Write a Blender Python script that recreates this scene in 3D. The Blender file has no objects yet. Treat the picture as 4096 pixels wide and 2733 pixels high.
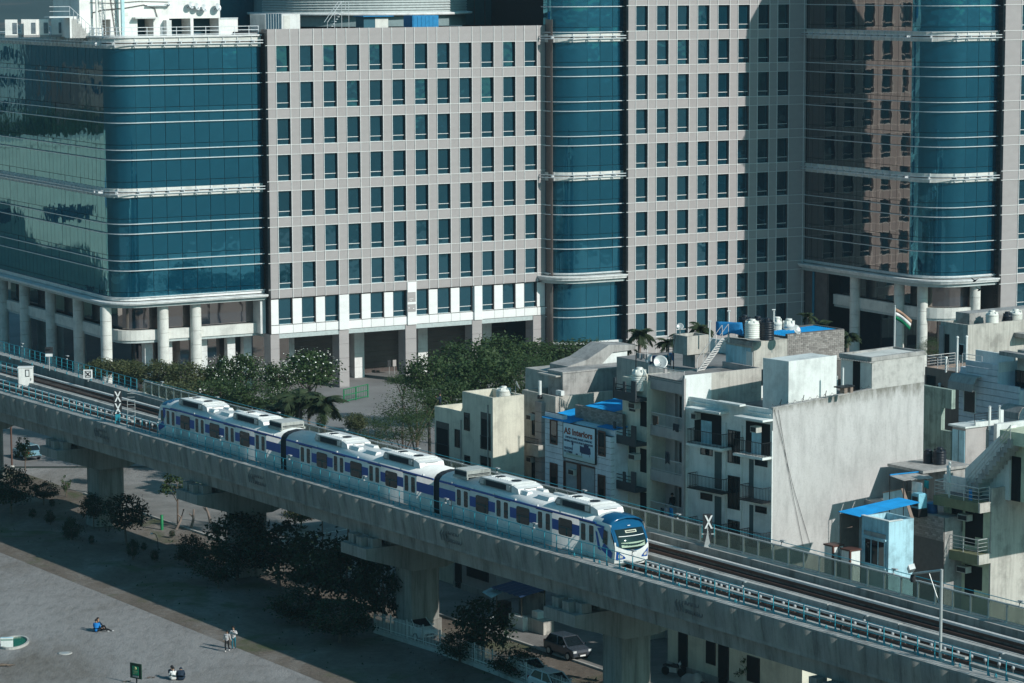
import bpy, bmesh, math, random
from mathutils import Vector, Matrix, Quaternion
random.seed(7)
scn = bpy.context.scene
COL = scn.collection
PI = math.pi

# ---------------------------------------------------------------- camera
FPX = 11357.8              # focal length in pixels of the 4096 px wide photograph
TH = math.radians(7.3718)  # pitch below the horizon
RO = -0.0038583            # slight roll
H = 46.2                   # metres above the ground
cam_d = bpy.data.cameras.new('camera')
cam_d.sensor_width = 36.0
cam_d.lens = FPX / 4096 * 36.0
cam_d.clip_start = 1.0
cam_d.clip_end = 12000
cam = bpy.data.objects.new('camera', cam_d)
COL.objects.link(cam)
cam.matrix_world = (Matrix.Translation((0, 0, H)) @ Matrix.Rotation(PI / 2 - TH, 4, 'X') @ Matrix.Rotation(RO, 4, 'Z'))
scn.camera = cam

# ---------------------------------------------------------------- light
SUN_EL = math.radians(30)
SX, SY = 0.794, -0.608     # towards the sun, on the ground plane
w = bpy.data.worlds.new('World')
scn.world = w
w.use_nodes = True
nt = w.node_tree
bg = nt.nodes['Background']
sky = nt.nodes.new('ShaderNodeTexSky')
sky.sky_type = 'NISHITA'
sky.sun_disc = False
sky.sun_elevation = SUN_EL
sky.sun_rotation = math.atan2(SX, SY)
sky.air_density = 1.3
sky.dust_density = 1.5
sky.ozone_density = 2.0
tint = nt.nodes.new('ShaderNodeMix')
tint.data_type = 'RGBA'
tint.blend_type = 'MULTIPLY'
tint.inputs[0].default_value = 1.0
nt.links.new(sky.outputs[0], tint.inputs[6])
tint.inputs[7].default_value = (0.30, 0.88, 0.97, 1)
nt.links.new(tint.outputs[2], bg.inputs[0])
bg.inputs[1].default_value = 0.088
sun_d = bpy.data.lights.new('sun', 'SUN')
sun_d.energy = 4.5
sun_d.angle = math.radians(0.55)
sun_d.color = (1.0, 0.965, 0.92)
sun = bpy.data.objects.new('sun', sun_d)
COL.objects.link(sun)
to_sun = Vector((SX * math.cos(SUN_EL), SY * math.cos(SUN_EL), math.sin(SUN_EL)))
sun.rotation_euler = to_sun.to_track_quat('Z', 'Y').to_euler()
sun.location = (60, 60, 120)
scn.view_settings.view_transform = 'Standard'
scn.view_settings.look = 'None'
scn.view_settings.exposure = 0.0
scn.view_settings.gamma = 1.0
scn.cycles.max_bounces = 6
scn.cycles.transparent_max_bounces = 12

HAZE = 0.00012           # density of the air
scn.cycles.volume_bounces = 0
# ---------------------------------------------------------------- places: a ray of the survey photograph met with a plane of the site
def ray(px, py):
    u, v = (px - 2048) / FPX, (py - 1366.5) / FPX
    cr, sr = math.cos(RO), math.sin(RO)
    u, v = u * cr + v * sr, -u * sr + v * cr
    c, s = math.cos(TH), math.sin(TH)
    return Vector((u, c - v * s, -s - v * c))
def at_z(px, py, z=0.0):
    r = ray(px, py); t = (z - H) / r.z
    return Vector((r.x * t, r.y * t, z))
def on_plane(px, py, o, n):
    r = ray(px, py); e = Vector((0, 0, H))
    return e + r * ((o - e).dot(n) / r.dot(n))
def at_d(px, py, d):
    r = ray(px, py); return Vector((0, 0, H)) + r * (d / r.y)

# ---------------------------------------------------------------- materials
MATS = {}
class NT:
    def __init__(s, name):
        s.m = bpy.data.materials.new(name); s.m.use_nodes = True
        s.t = s.m.node_tree; s.b = s.t.nodes['Principled BSDF']
        s.b.inputs['Specular IOR Level'].default_value = 0.3
    def n(s, kind, **kw):
        q = s.t.nodes.new('ShaderNode' + kind)
        for k, v in kw.items():
            if k in q.inputs: q.inputs[k].default_value = v
            else: setattr(q, k, v)
        return q
    def l(s, a, b): s.t.links.new(a, b)
    def noise(s, scale, detail=4, rough=0.6, stretch=None, dist=0.0, coord='Object'):
        tc = s.n('TexCoord'); nz = s.n('TexNoise')
        nz.inputs['Scale'].default_value = scale; nz.inputs['Detail'].default_value = detail
        nz.inputs['Roughness'].default_value = rough; nz.inputs['Distortion'].default_value = dist
        src = tc.outputs[coord]
        if stretch:
            mp = s.n('Mapping'); mp.inputs['Scale'].default_value = stretch
            s.l(src, mp.inputs[0]); src = mp.outputs[0]
        s.l(src, nz.inputs['Vector'])
        return nz.outputs['Fac']
    def ramp(s, fac, stops):
        r = s.n('ValToRGB'); e = r.color_ramp.elements
        e[0].position, e[0].color = stops[0][0], (*stops[0][1], 1)
        e[1].position, e[1].color = stops[-1][0], (*stops[-1][1], 1)
        for p, c in stops[1:-1]:
            k = e.new(p); k.color = (*c, 1)
        s.l(fac, r.inputs[0]); return r.outputs[0]
    def mix(s, fac, a, b, mode='MIX'):
        q = s.n('Mix', data_type='RGBA', blend_type=mode)
        for i, x in ((0, fac), (6, a), (7, b)):
            if isinstance(x, (int, float)): q.inputs[i].default_value = x
            elif isinstance(x, tuple): q.inputs[i].default_value = (*x, 1)
            else: s.l(x, q.inputs[i])
        return q.outputs[2]
    def bump(s, fac, strength=0.3, dist=0.02):
        b = s.n('Bump'); b.inputs['Strength'].default_value = strength; b.inputs['Distance'].default_value = dist
        s.l(fac, b.inputs['Height']); s.l(b.outputs[0], s.b.inputs['Normal'])
    def col(s, x):
        if isinstance(x, tuple): s.b.inputs['Base Color'].default_value = (*x, 1)
        else: s.l(x, s.b.inputs['Base Color'])
def plain(name, c, rough=0.6, metal=0.0, var=0.12, scale=3.0):
    if name in MATS: return MATS[name]
    q = NT(name)
    f = q.noise(scale, 5)
    lo = tuple(x * (1 - var) for x in c); hi = tuple(min(1, x * (1 + var)) for x in c)
    q.col(q.ramp(f, [(0.3, lo), (0.7, hi)]))
    q.b.inputs['Roughness'].default_value = rough; q.b.inputs['Metallic'].default_value = metal
    MATS[name] = q.m; return q.m
def stained(name, c, dark=0.55, streak=0.5, rough=0.85, bump=0.25, sc=0.6, grime=None, zs=0.12):
    """weathered masonry: cloudy patches and vertical run marks"""
    if name in MATS: return MATS[name]
    q = NT(name)
    a = q.noise(sc, 8, 0.65); b = q.noise(2.2, 6, 0.7, (1.6, 1.6, zs)); f = q.noise(14, 4, 0.6)
    d = tuple(x * dark for x in c) if grime is None else grime
    hi = tuple(min(1, x * 1.08) for x in c)
    c1 = q.ramp(a, [(0.36, d), (0.50, c), (0.68, hi)])
    s_ = q.ramp(b, [(0.40, (1 - streak,) * 3), (0.56, (1, 1, 1))])
    c2 = q.mix(.6, c1, s_, 'MULTIPLY')
    c3 = q.mix(0.25, c2, q.ramp(f, [(0.3, (0.6,) * 3), (0.7, (1, 1, 1))]), 'MULTIPLY')
    q.col(c3); q.b.inputs['Roughness'].default_value = rough
    q.bump(f, bump, 0.03)
    MATS[name] = q.m; return q.m

# ---------------------------------------------------------------- mesh building
class MB:
    def __init__(s): s.v = []; s.f = []; s.mi = []; s.sm = []
    def quad(s, *p, m=0, sm=False):
        i = len(s.v); s.v += [tuple(x) for x in p]
        s.f.append(tuple(range(i, i + len(p)))); s.mi.append(m); s.sm.append(sm); return s
    def box(s, x0, x1, y0, y1, z0, z1, m=0, bottom=True):
        i = len(s.v)
        s.v += [(x0, y0, z0), (x1, y0, z0), (x1, y1, z0), (x0, y1, z0), (x0, y0, z1), (x1, y0, z1), (x1, y1, z1), (x0, y1, z1)]
        fs = [(4, 5, 6, 7), (0, 1, 5, 4), (1, 2, 6, 5), (2, 3, 7, 6), (3, 0, 4, 7)] + ([(3, 2, 1, 0)] if bottom else [])
        for f in fs: s.f.append(tuple(i + k for k in f)); s.mi.append(m); s.sm.append(False)
        return s
    def prism(s, pts, z0, z1, m=0, mtop=None, cap=True):
        n = len(pts); i = len(s.v)
        s.v += [(x, y, z0) for x, y in pts] + [(x, y, z1) for x, y in pts]
        for k in range(n):
            j = (k + 1) % n
            s.f.append((i + k, i + j, i + n + j, i + n + k)); s.mi.append(m); s.sm.append(False)
        if cap:
            s.f.append(tuple(i + n + k for k in range(n))); s.mi.append(m if mtop is None else mtop); s.sm.append(False)
            s.f.append(tuple(i + n - 1 - k for k in range(n))); s.mi.append(m); s.sm.append(False)
        return s
    def extrude_y(s, prof, y0, y1, m=0, sm=False, cap=True):
        """profile in x,z (counter-clockwise seen from -y) swept along y"""
        n = len(prof); i = len(s.v)
        s.v += [(x, y0, z) for x, z in prof] + [(x, y1, z) for x, z in prof]
        for k in range(n):
            j = (k + 1) % n
            s.f.append((i + j, i + k, i + n + k, i + n + j)); s.mi.append(m); s.sm.append(sm)
        if cap:
            s.f.append(tuple(i + k for k in range(n))); s.mi.append(m); s.sm.append(False)
            s.f.append(tuple(i + n + n - 1 - k for k in range(n))); s.mi.append(m); s.sm.append(False)
        return s
    def extrude_x(s, prof, x0, x1, m=0, sm=False, cap=True):
        """profile in y,z swept along x"""
        n = len(prof); i = len(s.v)
        s.v += [(x0, y, z) for y, z in prof] + [(x1, y, z) for y, z in prof]
        for k in range(n):
            j = (k + 1) % n
            s.f.append((i + k, i + j, i + n + j, i + n + k)); s.mi.append(m); s.sm.append(sm)
        if cap:
            s.f.append(tuple(i + n - 1 - k for k in range(n))); s.mi.append(m); s.sm.append(False)
            s.f.append(tuple(i + n + k for k in range(n))); s.mi.append(m); s.sm.append(False)
        return s
    def tube(s, path, r, n=6, m=0, closed=False, cap=True):
        path = [Vector(p) for p in path]; L = len(path); rings = []
        up = Vector((0, 0, 1))
        for k, p in enumerate(path):
            a = path[k - 1] if (k > 0 or closed) else p
            b = path[(k + 1) % L] if (k < L - 1 or closed) else p
            t = (b - a).normalized()
            ref = up if abs(t.z) < 0.95 else Vector((1, 0, 0))
            sx = t.cross(ref).normalized(); sy = sx.cross(t)
            rr = r[k] if isinstance(r, (list, tuple)) else r
            i = len(s.v)
            for q in range(n):
                an = 2 * PI * (q + 0.5) / n
                s.v.append(tuple(p + sx * (math.cos(an) * rr) + sy * (math.sin(an) * rr)))
            rings.append(i)
        seg = range(L if closed else L - 1)
        for k in seg:
            a, b = rings[k], rings[(k + 1) % L]
            for q in range(n):
                j = (q + 1) % n
                s.f.append((a + q, a + j, b + j, b + q)); s.mi.append(m); s.sm.append(n > 5)
        if cap and not closed:
            i = len(s.v); s.v += [s.v[rings[0] + q] for q in range(n)] + [s.v[rings[-1] + q] for q in range(n)]
            s.f.append(tuple(i + n - 1 - q for q in range(n))); s.mi.append(m); s.sm.append(False)
            s.f.append(tuple(i + n + q for q in range(n))); s.mi.append(m); s.sm.append(False)
        return s
    def bar(s, a, b, r, m=0): return s.tube([a, b], r, 4, m)
    def lathe(s, prof, n=16, c=(0, 0), m=0, sm=True, a0=0.0, cap=True):
        i = len(s.v); L = len(prof)
        for r, z in prof:
            for q in range(n):
                an = 2 * PI * q / n + a0
                s.v.append((c[0] + r * math.cos(an), c[1] + r * math.sin(an), z))
        for k in range(L - 1):
            for q in range(n):
                j = (q + 1) % n
                s.f.append((i + k * n + q, i + k * n + j, i + (k + 1) * n + j, i + (k + 1) * n + q)); s.mi.append(m); s.sm.append(sm)
        if cap:
            j = len(s.v); s.v += [s.v[i + (L - 1) * n + q] for q in range(n)] + [s.v[i + q] for q in range(n)]
            s.f.append(tuple(j + q for q in range(n))); s.mi.append(m); s.sm.append(False)
            s.f.append(tuple(j + n + n - 1 - q for q in range(n))); s.mi.append(m); s.sm.append(False)
        return s
    def tf(s, mat, i0=0):
        for k in range(i0, len(s.v)): s.v[k] = tuple(mat @ Vector(s.v[k]))
        return s
    def mesh(s, name, mats):
        me = bpy.data.meshes.new(name); me.from_pydata(s.v, [], s.f)
        for m in (mats if isinstance(mats, (list, tuple)) else [mats]): me.materials.append(m)
        me.polygons.foreach_set('material_index', s.mi)
        me.polygons.foreach_set('use_smooth', s.sm)
        me.update(); return me
def obj(name, data, parent=None, loc=None, rot=None):
    o = bpy.data.objects.new(name, data); COL.objects.link(o)
    if parent: o.parent = parent
    if loc is not None: o.location = loc
    if rot is not None: o.rotation_euler = rot
    return o
def part(name, mb, mats, parent=None, loc=None, rot=None):
    return obj(name, mb.mesh(name, mats), parent, loc, rot)
def tag(o, label, cat, group=None):
    o['label'] = label; o['category'] = cat
    if group: o['group'] = group
    return o
def thing(name, label, cat, loc=(0, 0, 0), rz=0.0, group=None):
    o = bpy.data.objects.new(name, None); COL.objects.link(o)
    o.empty_display_size = 0.3; o.location = loc; o.rotation_euler = (0, 0, rz)
    return tag(o, label, cat, group)
def struct(name, mb, mats, parent=None):
    o = part(name, mb, mats, parent)
    if not parent: o['kind'] = 'structure'
    return o
def dup(root, loc=None, rz=None, label=None):
    r = root.copy(); COL.objects.link(r)
    if loc is not None: r.location = loc
    if rz is not None: r.rotation_euler = (0, 0, rz)
    if label: r['label'] = label
    for ch in list(root.children):
        c = ch.copy(); COL.objects.link(c); c.parent = r
        for g in ch.children:
            d = g.copy(); COL.objects.link(d); d.parent = c
    return r
_cache = {}
def cached(key, fn):
    if key not in _cache: _cache[key] = fn()
    return _cache[key]
# ================================================================ ground
gm = NT('far_ground')
gm.col(gm.ramp(gm.noise(.012, 8, .7), [(.32, (.022, .036, .030)), (.55, (.06, .075, .066)), (.72, (.15, .155, .145))]))
gm.b.inputs['Roughness'].default_value = .95
struct('ground', MB().quad((-7000, -4000, -.03), (7000, -4000, -.03), (7000, 10000, -.03), (-7000, 10000, -.03)), gm.m)
q = NT('field_dirt')
a = q.noise(.11, 8, .68, (1, .45, 1), .4); b = q.noise(1.6, 8, .72, (1, .42, 1)); c = q.noise(9, 4, .7); g = q.noise(.075, 6, .62, (1, .5, 1), .8)
c1 = q.ramp(a, [(.30, (.20, .185, .165)), (.48, (.29, .283, .273)), (.70, (.36, .352, .342))])
c2 = q.mix(.65, c1, q.ramp(b, [(.30, (.55,) * 3), (.50, (.95,) * 3), (.72, (1.1, 1.1, 1.1))]), 'MULTIPLY')
c3 = q.mix(.5, c2, q.ramp(c, [(.32, (.55,) * 3), (.62, (1.05,) * 3)]), 'MULTIPLY')
c4 = q.mix(q.ramp(g, [(.60, (0, 0, 0)), (.72, (.55, .55, .55))]), c3, (.095, .105, .055))
q.col(c4); q.b.inputs['Roughness'].default_value = 1.0; q.b.inputs['Specular IOR Level'].default_value = 0
q.bump(b, .8, .12)
struct('field', MB().quad((-150, 100, 0), (70, 100, 0), (70, 205, 0), (-20, 265, 0), (-150, 265, 0)), q.m)
q = NT('verge_soil_shaded')  # soil and weeds; the viaduct's shadow is put into the dark brown
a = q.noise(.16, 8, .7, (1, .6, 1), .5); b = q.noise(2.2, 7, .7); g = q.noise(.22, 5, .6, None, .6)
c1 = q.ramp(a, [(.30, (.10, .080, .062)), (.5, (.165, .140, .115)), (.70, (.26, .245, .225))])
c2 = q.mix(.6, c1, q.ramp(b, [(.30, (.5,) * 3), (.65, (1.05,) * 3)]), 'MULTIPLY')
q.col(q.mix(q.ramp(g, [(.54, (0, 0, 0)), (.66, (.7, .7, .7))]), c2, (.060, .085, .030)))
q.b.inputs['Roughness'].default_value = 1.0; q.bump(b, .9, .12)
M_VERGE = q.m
q = NT('plaza_paving')
a = q.noise(.15, 6, .6); b = q.noise(3, 5, .6)
q.col(q.mix(.5, q.ramp(a, [(.3, (.17, .165, .165)), (.7, (.27, .265, .26))]), q.ramp(b, [(.3, (.75,) * 3), (.7, (1, 1, 1))]), 'MULTIPLY'))
q.b.inputs['Roughness'].default_value = .85
M_PLAZA = q.m
struct('plaza', MB().quad((-150, 266, .004), (-22, 266, .004), (60, 215, .004), (130, 215, .004), (130, 400, .004), (-150, 400, .004)), M_PLAZA)
# ================================================================ office complex
AL = 1.05134946
O1 = Vector((-25.8638587, 313.453108, 0)); O2 = Vector((14.4841095, 331.816640, 0))
AX = Vector((math.sin(AL), math.cos(AL), 0)); BX = Vector((-math.cos(AL), math.sin(AL), 0))
RZO = PI / 2 - AL
PI_W, WW, HW = 2.86658, 1.71022, 2.95348
ZT = H - 7.67158            # top of the first window row
def off(px, py, yb):        # photograph ray met with an office plane: (s, z) of the facade frame
    q = on_plane(px, py, O1 + BX * yb, BX); return (q - O1).dot(AX), q.z
def off_b(px, py, s):
    q = on_plane(px, py, O1 + AX * s, AX); return (q - O1).dot(BX), q.z

def glass_mat(name, deep, tintc, ior=1.9, wav=0.5, wscale=0.9):
    q = NT(name)
    oi = q.n('ObjectInfo')
    a = q.noise(0.55, 4, 0.6, (1, 1, 0.5))
    q.col(q.mix(a, deep, tuple(x * 2.2 for x in deep)))
    q.b.inputs['Roughness'].default_value = 0.035
    q.b.inputs['IOR'].default_value = ior
    q.b.inputs['Specular IOR Level'].default_value = 0.5
    q.b.inputs['Specular Tint'].default_value = (*tintc, 1)
    tc = q.n('TexCoord'); ad = q.n('VectorMath', operation='ADD')
    mu = q.n('VectorMath', operation='SCALE'); mu.inputs[3].default_value = 37.0
    cb = q.n('CombineXYZ')
    q.l(oi.outputs['Random'], cb.inputs[0]); q.l(oi.outputs['Random'], cb.inputs[1])
    q.l(cb.outputs[0], mu.inputs[0]); q.l(tc.outputs['Object'], ad.inputs[0]); q.l(mu.outputs[0], ad.inputs[1])
    nz = q.n('TexNoise'); nz.inputs['Scale'].default_value = wscale; nz.inputs['Detail'].default_value = 1.0
    q.l(ad.outputs[0], nz.inputs['Vector'])
    q.bump(nz.outputs['Fac'], wav, 0.03)
    return q.m
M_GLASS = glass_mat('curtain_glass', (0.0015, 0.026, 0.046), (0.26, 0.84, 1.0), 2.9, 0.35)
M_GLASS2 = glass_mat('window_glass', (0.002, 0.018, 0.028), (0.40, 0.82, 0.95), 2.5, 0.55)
M_GLASS3 = glass_mat('shaded_glass', (0.003, 0.010, 0.018), (0.95, 0.82, 0.74), 3.4, 0.22, 0.8)  # shaded-side copy of the glass; dark tone and warm reflection set by colour
def clad(name, c):
    q = NT(name); oi = q.n('ObjectInfo')
    f = q.noise(0.9, 6, 0.65, (0.35, 1, 1.6)); g = q.noise(18, 2)
    a = q.ramp(f, [(0.3, tuple(x * .90 for x in c)), (0.7, tuple(x * 1.06 for x in c))])
    b = q.mix(0.12, a, q.ramp(oi.outputs['Random'], [(0, (0.6,) * 3), (1, (1, 1, 1))]), 'MULTIPLY')
    q.col(b); q.b.inputs['Roughness'].default_value = 0.55
    q.bump(f, 0.25, 0.05); return q.m
M_CLAD = clad('grey_cladding', (0.36, 0.33, 0.322))
M_CLADW = clad('white_cladding', (0.80, 0.79, 0.77))
M_RIB = plain('rib_metal', (0.66, 0.65, 0.63), 0.45)
M_CORE = plain('dark_backing', (0.035, 0.033, 0.034), 0.8)
M_REV = plain('dark_reveal', (0.10, 0.085, 0.082), 0.7)
M_WHITE = stained('white_trim', (0.74, 0.74, 0.72), 0.8, 0.15)
M_BROWN = plain('brown_stone', (0.13, 0.105, 0.098), 0.35, 0, 0.2, 1.2)
M_CONC = stained('roof_concrete', (0.36, 0.36, 0.35), 0.6, 0.2)
M_STEEL = plain('pale_steel', (0.62, 0.64, 0.65), 0.4, 0.2)
M_CREAM = stained('cream_panel', (0.70, 0.69, 0.64), 0.8, 0.12)

def panel_obj(parent, name, w, h, mat, x, y, z, tilt=0.004):
    key = ('panel', round(w, 2), round(h, 2), mat.name)
    me = cached(key, lambda: MB().box(0.018, w - 0.018, -0.03, 0.0, 0.018, h - 0.018).mesh(name, mat))
    return obj(name, me, parent, (x, y, z), (random.uniform(-tilt, tilt), 0, random.uniform(-tilt, tilt)))
def window_obj(parent, x, y, z, w=WW, h=HW, dep=0.34, glass=None):
    glass = glass or M_GLASS2
    def mk():
        b = MB()
        b.box(0, 0.05, 0.02, dep, 0, h, 1); b.box(w - 0.05, w, 0.02, dep, 0, h, 1)
        b.box(0.05, w - 0.05, 0.02, dep, h - 0.05, h, 1); b.box(0.05, w - 0.05, -0.02, dep, 0, 0.05, 0)
        b.box(0.05, w - 0.05, dep - 0.12, dep - 0.02, 0.60, 0.66, 0)
        b.box(0.05, w - 0.05, dep + 0.03, dep + 0.06, 0.05, h - 0.05, 1)
        return b.mesh('window', [M_RIB, M_REV])
    o = obj('window', cached(('win', w, h, dep), mk), parent, (x, y, z))
    lo = cached(('wlo', w, glass.name), lambda: MB().quad((0, 0, 0), (w - .12, 0, 0), (w - .12, 0, .54), (0, 0, .54)).mesh('pane', glass))
    up = cached(('wup', w, h, glass.name), lambda: MB().quad((0, 0, 0), (w - .12, 0, 0), (w - .12, 0, h - .73), (0, 0, h - .73)).mesh('pane', glass))
    r = random.gauss(0, 0.010)
    obj('pane', lo, o, (0.06, dep - .04, .05), (r + random.gauss(0, .004), 0, random.gauss(0, .008)))
    obj('pane', up, o, (0.06, dep - .04, .67), (r, 0, random.gauss(0, .010)))
    return o

def facade(o, cols, rows, s0, s1, ztop, zbot, s_extra=(), white=False):
    """ribbed cladding with punched windows; rows are row numbers (0 = first row below the parapet)"""
    xs = [s0]
    for c in range(cols): xs += [c * PI_W, c * PI_W + WW]
    xs += list(s_extra) + [s1]
    zs = [ztop]
    for r in rows: zs += [ZT - 4 * r, ZT - 4 * r - HW]
    if zs[0] <= zs[1] + 0.05: zs = zs[1:]
    zs.append(zbot)
    first = 1 if abs(ztop - (ZT - 4 * rows[0])) > .05 else 0
    for j in range(len(zs) - 1):
        za, zb = zs[j], zs[j + 1]
        is_win = (j - first) % 2 == 0 and j >= first
        for i in range(len(xs) - 1):
            xa, xb = xs[i], xs[i + 1]
            if is_win and i % 2 == 1 and (i - 1) // 2 < cols:
                window_obj(o, xa, 0, zb, xb - xa, za - zb)
            else:
                panel_obj(o, 'panel', xb - xa, za - zb, M_CLAD, xa, 0, zb)
    vr = MB().box(-.032, .032, -.10, -.02, zbot, ztop).mesh('vertical_rib', M_RIB)
    for x in xs[1:-1]: obj('vertical_rib', vr, o, (x, 0, 0))
    hr = MB().box(s0 - .25, s1, -.085, -.025, -.03, .03).mesh('horizontal_rib', M_RIB)
    for z in zs[1:-1]: obj('horizontal_rib', hr, o, (0, 0, z))

# ---- block one, with the white storey and the pillars
blk = thing('office_block', 'grey panelled office block on pillars with twelve columns of windows and one white storey', 'office building', O1, RZO)
Z_WT, Z_WB = H - 35.62, H - 39.62
S0, S1 = -1.0, 34.35
facade(blk, 12, range(0, 7), S0, S1, H - 5.87, Z_WT)
core = MB().box(S0, S1, .62, 40, Z_WB, H - 6.3, 0).box(S0, S1, .05, .42, H - 6.3, H - 5.9, 1).box(S0, S1, .42, .9, H - 6.3, H - 5.9, 1)
core.box(S0, S0 + .02, .0, 1.6, Z_WB, H - 5.9, 2)
part('roof_and_core', core, [M_CORE, M_CLAD, M_BROWN], blk)
# white storey
zr = ZT - 28
xs = [S0]
for c in range(12): xs += [c * PI_W, c * PI_W + WW]
xs.append(S1)
pil = [(-1.1, -.04), (7.38, 8.60), (15.80, 17.19), (24.51, 25.78), (32.65, 34.28)]
for i in range(len(xs) - 1):
    xa, xb = xs[i], xs[i + 1]
    if i % 2 == 1:
        window_obj(blk, xa, 0.18, zr - HW, xb - xa, Z_WT - zr + HW - .05, .30)
    else:
        panel_obj(blk, 'white_panel', xb - xa, Z_WT - zr + HW - .12, M_CLADW, xa, 0.16, zr - HW)
    panel_obj(blk, 'white_panel', xb - xa, zr - HW - Z_WB - .04, M_CLADW, xa, 0.06, Z_WB + .02)
pl = MB()
for k, (a, b) in enumerate(pil):
    if k in (1, 2, 3):
        z0 = Z_WB
        c = part('white_pier', MB().box(a + (.25 if k > 1 else 0), b, -.16, .12, z0, Z_WT - .05 if k != 2 else Z_WT + .9), M_CLADW, blk)
part('sign_board', MB().box(15.98, 17.05, -.21, -.17, Z_WB + 1.5, Z_WT - .25, 0).box(15.98, 17.05, -.225, -.205, Z_WB + 2.35, Z_WB + 2.6, 1)
     .box(16.2, 16.75, -.22, -.20, Z_WB + 2.95, Z_WB + 3.0, 1).box(16.35, 16.55, -.22, -.20, Z_WB + 2.75, Z_WB + 2.8, 1)
     .box(16.1, 16.25, -.22, -.20, Z_WB + 1.9, Z_WB + 2.0, 1).box(16.7, 16.85, -.22, -.20, Z_WB + 1.8, Z_WB + 1.9, 1), [M_CLAD, M_CLADW], blk)
part('soffit', MB().box(S0, S1, .06, 6, Z_WB - .5, Z_WB - .02), plain('teal_grey', (.42, .47, .46), .6), blk)
for a, b in pil:
    b_ = MB()
    z = Z_WB - .02; step = 1.62
    while z > 0.05:
        b_.box(a, b, -.02, 1.75, max(0, z - step + .02), z); z -= step
    part('pillar', b_, M_CLAD, blk)
for a in (3.4, 12.3, 20.6, 29.2):
    b_ = MB(); z = Z_WB - .5
    while z > 0.05:
        b_.box(a, a + 1.25, 6.0, 7.2, max(0, z - 1.6), z); z -= 1.62
    part('inner_pillar', b_, M_WHITE, blk)
bw = MB()
z = 0.0
while z < Z_WB - .5:
    bw.box(3.6, S1 - .4, 9.0, 9.3, z, z + .60); z += .62
part('stone_wall', bw, plain('brown_courses', (.085, .066, .060), .35, 0, .25, .8), blk)
part('lobby_glazing', MB().box(S0, 3.5, 5.0, 5.1, 0, Z_WB - .5), M_GLASS3, blk)

# ---- roof of block one
def roof_cyl():
    t = thing('roof_drum', 'round louvred plant drum on the roof of the twelve column grey block', 'plant drum', O1 + AX * 22.5 + BX * 24, RZO)
    lz = H - 4.4
    slat = MB()
    n = 40; r = 13.0
    for k in range(22):
        z = lz + .30 * k
        ring_i = []
        for q in range(n + 1):
            an = PI + PI * q / n
            ring_i.append((math.cos(an), math.sin(an)))
        for q in range(n):
            a, b = ring_i[q], ring_i[q + 1]
            slat.quad((a[0] * r, a[1] * r, z), (b[0] * r, b[1] * r, z), (b[0] * (r - .16), b[1] * (r - .16), z + .26), (a[0] * (r - .16), a[1] * (r - .16), z + .26))
    s = part('louvre', slat, plain('louvre_metal', (.42, .46, .45), .5), t); s['kind'] = 'stuff'
    part('drum', MB().lathe([(r - .25, H - 6.0), (r - .25, H + 3)], 64), plain('drum_paint', (.20, .27, .28), .6), t)
    part('ring_ledge', MB().lathe([(r + .35, lz - .35), (r + .6, lz - .28), (r + .6, lz - .05), (r, lz)], 64), M_WHITE, t)
    return t
roof_cyl()
t = thing('plant_room', 'dark teal glazed plant room standing behind the roof drum', 'plant room', O1 + AX * 9.0 + BX * 30, RZO)
part('wall', MB().box(-8, 12, 0, 10, H - 6.3, H + 2), plain('teal_wall', (.03, .11, .15), .5), t)
part('wall', MB().box(18, 34, -2, 9, H - 6.3, H + 2), plain('teal_wall2', (.04, .10, .11), .5), t)
for k in range(11): part('post', MB().box(18 + 1.5 * k, 18.1 + 1.5 * k, -2.08, -2, H - 6.3, H - 3.2), M_REV, t)
def roof_box(name, label, cat, s0, s1, y, dep, z0, z1, mat):
    t = thing(name, label, cat, O1 + AX * s0 + BX * y, RZO)
    part('body', MB().box(0, s1 - s0, 0, dep, z0, z1), mat, t); return t
sA, _ = off(1060, 100, 6); sB, _ = off(1127, 100, 6); sC, zc = off(1200, 60, 6)
t = roof_box('plant_cabinet', 'white plant cabinet with dark gridded face on the left roof corner of the grey block', 'cabinet', sA, sC, 6, 4, H - 6.3, H - 4.35, M_WHITE)
part('vent_grid', MB().box(.05, sB - sA, -.05, 0, H - 6.2, H - 4.3), plain('dark_grid', (.01, .05, .08), .4), t)
for k in range(7): part('grid_bar', MB().box(.05 + k * (sB - sA) / 6.5, .09 + k * (sB - sA) / 6.5, -.08, -.05, H - 6.2, H - 4.3), M_STEEL, t)
part('door', MB().box(sB - sA + .25, sB - sA + 1.0, -.04, 0, H - 6.1, H - 4.5), M_CREAM, t)
M_BLUE = plain('blue_container', (.012, .20, .42), .5, 0, .15)
sA, _ = off(1650, 90, 4); sB, _ = off(1754, 90, 4)
t = roof_box('blue_container', 'bright blue cabinet on the roof below the louvred drum', 'container', sA, sB, 4, 2.2, H - 6.3, H - 4.65, M_BLUE)
for k in range(6): part('door_panel', MB().box(.15 + .5 * k, .6 + .5 * k, -.04, 0, H - 6.1, H - 4.75), M_BLUE, t)
sA, _ = off(1500, 90, 4); sB, _ = off(1552, 90, 4)
t = roof_box('roof_shed', 'small roof shed with white gridded door and thin teal canopy', 'shed', off(1455, 90, 4)[0], sB, 4, 2.0, H - 6.3, H - 4.75, plain('teal_wall', (0, 0, 0)))
part('door', MB().box(sA - off(1455, 90, 4)[0], sB - off(1455, 90, 4)[0], -.05, 0, H - 6.2, H - 4.85), M_CREAM, t)
part('canopy', MB().box(-.3, sB - off(1455, 90, 4)[0] + .5, -.5, 2.1, H - 4.72, H - 4.62), M_BLUE, t)
tl = thing('roof_stair', 'thin steel access stair beside the roof shed', 'stair', O1 + AX * off(1370, 90, 5)[0] + BX * 5, RZO)
st = MB()
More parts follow.
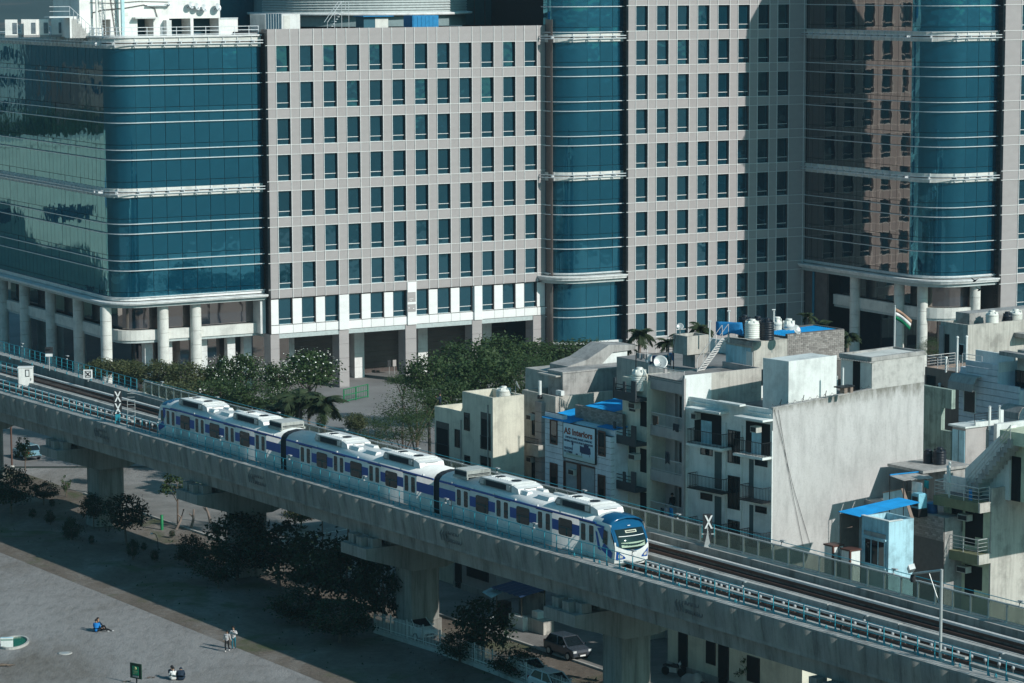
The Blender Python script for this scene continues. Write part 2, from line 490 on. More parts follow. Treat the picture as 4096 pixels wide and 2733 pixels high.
for k in range(9): st.box(-1.8 + .2 * k, -1.55 + .2 * k, 0, .8, H - 6.3 + .26 * k, H - 6.24 + .26 * k)
part('treads', st, M_STEEL, tl)
for y in (0, .8):
    part('handrail', MB().tube([(-1.9, y, H - 5.3), (-.1, y, H - 3.0), (.8, y, H - 3.0), (.8, y, H - 4.0)], .035, 5), M_STEEL, tl)
for x in (-1.9, -1.0, -.1, .8): part('post', MB().tube([(x, 0, H - 6.2), (x, 0, H - 5.3 + (max(-1.9, min(-.1, x)) + 1.9) * 1.28)], .03, 5), M_STEEL, tl)

# ---- curtain walled blocks
RAIL_Z = [ZT - 3.0 - 4 * k for k in range(-1, 7)]      # lower of ... pairs of slim rails per storey
def path_of(block):     # plan outline (s, y) sampled, facing out to the right of travel (B wall first, then the corner, then the flat)
    return block
def arc_pts(cx, cy, rx, ry, n):   # from the B wall (s = cx - rx) round to the flat (y = cy - ry)
    return [(cx - rx * math.cos(a), cy - ry * math.sin(a)) for a in [PI / 2 * k / n for k in range(n + 1)]]
def off_path(P, d):     # move an outline outwards by d (left side of travel)
    out = []
    for i, p in enumerate(P):
        a = Vector(P[max(0, i - 1)]); b = Vector(P[min(len(P) - 1, i + 1)])
        t = (b - a).normalized(); nrm = Vector((t.y, -t.x))
        out.append((p[0] + nrm.x * d, p[1] + nrm.y * d))
    return out
def ribbon(mb, P, d0, d1, z0, z1, m=0):
    """closed strip following the outline between offsets d0 < d1 (outwards)"""
    A = off_path(P, d0); B = off_path(P, d1)
    for i in range(len(P) - 1):
        a, b, c, d = A[i], A[i + 1], B[i + 1], B[i]
        mb.quad((*d, z0), (*c, z0), (*c, z1), (*d, z1), m=m)      # outer face
        mb.quad((*d, z1), (*c, z1), (*b, z1), (*a, z1), m=m)      # top
        mb.quad((*a, z0), (*b, z0), (*c, z0), (*d, z0), m=m)      # bottom
    for (a, d, fl) in ((A[0], B[0], 0), (A[-1], B[-1], 1)):
        p = [(*a, z0), (*d, z0), (*d, z1), (*a, z1)]
        mb.quad(*(p if not fl else p[::-1]), m=m)
    return mb
def pane_between(root, P0, P1, z0, z1, tilt, mat=None, name='pane'):
    a = Vector((*P0, 0)); b = Vector((*P1, 0)); d = b - a; L = d.length
    g = .025
    me = cached(('cp', round(L, 2), round(z1 - z0, 2), (mat or M_GLASS).name), lambda: MB().quad((g, 0, g), (L - g, 0, g), (L - g, 0, z1 - z0 - g), (g, 0, z1 - z0 - g)).mesh(name, mat or M_GLASS))
    return obj(name, me, root, (a.x, a.y, z0), (random.gauss(0, tilt), 0, math.atan2(d.y, d.x) + random.gauss(0, tilt)))
def curved_pane(root, pts, z0, z1, mat=None):
    mb = MB(); n = len(pts); i0 = 0
    for p in pts: mb.v += [(*p, z0 + .025), (*p, z1 - .025)]
    for k in range(n - 1):
        mb.f.append((2 * k, 2 * k + 2, 2 * k + 3, 2 * k + 1)); mb.mi.append(0); mb.sm.append(True)
    return part('curved_pane', mb, mat or M_GLASS, root)
LV = [H - 7.78] + [ZT - 2.46 - 4 * k for k in range(7)] + [H - 34.69]
def curtain(root, wall, arc, flat, levels, bands, rails, ledge, mat=None, flat_mat=None, tilt=.006, podium_z=None, bsp=1.2):
    """wall: list of plan points along the B wall (far to near); arc: corner points; flat: points along the flat face"""
    mat = mat or M_GLASS
    P = wall[:-1] + arc + flat[1:]
    inner = off_path(P, -.12)
    cb = MB()
    for i in range(len(P) - 1):
        a, b = inner[i], inner[i + 1]
        cb.quad((*a, levels[-1]), (*b, levels[-1]), (*b, levels[0] + 1.0), (*a, levels[0] + 1.0))
    part('backing', cb, M_CORE, root)
    for j in range(len(levels) - 1):
        z1, z0 = levels[j], levels[j + 1]
        for i in range(len(wall) - 1): pane_between(root, wall[i], wall[i + 1], z0, z1, tilt * .55, mat)
        h = (len(arc) - 1) // 2
        g = .02
        for pts in (arc[:h + 1], arc[h:]): curved_pane(root, pts, z0, z1, flat_mat or mat)
        for i in range(len(flat) - 1): pane_between(root, flat[i], flat[i + 1], z0, z1, tilt, flat_mat or mat)
    for z in rails:
        part('rail', ribbon(MB(), P, .20, .31, z - .04, z + .04), M_STEEL, root)
    for zb, zt in bands:
        part('band_panel', ribbon(MB(), P, .03, .10, zb + .62, zt), M_CREAM, root)
        part('band_panel', ribbon(MB(), P, .03, .10, zb, zb + .50), M_CREAM, root)
        part('band_gutter', ribbon(MB(), P, .0, .03, zb, zt), M_REV, root)
        for z in (zb + .42, zb + .72): part('rail', ribbon(MB(), P, .75, .85, z - .045, z + .045), M_STEEL, root)
        Q = wall + flat[1:] if len(wall) > 2 else flat
        for i in range(1, len(P) - 1):
            if P[i] in wall[1:-1:1] or P[i] in flat[:-1] or i % 4 == 0:
                a = Vector(P[i]); o_ = Vector(off_path(P, .82)[i]); t = (o_ - a).normalized(); sd = Vector((-t.y, t.x)) * .04
                br = MB()
                for zz0, zz1 in ((zb - .02, zt + .02),):
                    br.prism([tuple(a + sd), tuple(a - sd), tuple(a - sd + t * .2), tuple(a + sd + t * .2)], zz0, zz1)
                br.prism([tuple(a + sd), tuple(a - sd), tuple(o_ - sd), tuple(o_ + sd)], zb + .4, zb + .74)
                part('bracket', br, M_STEEL, root)
    if ledge:
        zs, zt, zb = ledge      # upstand top, ledge top, soffit
        part('upstand', ribbon(MB(), P, .0, .12, zt + .12, zs), M_WHITE, root)
        part('ledge', ribbon(ribbon(ribbon(MB(), P, -.3, 1.15, zt - .12, zt + .02), P, -.3, 1.05, zt - .24, zt - .13), P, -.3, .95, zb + .12, zt - .25), M_WHITE, root)
        part('fascia', ribbon(MB(), P, -.5, .55, zb - .28, zb + .11), plain('teal_grey', (0, 0, 0)), root)
    return P

# left glass block
gb = thing('glass_block', 'blue glass office block with rounded corner and rooftop railing at the left', 'office building', O1, RZO)
yf = 1.4; R1 = 2.65; sB = -16.04 - R1
flat = [(-16.04 + 1.72 * k, yf) for k in range(9)] + [(-1.15, yf)]
arc = arc_pts(-16.04, yf + R1, R1, R1, 8)
ycorner = yf + R1
wall = [(sB, ycorner + 1.2 * k) for k in range(32, -1, -1)]
rails = []
for k in range(0, 7):
    for z in (ZT - 3.0 - 4 * k, ZT - 4.08 - 4 * k):
        if k != 3: rails.append(z)
bands = [(H - 7.78, H - 6.69), (H - 23.83, H - 22.84)]
P = curtain(gb, wall, arc, flat, LV, bands, rails, (H - 34.69, H - 35.16, H - 35.49))
fl = MB().prism(off_path(P, -.15) + [(S0, 40), (sB + 8, 46)], H - 7.2, H - 6.75); part('roof_slab', fl, M_CONC, gb)
# podium: columns, spandrel beam and the dark glazing behind
def column(root, s, y, z1, r=.62, mat=None):
    b = MB(); z = z1
    while z > .05:
        b.lathe([(r, max(0, z - 1.51)), (r, z)], 20, (s, y)); z -= 1.54
    part('column', b, mat or M_CREAM, root)
Z_SO = H - 35.75
for px in (652, 783): column(gb, off(px, 1300, yf + .75)[0], yf + .75, Z_SO)
column(gb, off(424, 1300, yf + 1.9)[0], yf + 1.9, Z_SO)
for px in (314, 204, 100, 14): column(gb, sB + .75, off_b(px, 1250, sB + .75)[0], Z_SO)
for k in range(3): column(gb, sB + .75, off_b(14, 1250, sB + .75)[0] + 5.6 * (k + 1), Z_SO)
arc2 = arc_pts(-16.04 + 1.2, yf + R1 + 1.0, R1 + .2, R1 - .2, 8)
wall2 = [(sB + 2.2, ycorner + 1.2 * k) for k in (30, 20, 10, 1.5)]
P2 = [(sB + 1.0, p[1]) for p in wall2] + [(p[0], p[1]) for p in arc2[1:]] + [(-7, yf + .85), (-1.15, yf + .85)]
part('spandrel_beam', ribbon(MB(), P2, -.5, .05, H - 39.6, H - 38.5), M_CREAM, gb)
part('beam_soffit', ribbon(MB(), P2, -2.0, -.1, H - 39.9, H - 39.62), plain('teal_grey', (0, 0, 0)), gb)
gl = MB(); I2 = off_path(P2, -.9)
for i in range(len(I2) - 1):
    gl.quad((*I2[i], H - 39.4), (*I2[i + 1], H - 39.4), (*I2[i + 1], Z_SO), (*I2[i], Z_SO))
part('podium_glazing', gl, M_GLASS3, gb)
I3 = off_path(P2, -3.2); gl = MB()
for i in range(len(I3) - 1):
    gl.quad((*I3[i], 0), (*I3[i + 1], 0), (*I3[i + 1], H - 39.6), (*I3[i], H - 39.6))
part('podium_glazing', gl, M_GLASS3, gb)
for i, s in enumerate((-14.5, -12.2, -8.0, -4.6, -2.6)):
    b = MB(); z = H - 39.9
    while z > .05: b.box(s, s + .95, 3.9, 4.8, max(0, z - 1.55), z); z -= 1.57
    part('inner_pillar', b, M_WHITE, gb)
part('party_wall', MB().box(-1.75, -1.1, yf - .2, 6, H - 39.6, Z_SO), M_WHITE, gb)

# roof of the left block
ZR = H - 6.70
M_RAILW = plain('rail_white', (.72, .74, .75), .4)
for k in range(24):
    y = ycorner + 1.2 * k + .3
    o = part('guard_post', MB().tube([(sB + .25, y, ZR), (sB + .25, y, ZR + 1.15)], .09, 6), M_RAILW, gb)
for z in (.55, 1.05): part('guard_rail', MB().tube([(sB + .25, ycorner + .2, ZR + z), (sB + .25, ycorner + 29, ZR + z)], .03, 5), M_RAILW, gb)
Pr = off_path(arc + flat[1:], -.5)
for z in (.35, .75, 1.15): part('guard_rail', MB().tube([(*p, ZR + z) for p in Pr], .035, 5), M_RAILW, gb)
for i in range(0, len(Pr)):
    if i % 2 == 0 or i > 8: part('guard_post', MB().tube([(*Pr[i], ZR), (*Pr[i], ZR + 1.2)], .035, 5), M_RAILW, gb)
Pg = off_path(P, -.02)
part('roof_gutter', ribbon(MB(), P, -.6, .35, H - 6.62, H - 6.45), M_WHITE, gb)
for k in range(28): part('eave_lamp', MB().box(sB - .75, sB - .3, ycorner + 1.2 * k, ycorner + 1.2 * k + .3, H - 7.45, H - 7.2), M_RAILW, gb)

def roof_loc(s, y): return O1 + AX * s + BX * y
# the white penthouse
yP = 9.0
sp0, _ = off(318, 60, yP); sp1, _ = off(880, 60, yP)
ph = thing('penthouse', 'white rooftop plant house with dishes, stair and dark openings', 'roof house', roof_loc(sp0, yP), RZO)
Lp = sp1 - sp0
b = MB().box(0, Lp, 0, 8, H - 4.75, H + 3).box(0, .5, -.0, 8, ZR, H - 4.75)
xw = [(off(405, 0, yP)[0] - sp0, off(440, 0, yP)[0] - sp0), (off(548, 0, yP)[0] - sp0, off(612, 0, yP)[0] - sp0), (off(675, 0, yP)[0] - sp0, off(760, 0, yP)[0] - sp0), (off(772, 0, yP)[0] - sp0, off(880, 0, yP)[0] - sp0 - .2)]
b.box(0, Lp, 2.5, 2.7, ZR, H - 4.75, 1)
xa = .5
for a, c in xw:
    if a > xa: b.box(xa, a, 0, 2.5, ZR, H - 4.752)
    xa = c
b.box(xa, Lp, 0, 2.5, ZR, H - 4.752)
M_PW = stained('penthouse_white', (.84, .83, .79), .85, .12)
part('wall', b, [M_PW, plain('dark_teal', (.01, .05, .07), .5)], ph)
part('canopy', MB().box(xw[1][0] - .6, xw[1][1] + .3, -.9, 0, H - 4.70, H - 4.55), M_WHITE, ph)
part('side_hood', MB().box(xw[2][0] - .7, xw[2][0] - .1, -.9, 0, ZR, H - 4.9), M_WHITE, ph)
part('duct', MB().box(xw[1][0] + 1, xw[3][1] - 6, -.5, 0, H - 3.35, H - 3.2), M_STEEL, ph)
part('cable', MB().tube([(1.4, -.1, H - 4.6), (1.5, -.12, H - 4.0), (2.8, -.12, H - 3.7), (5.2, -.12, H - 3.55), (7.5, -.12, H - 3.2), (8.8, -.12, H - 3.6), (9.1, -.12, H - 4.6)], .05, 5), M_REV, ph)
part('cable', MB().tube([(1.2, -.1, H - 2.9), (4, -.12, H - 3.0), (7, -.12, H - 2.8), (10.5, -.12, H - 2.9)], .03, 5), M_REV, ph)
part('notice', MB().box(5.2, 5.7, -.05, 0, H - 4.4, H - 4.0), M_CREAM, ph)
# satellite dishes on the penthouse
def dish(label, px, py, r):
    q = on_plane(px, py, O1 + BX * (yP - .55), BX)
    t = thing('satellite_dish', label, 'satellite dish', q, RZO + .5, 'dishes on the penthouse wall')
    prof = [(r * k / 5, .28 * r * (k / 5) ** 2) for k in range(1, 6)]
    m = MB().lathe([(0.01, 0)] + prof, 14, cap=False)
    m.tf(Matrix.Rotation(PI / 2 - .35, 4, 'X')); part('reflector', m, M_STEEL, t)
    part('arm', MB().tube([(0, 0, -r * .9), (0, -r * .75, 0)], .025, 4), M_REV, t)
    part('mount', MB().tube([(0, 0, 0), (0, .45, -.25)], .03, 5), M_REV, t)
for lab, px, py, r in (('small round dish at the left end of the penthouse dish row', 675, 15, .26), ('tall dish left of the close pair on the penthouse wall', 762, 22, .42),
                       ('dish in the middle of the penthouse dish row', 787, 28, .42), ('lowest dish of the penthouse row', 815, 34, .46), ('dish at the right end of the penthouse wall', 870, 30, .46)):
    dish(lab, px, py, r)
# steps beside the penthouse
stp = thing('roof_steps', 'white roof steps with rail beside the row of condenser units', 'steps', roof_loc(off(345, 100, yP - 1.5)[0], yP - 1.5), RZO)
b = MB()
for k in range(9): b.box(-.95 * k / 9 * 2 - .2, .6 - .95 * k / 9 * 2, 0, 1.6, ZR, ZR + .26 * (k + 1))
part('treads', b, M_PW, stp)
part('handrail', MB().tube([(.8, -.05, ZR + 1.0), (-1.9, -.05, ZR + 3.4), (-4.2, -.05, ZR + 3.4)], .04, 5), M_STEEL, stp)
for k in range(7):
    f = k / 6; part('post', MB().tube([(.8 - 2.7 * f, -.05, ZR + 2.4 * f), (.8 - 2.7 * f, -.05, ZR + 1 + 2.4 * f)], .03, 5), M_STEEL, stp)
part('landing', MB().box(-4.2, -1.7, 0, 1.6, ZR + 2.2, ZR + 2.36), M_STEEL, stp)
part('handrail', MB().tube([(-4.2, -.05, ZR + 2.9), (-1.9, -.05, ZR + 2.9)], .03, 5), M_STEEL, stp)
# ladders, mast and pipe
tl = thing('roof_ladder', 'upright steel ladder on the penthouse front', 'ladder', on_plane(408, 100, O1 + BX * (yP - .4), BX).xy.to_3d(), RZO)
for x in (0, .42): part('stile', MB().tube([(x, 0, ZR), (x, 0, H + 3)], .03, 5), M_STEEL, tl)
rg = MB().tube([(0, 0, 0), (.42, 0, 0)], .02, 5).mesh('rung', M_STEEL)
for k in range(28): obj('rung', rg, tl, (0, 0, ZR + .3 + .32 * k))
tl = thing('lattice_mast', 'leaning steel lattice mast beside the penthouse', 'mast', on_plane(460, 110, O1 + BX * (yP - 1.6), BX).xy.to_3d(), RZO)
for x, y in ((0, 0), (.55, 0), (.27, .45)): part('leg', MB().tube([(x, y, ZR), (x - 1.3 + .0 * x, y, H + 3.5)], .035, 5), M_REV, tl)
lc = MB()
for k in range(18):
    z0 = ZR + .55 * k; d0 = -1.3 * (z0 - ZR) / (H + 3.5 - ZR); d1 = -1.3 * (z0 + .55 - ZR) / (H + 3.5 - ZR)
    lc.tube([(d0, 0, z0), (.55 + d1, 0, z0 + .55)], .018, 4).tube([(.55 + d0, 0, z0), (.27 + d1, .45, z0 + .55)], .018, 4).tube([(.27 + d0, .45, z0), (d1, 0, z0 + .55)], .018, 4)
part('lacing', lc, M_REV, tl)
tl = thing('roof_pillar', 'pale square steel post between mast and penthouse openings', 'post', on_plane(488, 110, O1 + BX * (yP - 1.0), BX).xy.to_3d(), RZO)
part('shaft', MB().box(0, .34, 0, .34, ZR, H + 3), plain('pale_teal', (.45, .66, .68), .5), tl)
part('base_plate', MB().box(-.12, .46, -.12, .46, ZR, ZR + .06), M_STEEL, tl)
tl = thing('roof_pipe', 'tall white drain pipe left of the roof ladder', 'pipe', on_plane(388, 120, O1 + BX * (yP - .7), BX).xy.to_3d(), RZO)
part('pipe', MB().tube([(0, 0, ZR), (0, 0, H + 3)], .13, 8), M_PW, tl)
# condenser units
pos = [(20, 60, 'leftmost condenser unit on the left roof'), (85, 135, 'second condenser unit from the left, half hidden behind the third'), (95, 140, 'third condenser unit from the left on the left roof'),
       (145, 192, 'condenser unit right of the overlapping pair'), (205, 250, 'second condenser unit from the right beside the steps'), (257, 302, 'condenser unit next to the white roof steps')]
for k, (a, c, lab) in enumerate(pos):
    y = 15.0 + (1.5 if k == 1 else 0)
    q = on_plane(a, 95, O1 + BX * y, BX)
    t = thing('condenser_unit', lab, 'condenser', (q.x, q.y, 0), RZO - .35, 'condenser units on the left roof')
    part('casing', MB().box(0, 1.35, 0, .9, ZR + .25, ZR + 1.95), M_PW, t)
    part('grille', MB().box(.80, 1.28, -.03, 0, ZR + .4, ZR + 1.6), plain('dark_grid', (0, 0, 0)), t)
    part('grille_bars', (lambda m: [m.box(.80, 1.28, -.05, -.03, ZR + .5 + .13 * i, ZR + .53 + .13 * i) for i in range(9)] and m)(MB()), M_STEEL, t)
    part('plinth', MB().box(-.05, 1.4, -.05, .95, ZR, ZR + .25), M_CONC, t)
# back parapet
t = thing('roof_parapet', 'white roof parapet wall running from the penthouse to the grey block', 'parapet', roof_loc(sp1, yP), RZO)
part('wall', MB().box(0, S0 - sp1 + .6, 0, .3, ZR, H - 4.85), M_PW, t)
part('coping', MB().box(0, S0 - sp1 + .6, -.08, .36, H - 4.85, H - 4.72), M_STEEL, t)

# ---- middle bay
mb_ = thing('glass_bay', 'narrow blue glass bay with rounded corner between two grey blocks', 'office building', O1, RZO)
y2 = -2.96
flat = [(38.3 + 1.7 * k, y2) for k in range(3)] + [(43.3, y2)]
arc = arc_pts(38.3, 0.0, 3.95, 2.96, 10)
LV2 = [H + 6] + [ZT + 1.54] + LV[1:8] + [H - 34.9]
r2 = rails + [ZT + 1.0, ZT - .08 + 4]
wall = [(34.35, .4), (34.35, 0.0)]
curtain(mb_, wall, arc[1:] if False else arc, flat, LV2, [(H - 7.82, H - 6.87), (H - 23.83, H - 22.84)], r2, (H - 34.6, H - 34.96, H - 35.5))
wl = [H - 35.9, H - 39.0, H - 42.8]
lowA = arc_pts(38.3, .3, 3.7, 2.9, 10); lowF = [(38.3, y2 + .35), (40, y2 + .35), (41.7, y2 + .35), (43.3, y2 + .35)]
for j in range(2):
    for pts in (lowA[:6], lowA[5:]): curved_pane(mb_, pts, wl[j + 1], wl[j])
    for i in range(3): pane_between(mb_, lowF[i], lowF[i + 1], wl[j + 1], wl[j], .005)
PL = lowA + lowF[1:]
for z in (H - 38.75, H - 39.83): part('rail', ribbon(MB(), PL, .2, .3, z - .04, z + .04), M_STEEL, mb_)
part('plinth', ribbon(MB(), PL, -.2, .25, H - 43.1, H - 42.8), M_WHITE, mb_)
part('base_wall', ribbon(MB(), PL, -.6, -.1, 0, H - 43.1), M_CLAD, mb_)
part('return_wall', MB().box(34.36, 34.7, -1.0, .02, 0, H - 5.2).box(34.36, 34.41, -1.6, -1.0, 0, H - 5.2), plain('bronze_stone', (.16, .125, .11), .12), mb_)
part('roof_slab', MB().prism(off_path(arc + flat[1:], -.15) + [(43.3, 6), (34.3, 6)], H + 5.5, H + 6), M_CONC, mb_)

# ---- block two
b2 = thing('office_block', 'grey panelled office block with eight columns of windows, right side in shadow', 'office building', O2, RZO)
facade(b2, 8, range(-2, 9), -.99, 24.35, H + 4.6, 1.2, (7 * PI_W + WW + 2.2,))
part('roof_and_core', MB().box(-.99, 24.35, .42, 40, 0, H + 4.4).box(-.99, 24.35, 0.0, .42, 0, 1.2).box(-.99, -.97, 0, 1.4, 0, H + 4.5, 1), [M_CORE, M_BROWN], b2)
# ---- right glass block
gb3 = thing('glass_block', 'dark glass office block reflecting its neighbour, lit rounded corner at the right', 'office building', O1, RZO)
s3 = 68.56; yf3 = -29.0; R3 = 4.4
flat = [(s3 + R3 + 1.72 * k, yf3) for k in range(3)] + [(off(3992, 500, yf3)[0], yf3)]
arc = arc_pts(s3 + R3, yf3 + R3, R3, R3, 10)
n3 = 16; y0 = -4.15
wall = [(s3, y0 + (yf3 + R3 - y0) * k / n3) for k in range(n3 + 1)]
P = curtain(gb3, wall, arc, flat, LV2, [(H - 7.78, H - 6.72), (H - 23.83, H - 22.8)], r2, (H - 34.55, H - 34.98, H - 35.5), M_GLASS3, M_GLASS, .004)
part('roof_slab', MB().prism(off_path(P, -.15) + [(flat[-1][0], 10), (s3, 10)], H + 5.5, H + 6), M_CONC, gb3)
for px, dy in ((3420, 1.0), (3597, 1.0)): column(gb3, s3 + .7, off_b(px, 1200, s3 + .7)[0], Z_SO)
column(gb3, off(3690, 1200, yf3 + 3.6)[0], yf3 + 3.6, Z_SO)
column(gb3, off(3900, 1200, yf3 + .8)[0], yf3 + .8, Z_SO)
arc2 = arc_pts(s3 + R3 + 1, yf3 + R3 + .6, R3, R3 - .2, 8)
P2 = [(s3 + 1.0, y0 - 4.5), (s3 + 1.0, yf3 + R3 + 2)] + arc2[1:] + [(flat[-1][0] - 1.5, yf3 + .85)]
part('spandrel_beam', ribbon(MB(), P2, -.5, .05, H - 39.6, H - 38.4), M_CREAM, gb3)
part('beam_soffit', ribbon(MB(), P2, -2.0, -.1, H - 39.9, H - 39.62), plain('teal_grey', (0, 0, 0)), gb3)
for dpt, za, zb in ((-.9, H - 39.4, Z_SO), (-3.2, 0, H - 39.6)):
    I2 = off_path(P2, dpt); gl = MB()
    for i in range(len(I2) - 1): gl.quad((*I2[i], za), (*I2[i + 1], za), (*I2[i + 1], zb), (*I2[i], zb))
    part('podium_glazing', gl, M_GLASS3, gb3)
part('end_wall', MB().box(s3 + .02, s3 + .3, y0 - 4.5, y0, 0, Z_SO), M_BROWN, gb3)
part('drain_pipe', MB().tube([(s3 - .1, y0 - 1.9, 0), (s3 - .1, y0 - 1.9, Z_SO)], .16, 8), plain('pipe_teal', (.02, .16, .24), .5), gb3)
# ---- block three
s4 = off(4014, 500, yf3 - 1.2)[0]
b3 = thing('office_block', 'grey panelled office block cut off by the right edge of the view', 'office building', O1 + AX * (s4 + 2.35) + BX * (yf3 - 1.2), RZO)
facade(b3, 4, range(-2, 9), -2.35, 12.4, H + 4.6, 1.2)
part('roof_and_core', MB().box(-2.35, 12.4, .42, 45, 0, H + 4.4).box(-2.35, 12.4, 0, .42, 0, 1.2).box(-2.35, -2.33, 0, 1.4, 0, H + 4.5, 1), [M_CORE, M_BROWN], b3)
# ================================================================ viaduct (local x runs along the track towards the viewer's right, y away from the viewer)
VD = Vector((0.55845582, -0.82953426, 0)); VN = Vector((0.82953426, 0.55845582, 0))
VS = -170.0
VO = Vector((82.14227953, 55.29950499, 0)) + VD * VS
RZV = math.atan2(VD.y, VD.x)
ZD = 10.4
def proj(p):
    p = Vector(p) - Vector((0, 0, H)); c, s = math.cos(TH), math.sin(TH)
    d = p.y * c - p.z * s; u, v = p.x / d, -(p.y * s + p.z * c) / d
    cr, sr = math.cos(RO), math.sin(RO)
    return 2048 + FPX * (u * cr - v * sr), 1366.5 + FPX * (u * sr + v * cr)
def vw(x, m, z): return VO + VD * x + VN * m + Vector((0, 0, z))
def x_at(px, m, z):
    a, b = -120.0, 85.0
    for _ in range(50):
        c = (a + b) / 2
        if proj(vw(c, m, z))[0] < px: a = c
        else: b = c
    return (a + b) / 2
def on_m(px, py, m):
    q = on_plane(px, py, VO + VN * m, VN); return (q - VO).dot(VD), q.z
def flare(x): return 1.35 * max(0.0, (-36 - x) / 46)

q = NT('girder_concrete')
a = q.noise(.28, 6, .6); b = q.noise(1.3, 6, .75, (1.0, 1.0, .07)); f = q.noise(10, 5, .65)
c1 = q.ramp(a, [(.3, (.25, .25, .23)), (.6, (.33, .33, .30)), (.8, (.37, .37, .34))])
c2 = q.mix(.85, c1, q.ramp(b, [(.36, (.42, .41, .40)), (.5, (.85,) * 3), (.62, (1, 1, 1))]), 'MULTIPLY')
q.col(q.mix(.35, c2, q.ramp(f, [(.3, (.65,) * 3), (.7, (1, 1, 1))]), 'MULTIPLY'))
q.b.inputs['Roughness'].default_value = .9; q.bump(f, .3, .03)
M_GIRD = q.m
M_WALK = stained('walkway_concrete', (.46, .45, .42), .6, .2, .9, .3, .5)
M_BED = stained('track_bed', (.055, .052, .050), .6, .3, .95, .5, .8)
M_TEAL = plain('rail_teal_paint', (.03, .28, .35), .45, 0, .15)
M_LAMPW = plain('lamp_white', (.36, .37, .37), .4)
M_DARK = plain('dark_steel', (.03, .032, .035), .5)
M_RUST = plain('rail_rust', (.11, .06, .045), .6)
M_GALV = plain('galvanised', (.48, .50, .49), .4, .3)

via = thing('viaduct', 'concrete rail viaduct on hammerhead piers crossing the view from upper left to lower right', 'viaduct', VO, RZV)
SEG = 2.2
PROF = [(0, 10.4), (-.03, 10.28), (.0, 9.85), (.09, 9.3), (.16, 8.85), (.16, 8.66), (.72, 8.58), (.85, 7.6), (9.1, 7.6), (9.22, 8.58), (9.8, 8.66), (9.9, 9.3), (9.95, 10.4), (9.05, 10.4), (8.98, 9.45), (1.3, 9.45), (1.25, 10.4)]
nseg = 92; x0 = -128.0
for k in range(nseg):
    xa = x0 + k * SEG + .008; xb = xa + SEG - .016
    mb = MB()
    fa, fb = flare(xa), flare(xb)
    i = 0; n = len(PROF)
    mb.v = [(xa, y + (fa if y > 5 else 0), z) for y, z in PROF] + [(xb, y + (fb if y > 5 else 0), z) for y, z in PROF]
    for j in range(n):
        j2 = (j + 1) % n
        mb.f.append((j, j2, n + j2, n + j)); mb.mi.append(1 if j in (12, 16) else (2 if j in (14,) else 0)); mb.sm.append(j in (1, 2, 3))
    mb.f.append(tuple(range(n - 1, -1, -1))); mb.mi.append(0); mb.sm.append(False)
    mb.f.append(tuple(range(n, 2 * n))); mb.mi.append(0); mb.sm.append(False)
    o = part('girder_segment', mb, [M_GIRD, M_WALK, M_BED], via)
# piers
def capmesh():
    b = MB()
    b.extrude_x([(-.25, 7.0), (-.25, 6.25), (1.3, 5.75), (3.6, 5.0), (6.3, 5.0), (8.6, 5.75), (10.2, 6.25), (10.2, 7.0)][::-1], -1.7, 1.7)
    return b.mesh('pier_cap', M_GIRD)
def piermesh(r):
    b = MB()
    pts = [(-r, -1.1), (-r + .35, -1.4), (r - .35, -1.4), (r, -1.1), (r, 1.1), (r - .35, 1.4), (-r + .35, 1.4), (-r, 1.1)]
    b.prism([(x, y + 4.95) for x, y in pts], 1.15, 5.05)
    b.prism([(x * 1.12, y * 1.12 + 4.95) for x, y in pts], 0, 1.15)
    return b.mesh('pier', M_GIRD)
cm, pm = capmesh(), piermesh(.98)
blkm = MB().box(-.36, .36, -.36, .36, 7.0, 7.62).mesh('bearing_block', M_GIRD)
for k in range(-1, 6):
    xc = -46.3 + 24.9 * (k)
    if k == 5: continue
    obj('pier', pm, via, (xc, 0, 0)); obj('pier_cap', cm, via, (xc, 0, 0))
    for dx, y in ((-1.05, .55), (.35, .35), (1.2, .75), (-1.05, 2.2), (1.05, 2.2), (-1.05, 7.6), (1.05, 7.6), (-1.05, 9.4), (1.05, 9.4)):
        obj('bearing_block', blkm, via, (xc + dx, y, 0))
# raised lettering on the girder face
def text_mesh(s, size, ext, align='LEFT', bold=0.0):
    cu = bpy.data.curves.new('lettering', 'FONT'); cu.body = s; cu.size = size; cu.extrude = ext; cu.align_x = align; cu.offset = bold; cu.resolution_u = 3
    o = bpy.data.objects.new('tmp', cu); COL.objects.link(o)
    dg = bpy.context.evaluated_depsgraph_get()
    me = bpy.data.meshes.new_from_object(o.evaluated_get(dg)); bpy.data.objects.remove(o); bpy.data.curves.remove(cu)
    return me
M_EMB = plain('emblem_concrete', (.14, .14, .135), .9)
tm = [text_mesh(t, .50, .02, bold=.012) for t in ('RAPID', 'METRO')]
for m_ in tm: m_.materials.append(M_EMB)
chev = MB()
for k in range(3):
    x = .30 * k
    chev.extrude_y([(x, .0), (x + .12, .0), (x + .42, .42), (x + .30, .42)], -.02, .02).extrude_y([(x + .30, -.42), (x + .42, -.42), (x + .12, .0), (x, .0)], -.02, .02)
chm = chev.mesh('chevron_emblem', M_EMB)
for px, py in ((412, 1722), (1035, 1910), (1812, 2142), (2765, 2430)):
    x, z = on_m(px, py, .08)
    z = 9.5
    obj('chevron_emblem', chm, via, (x - 1.5, -.01, z + .12), (-.13, 0, 0))
    for j, m_ in enumerate(tm): obj('lettering', m_, via, (x - .55, -.01 + .07 * j, z + .17 - .52 * j), (PI / 2 - .13, 0, 0))
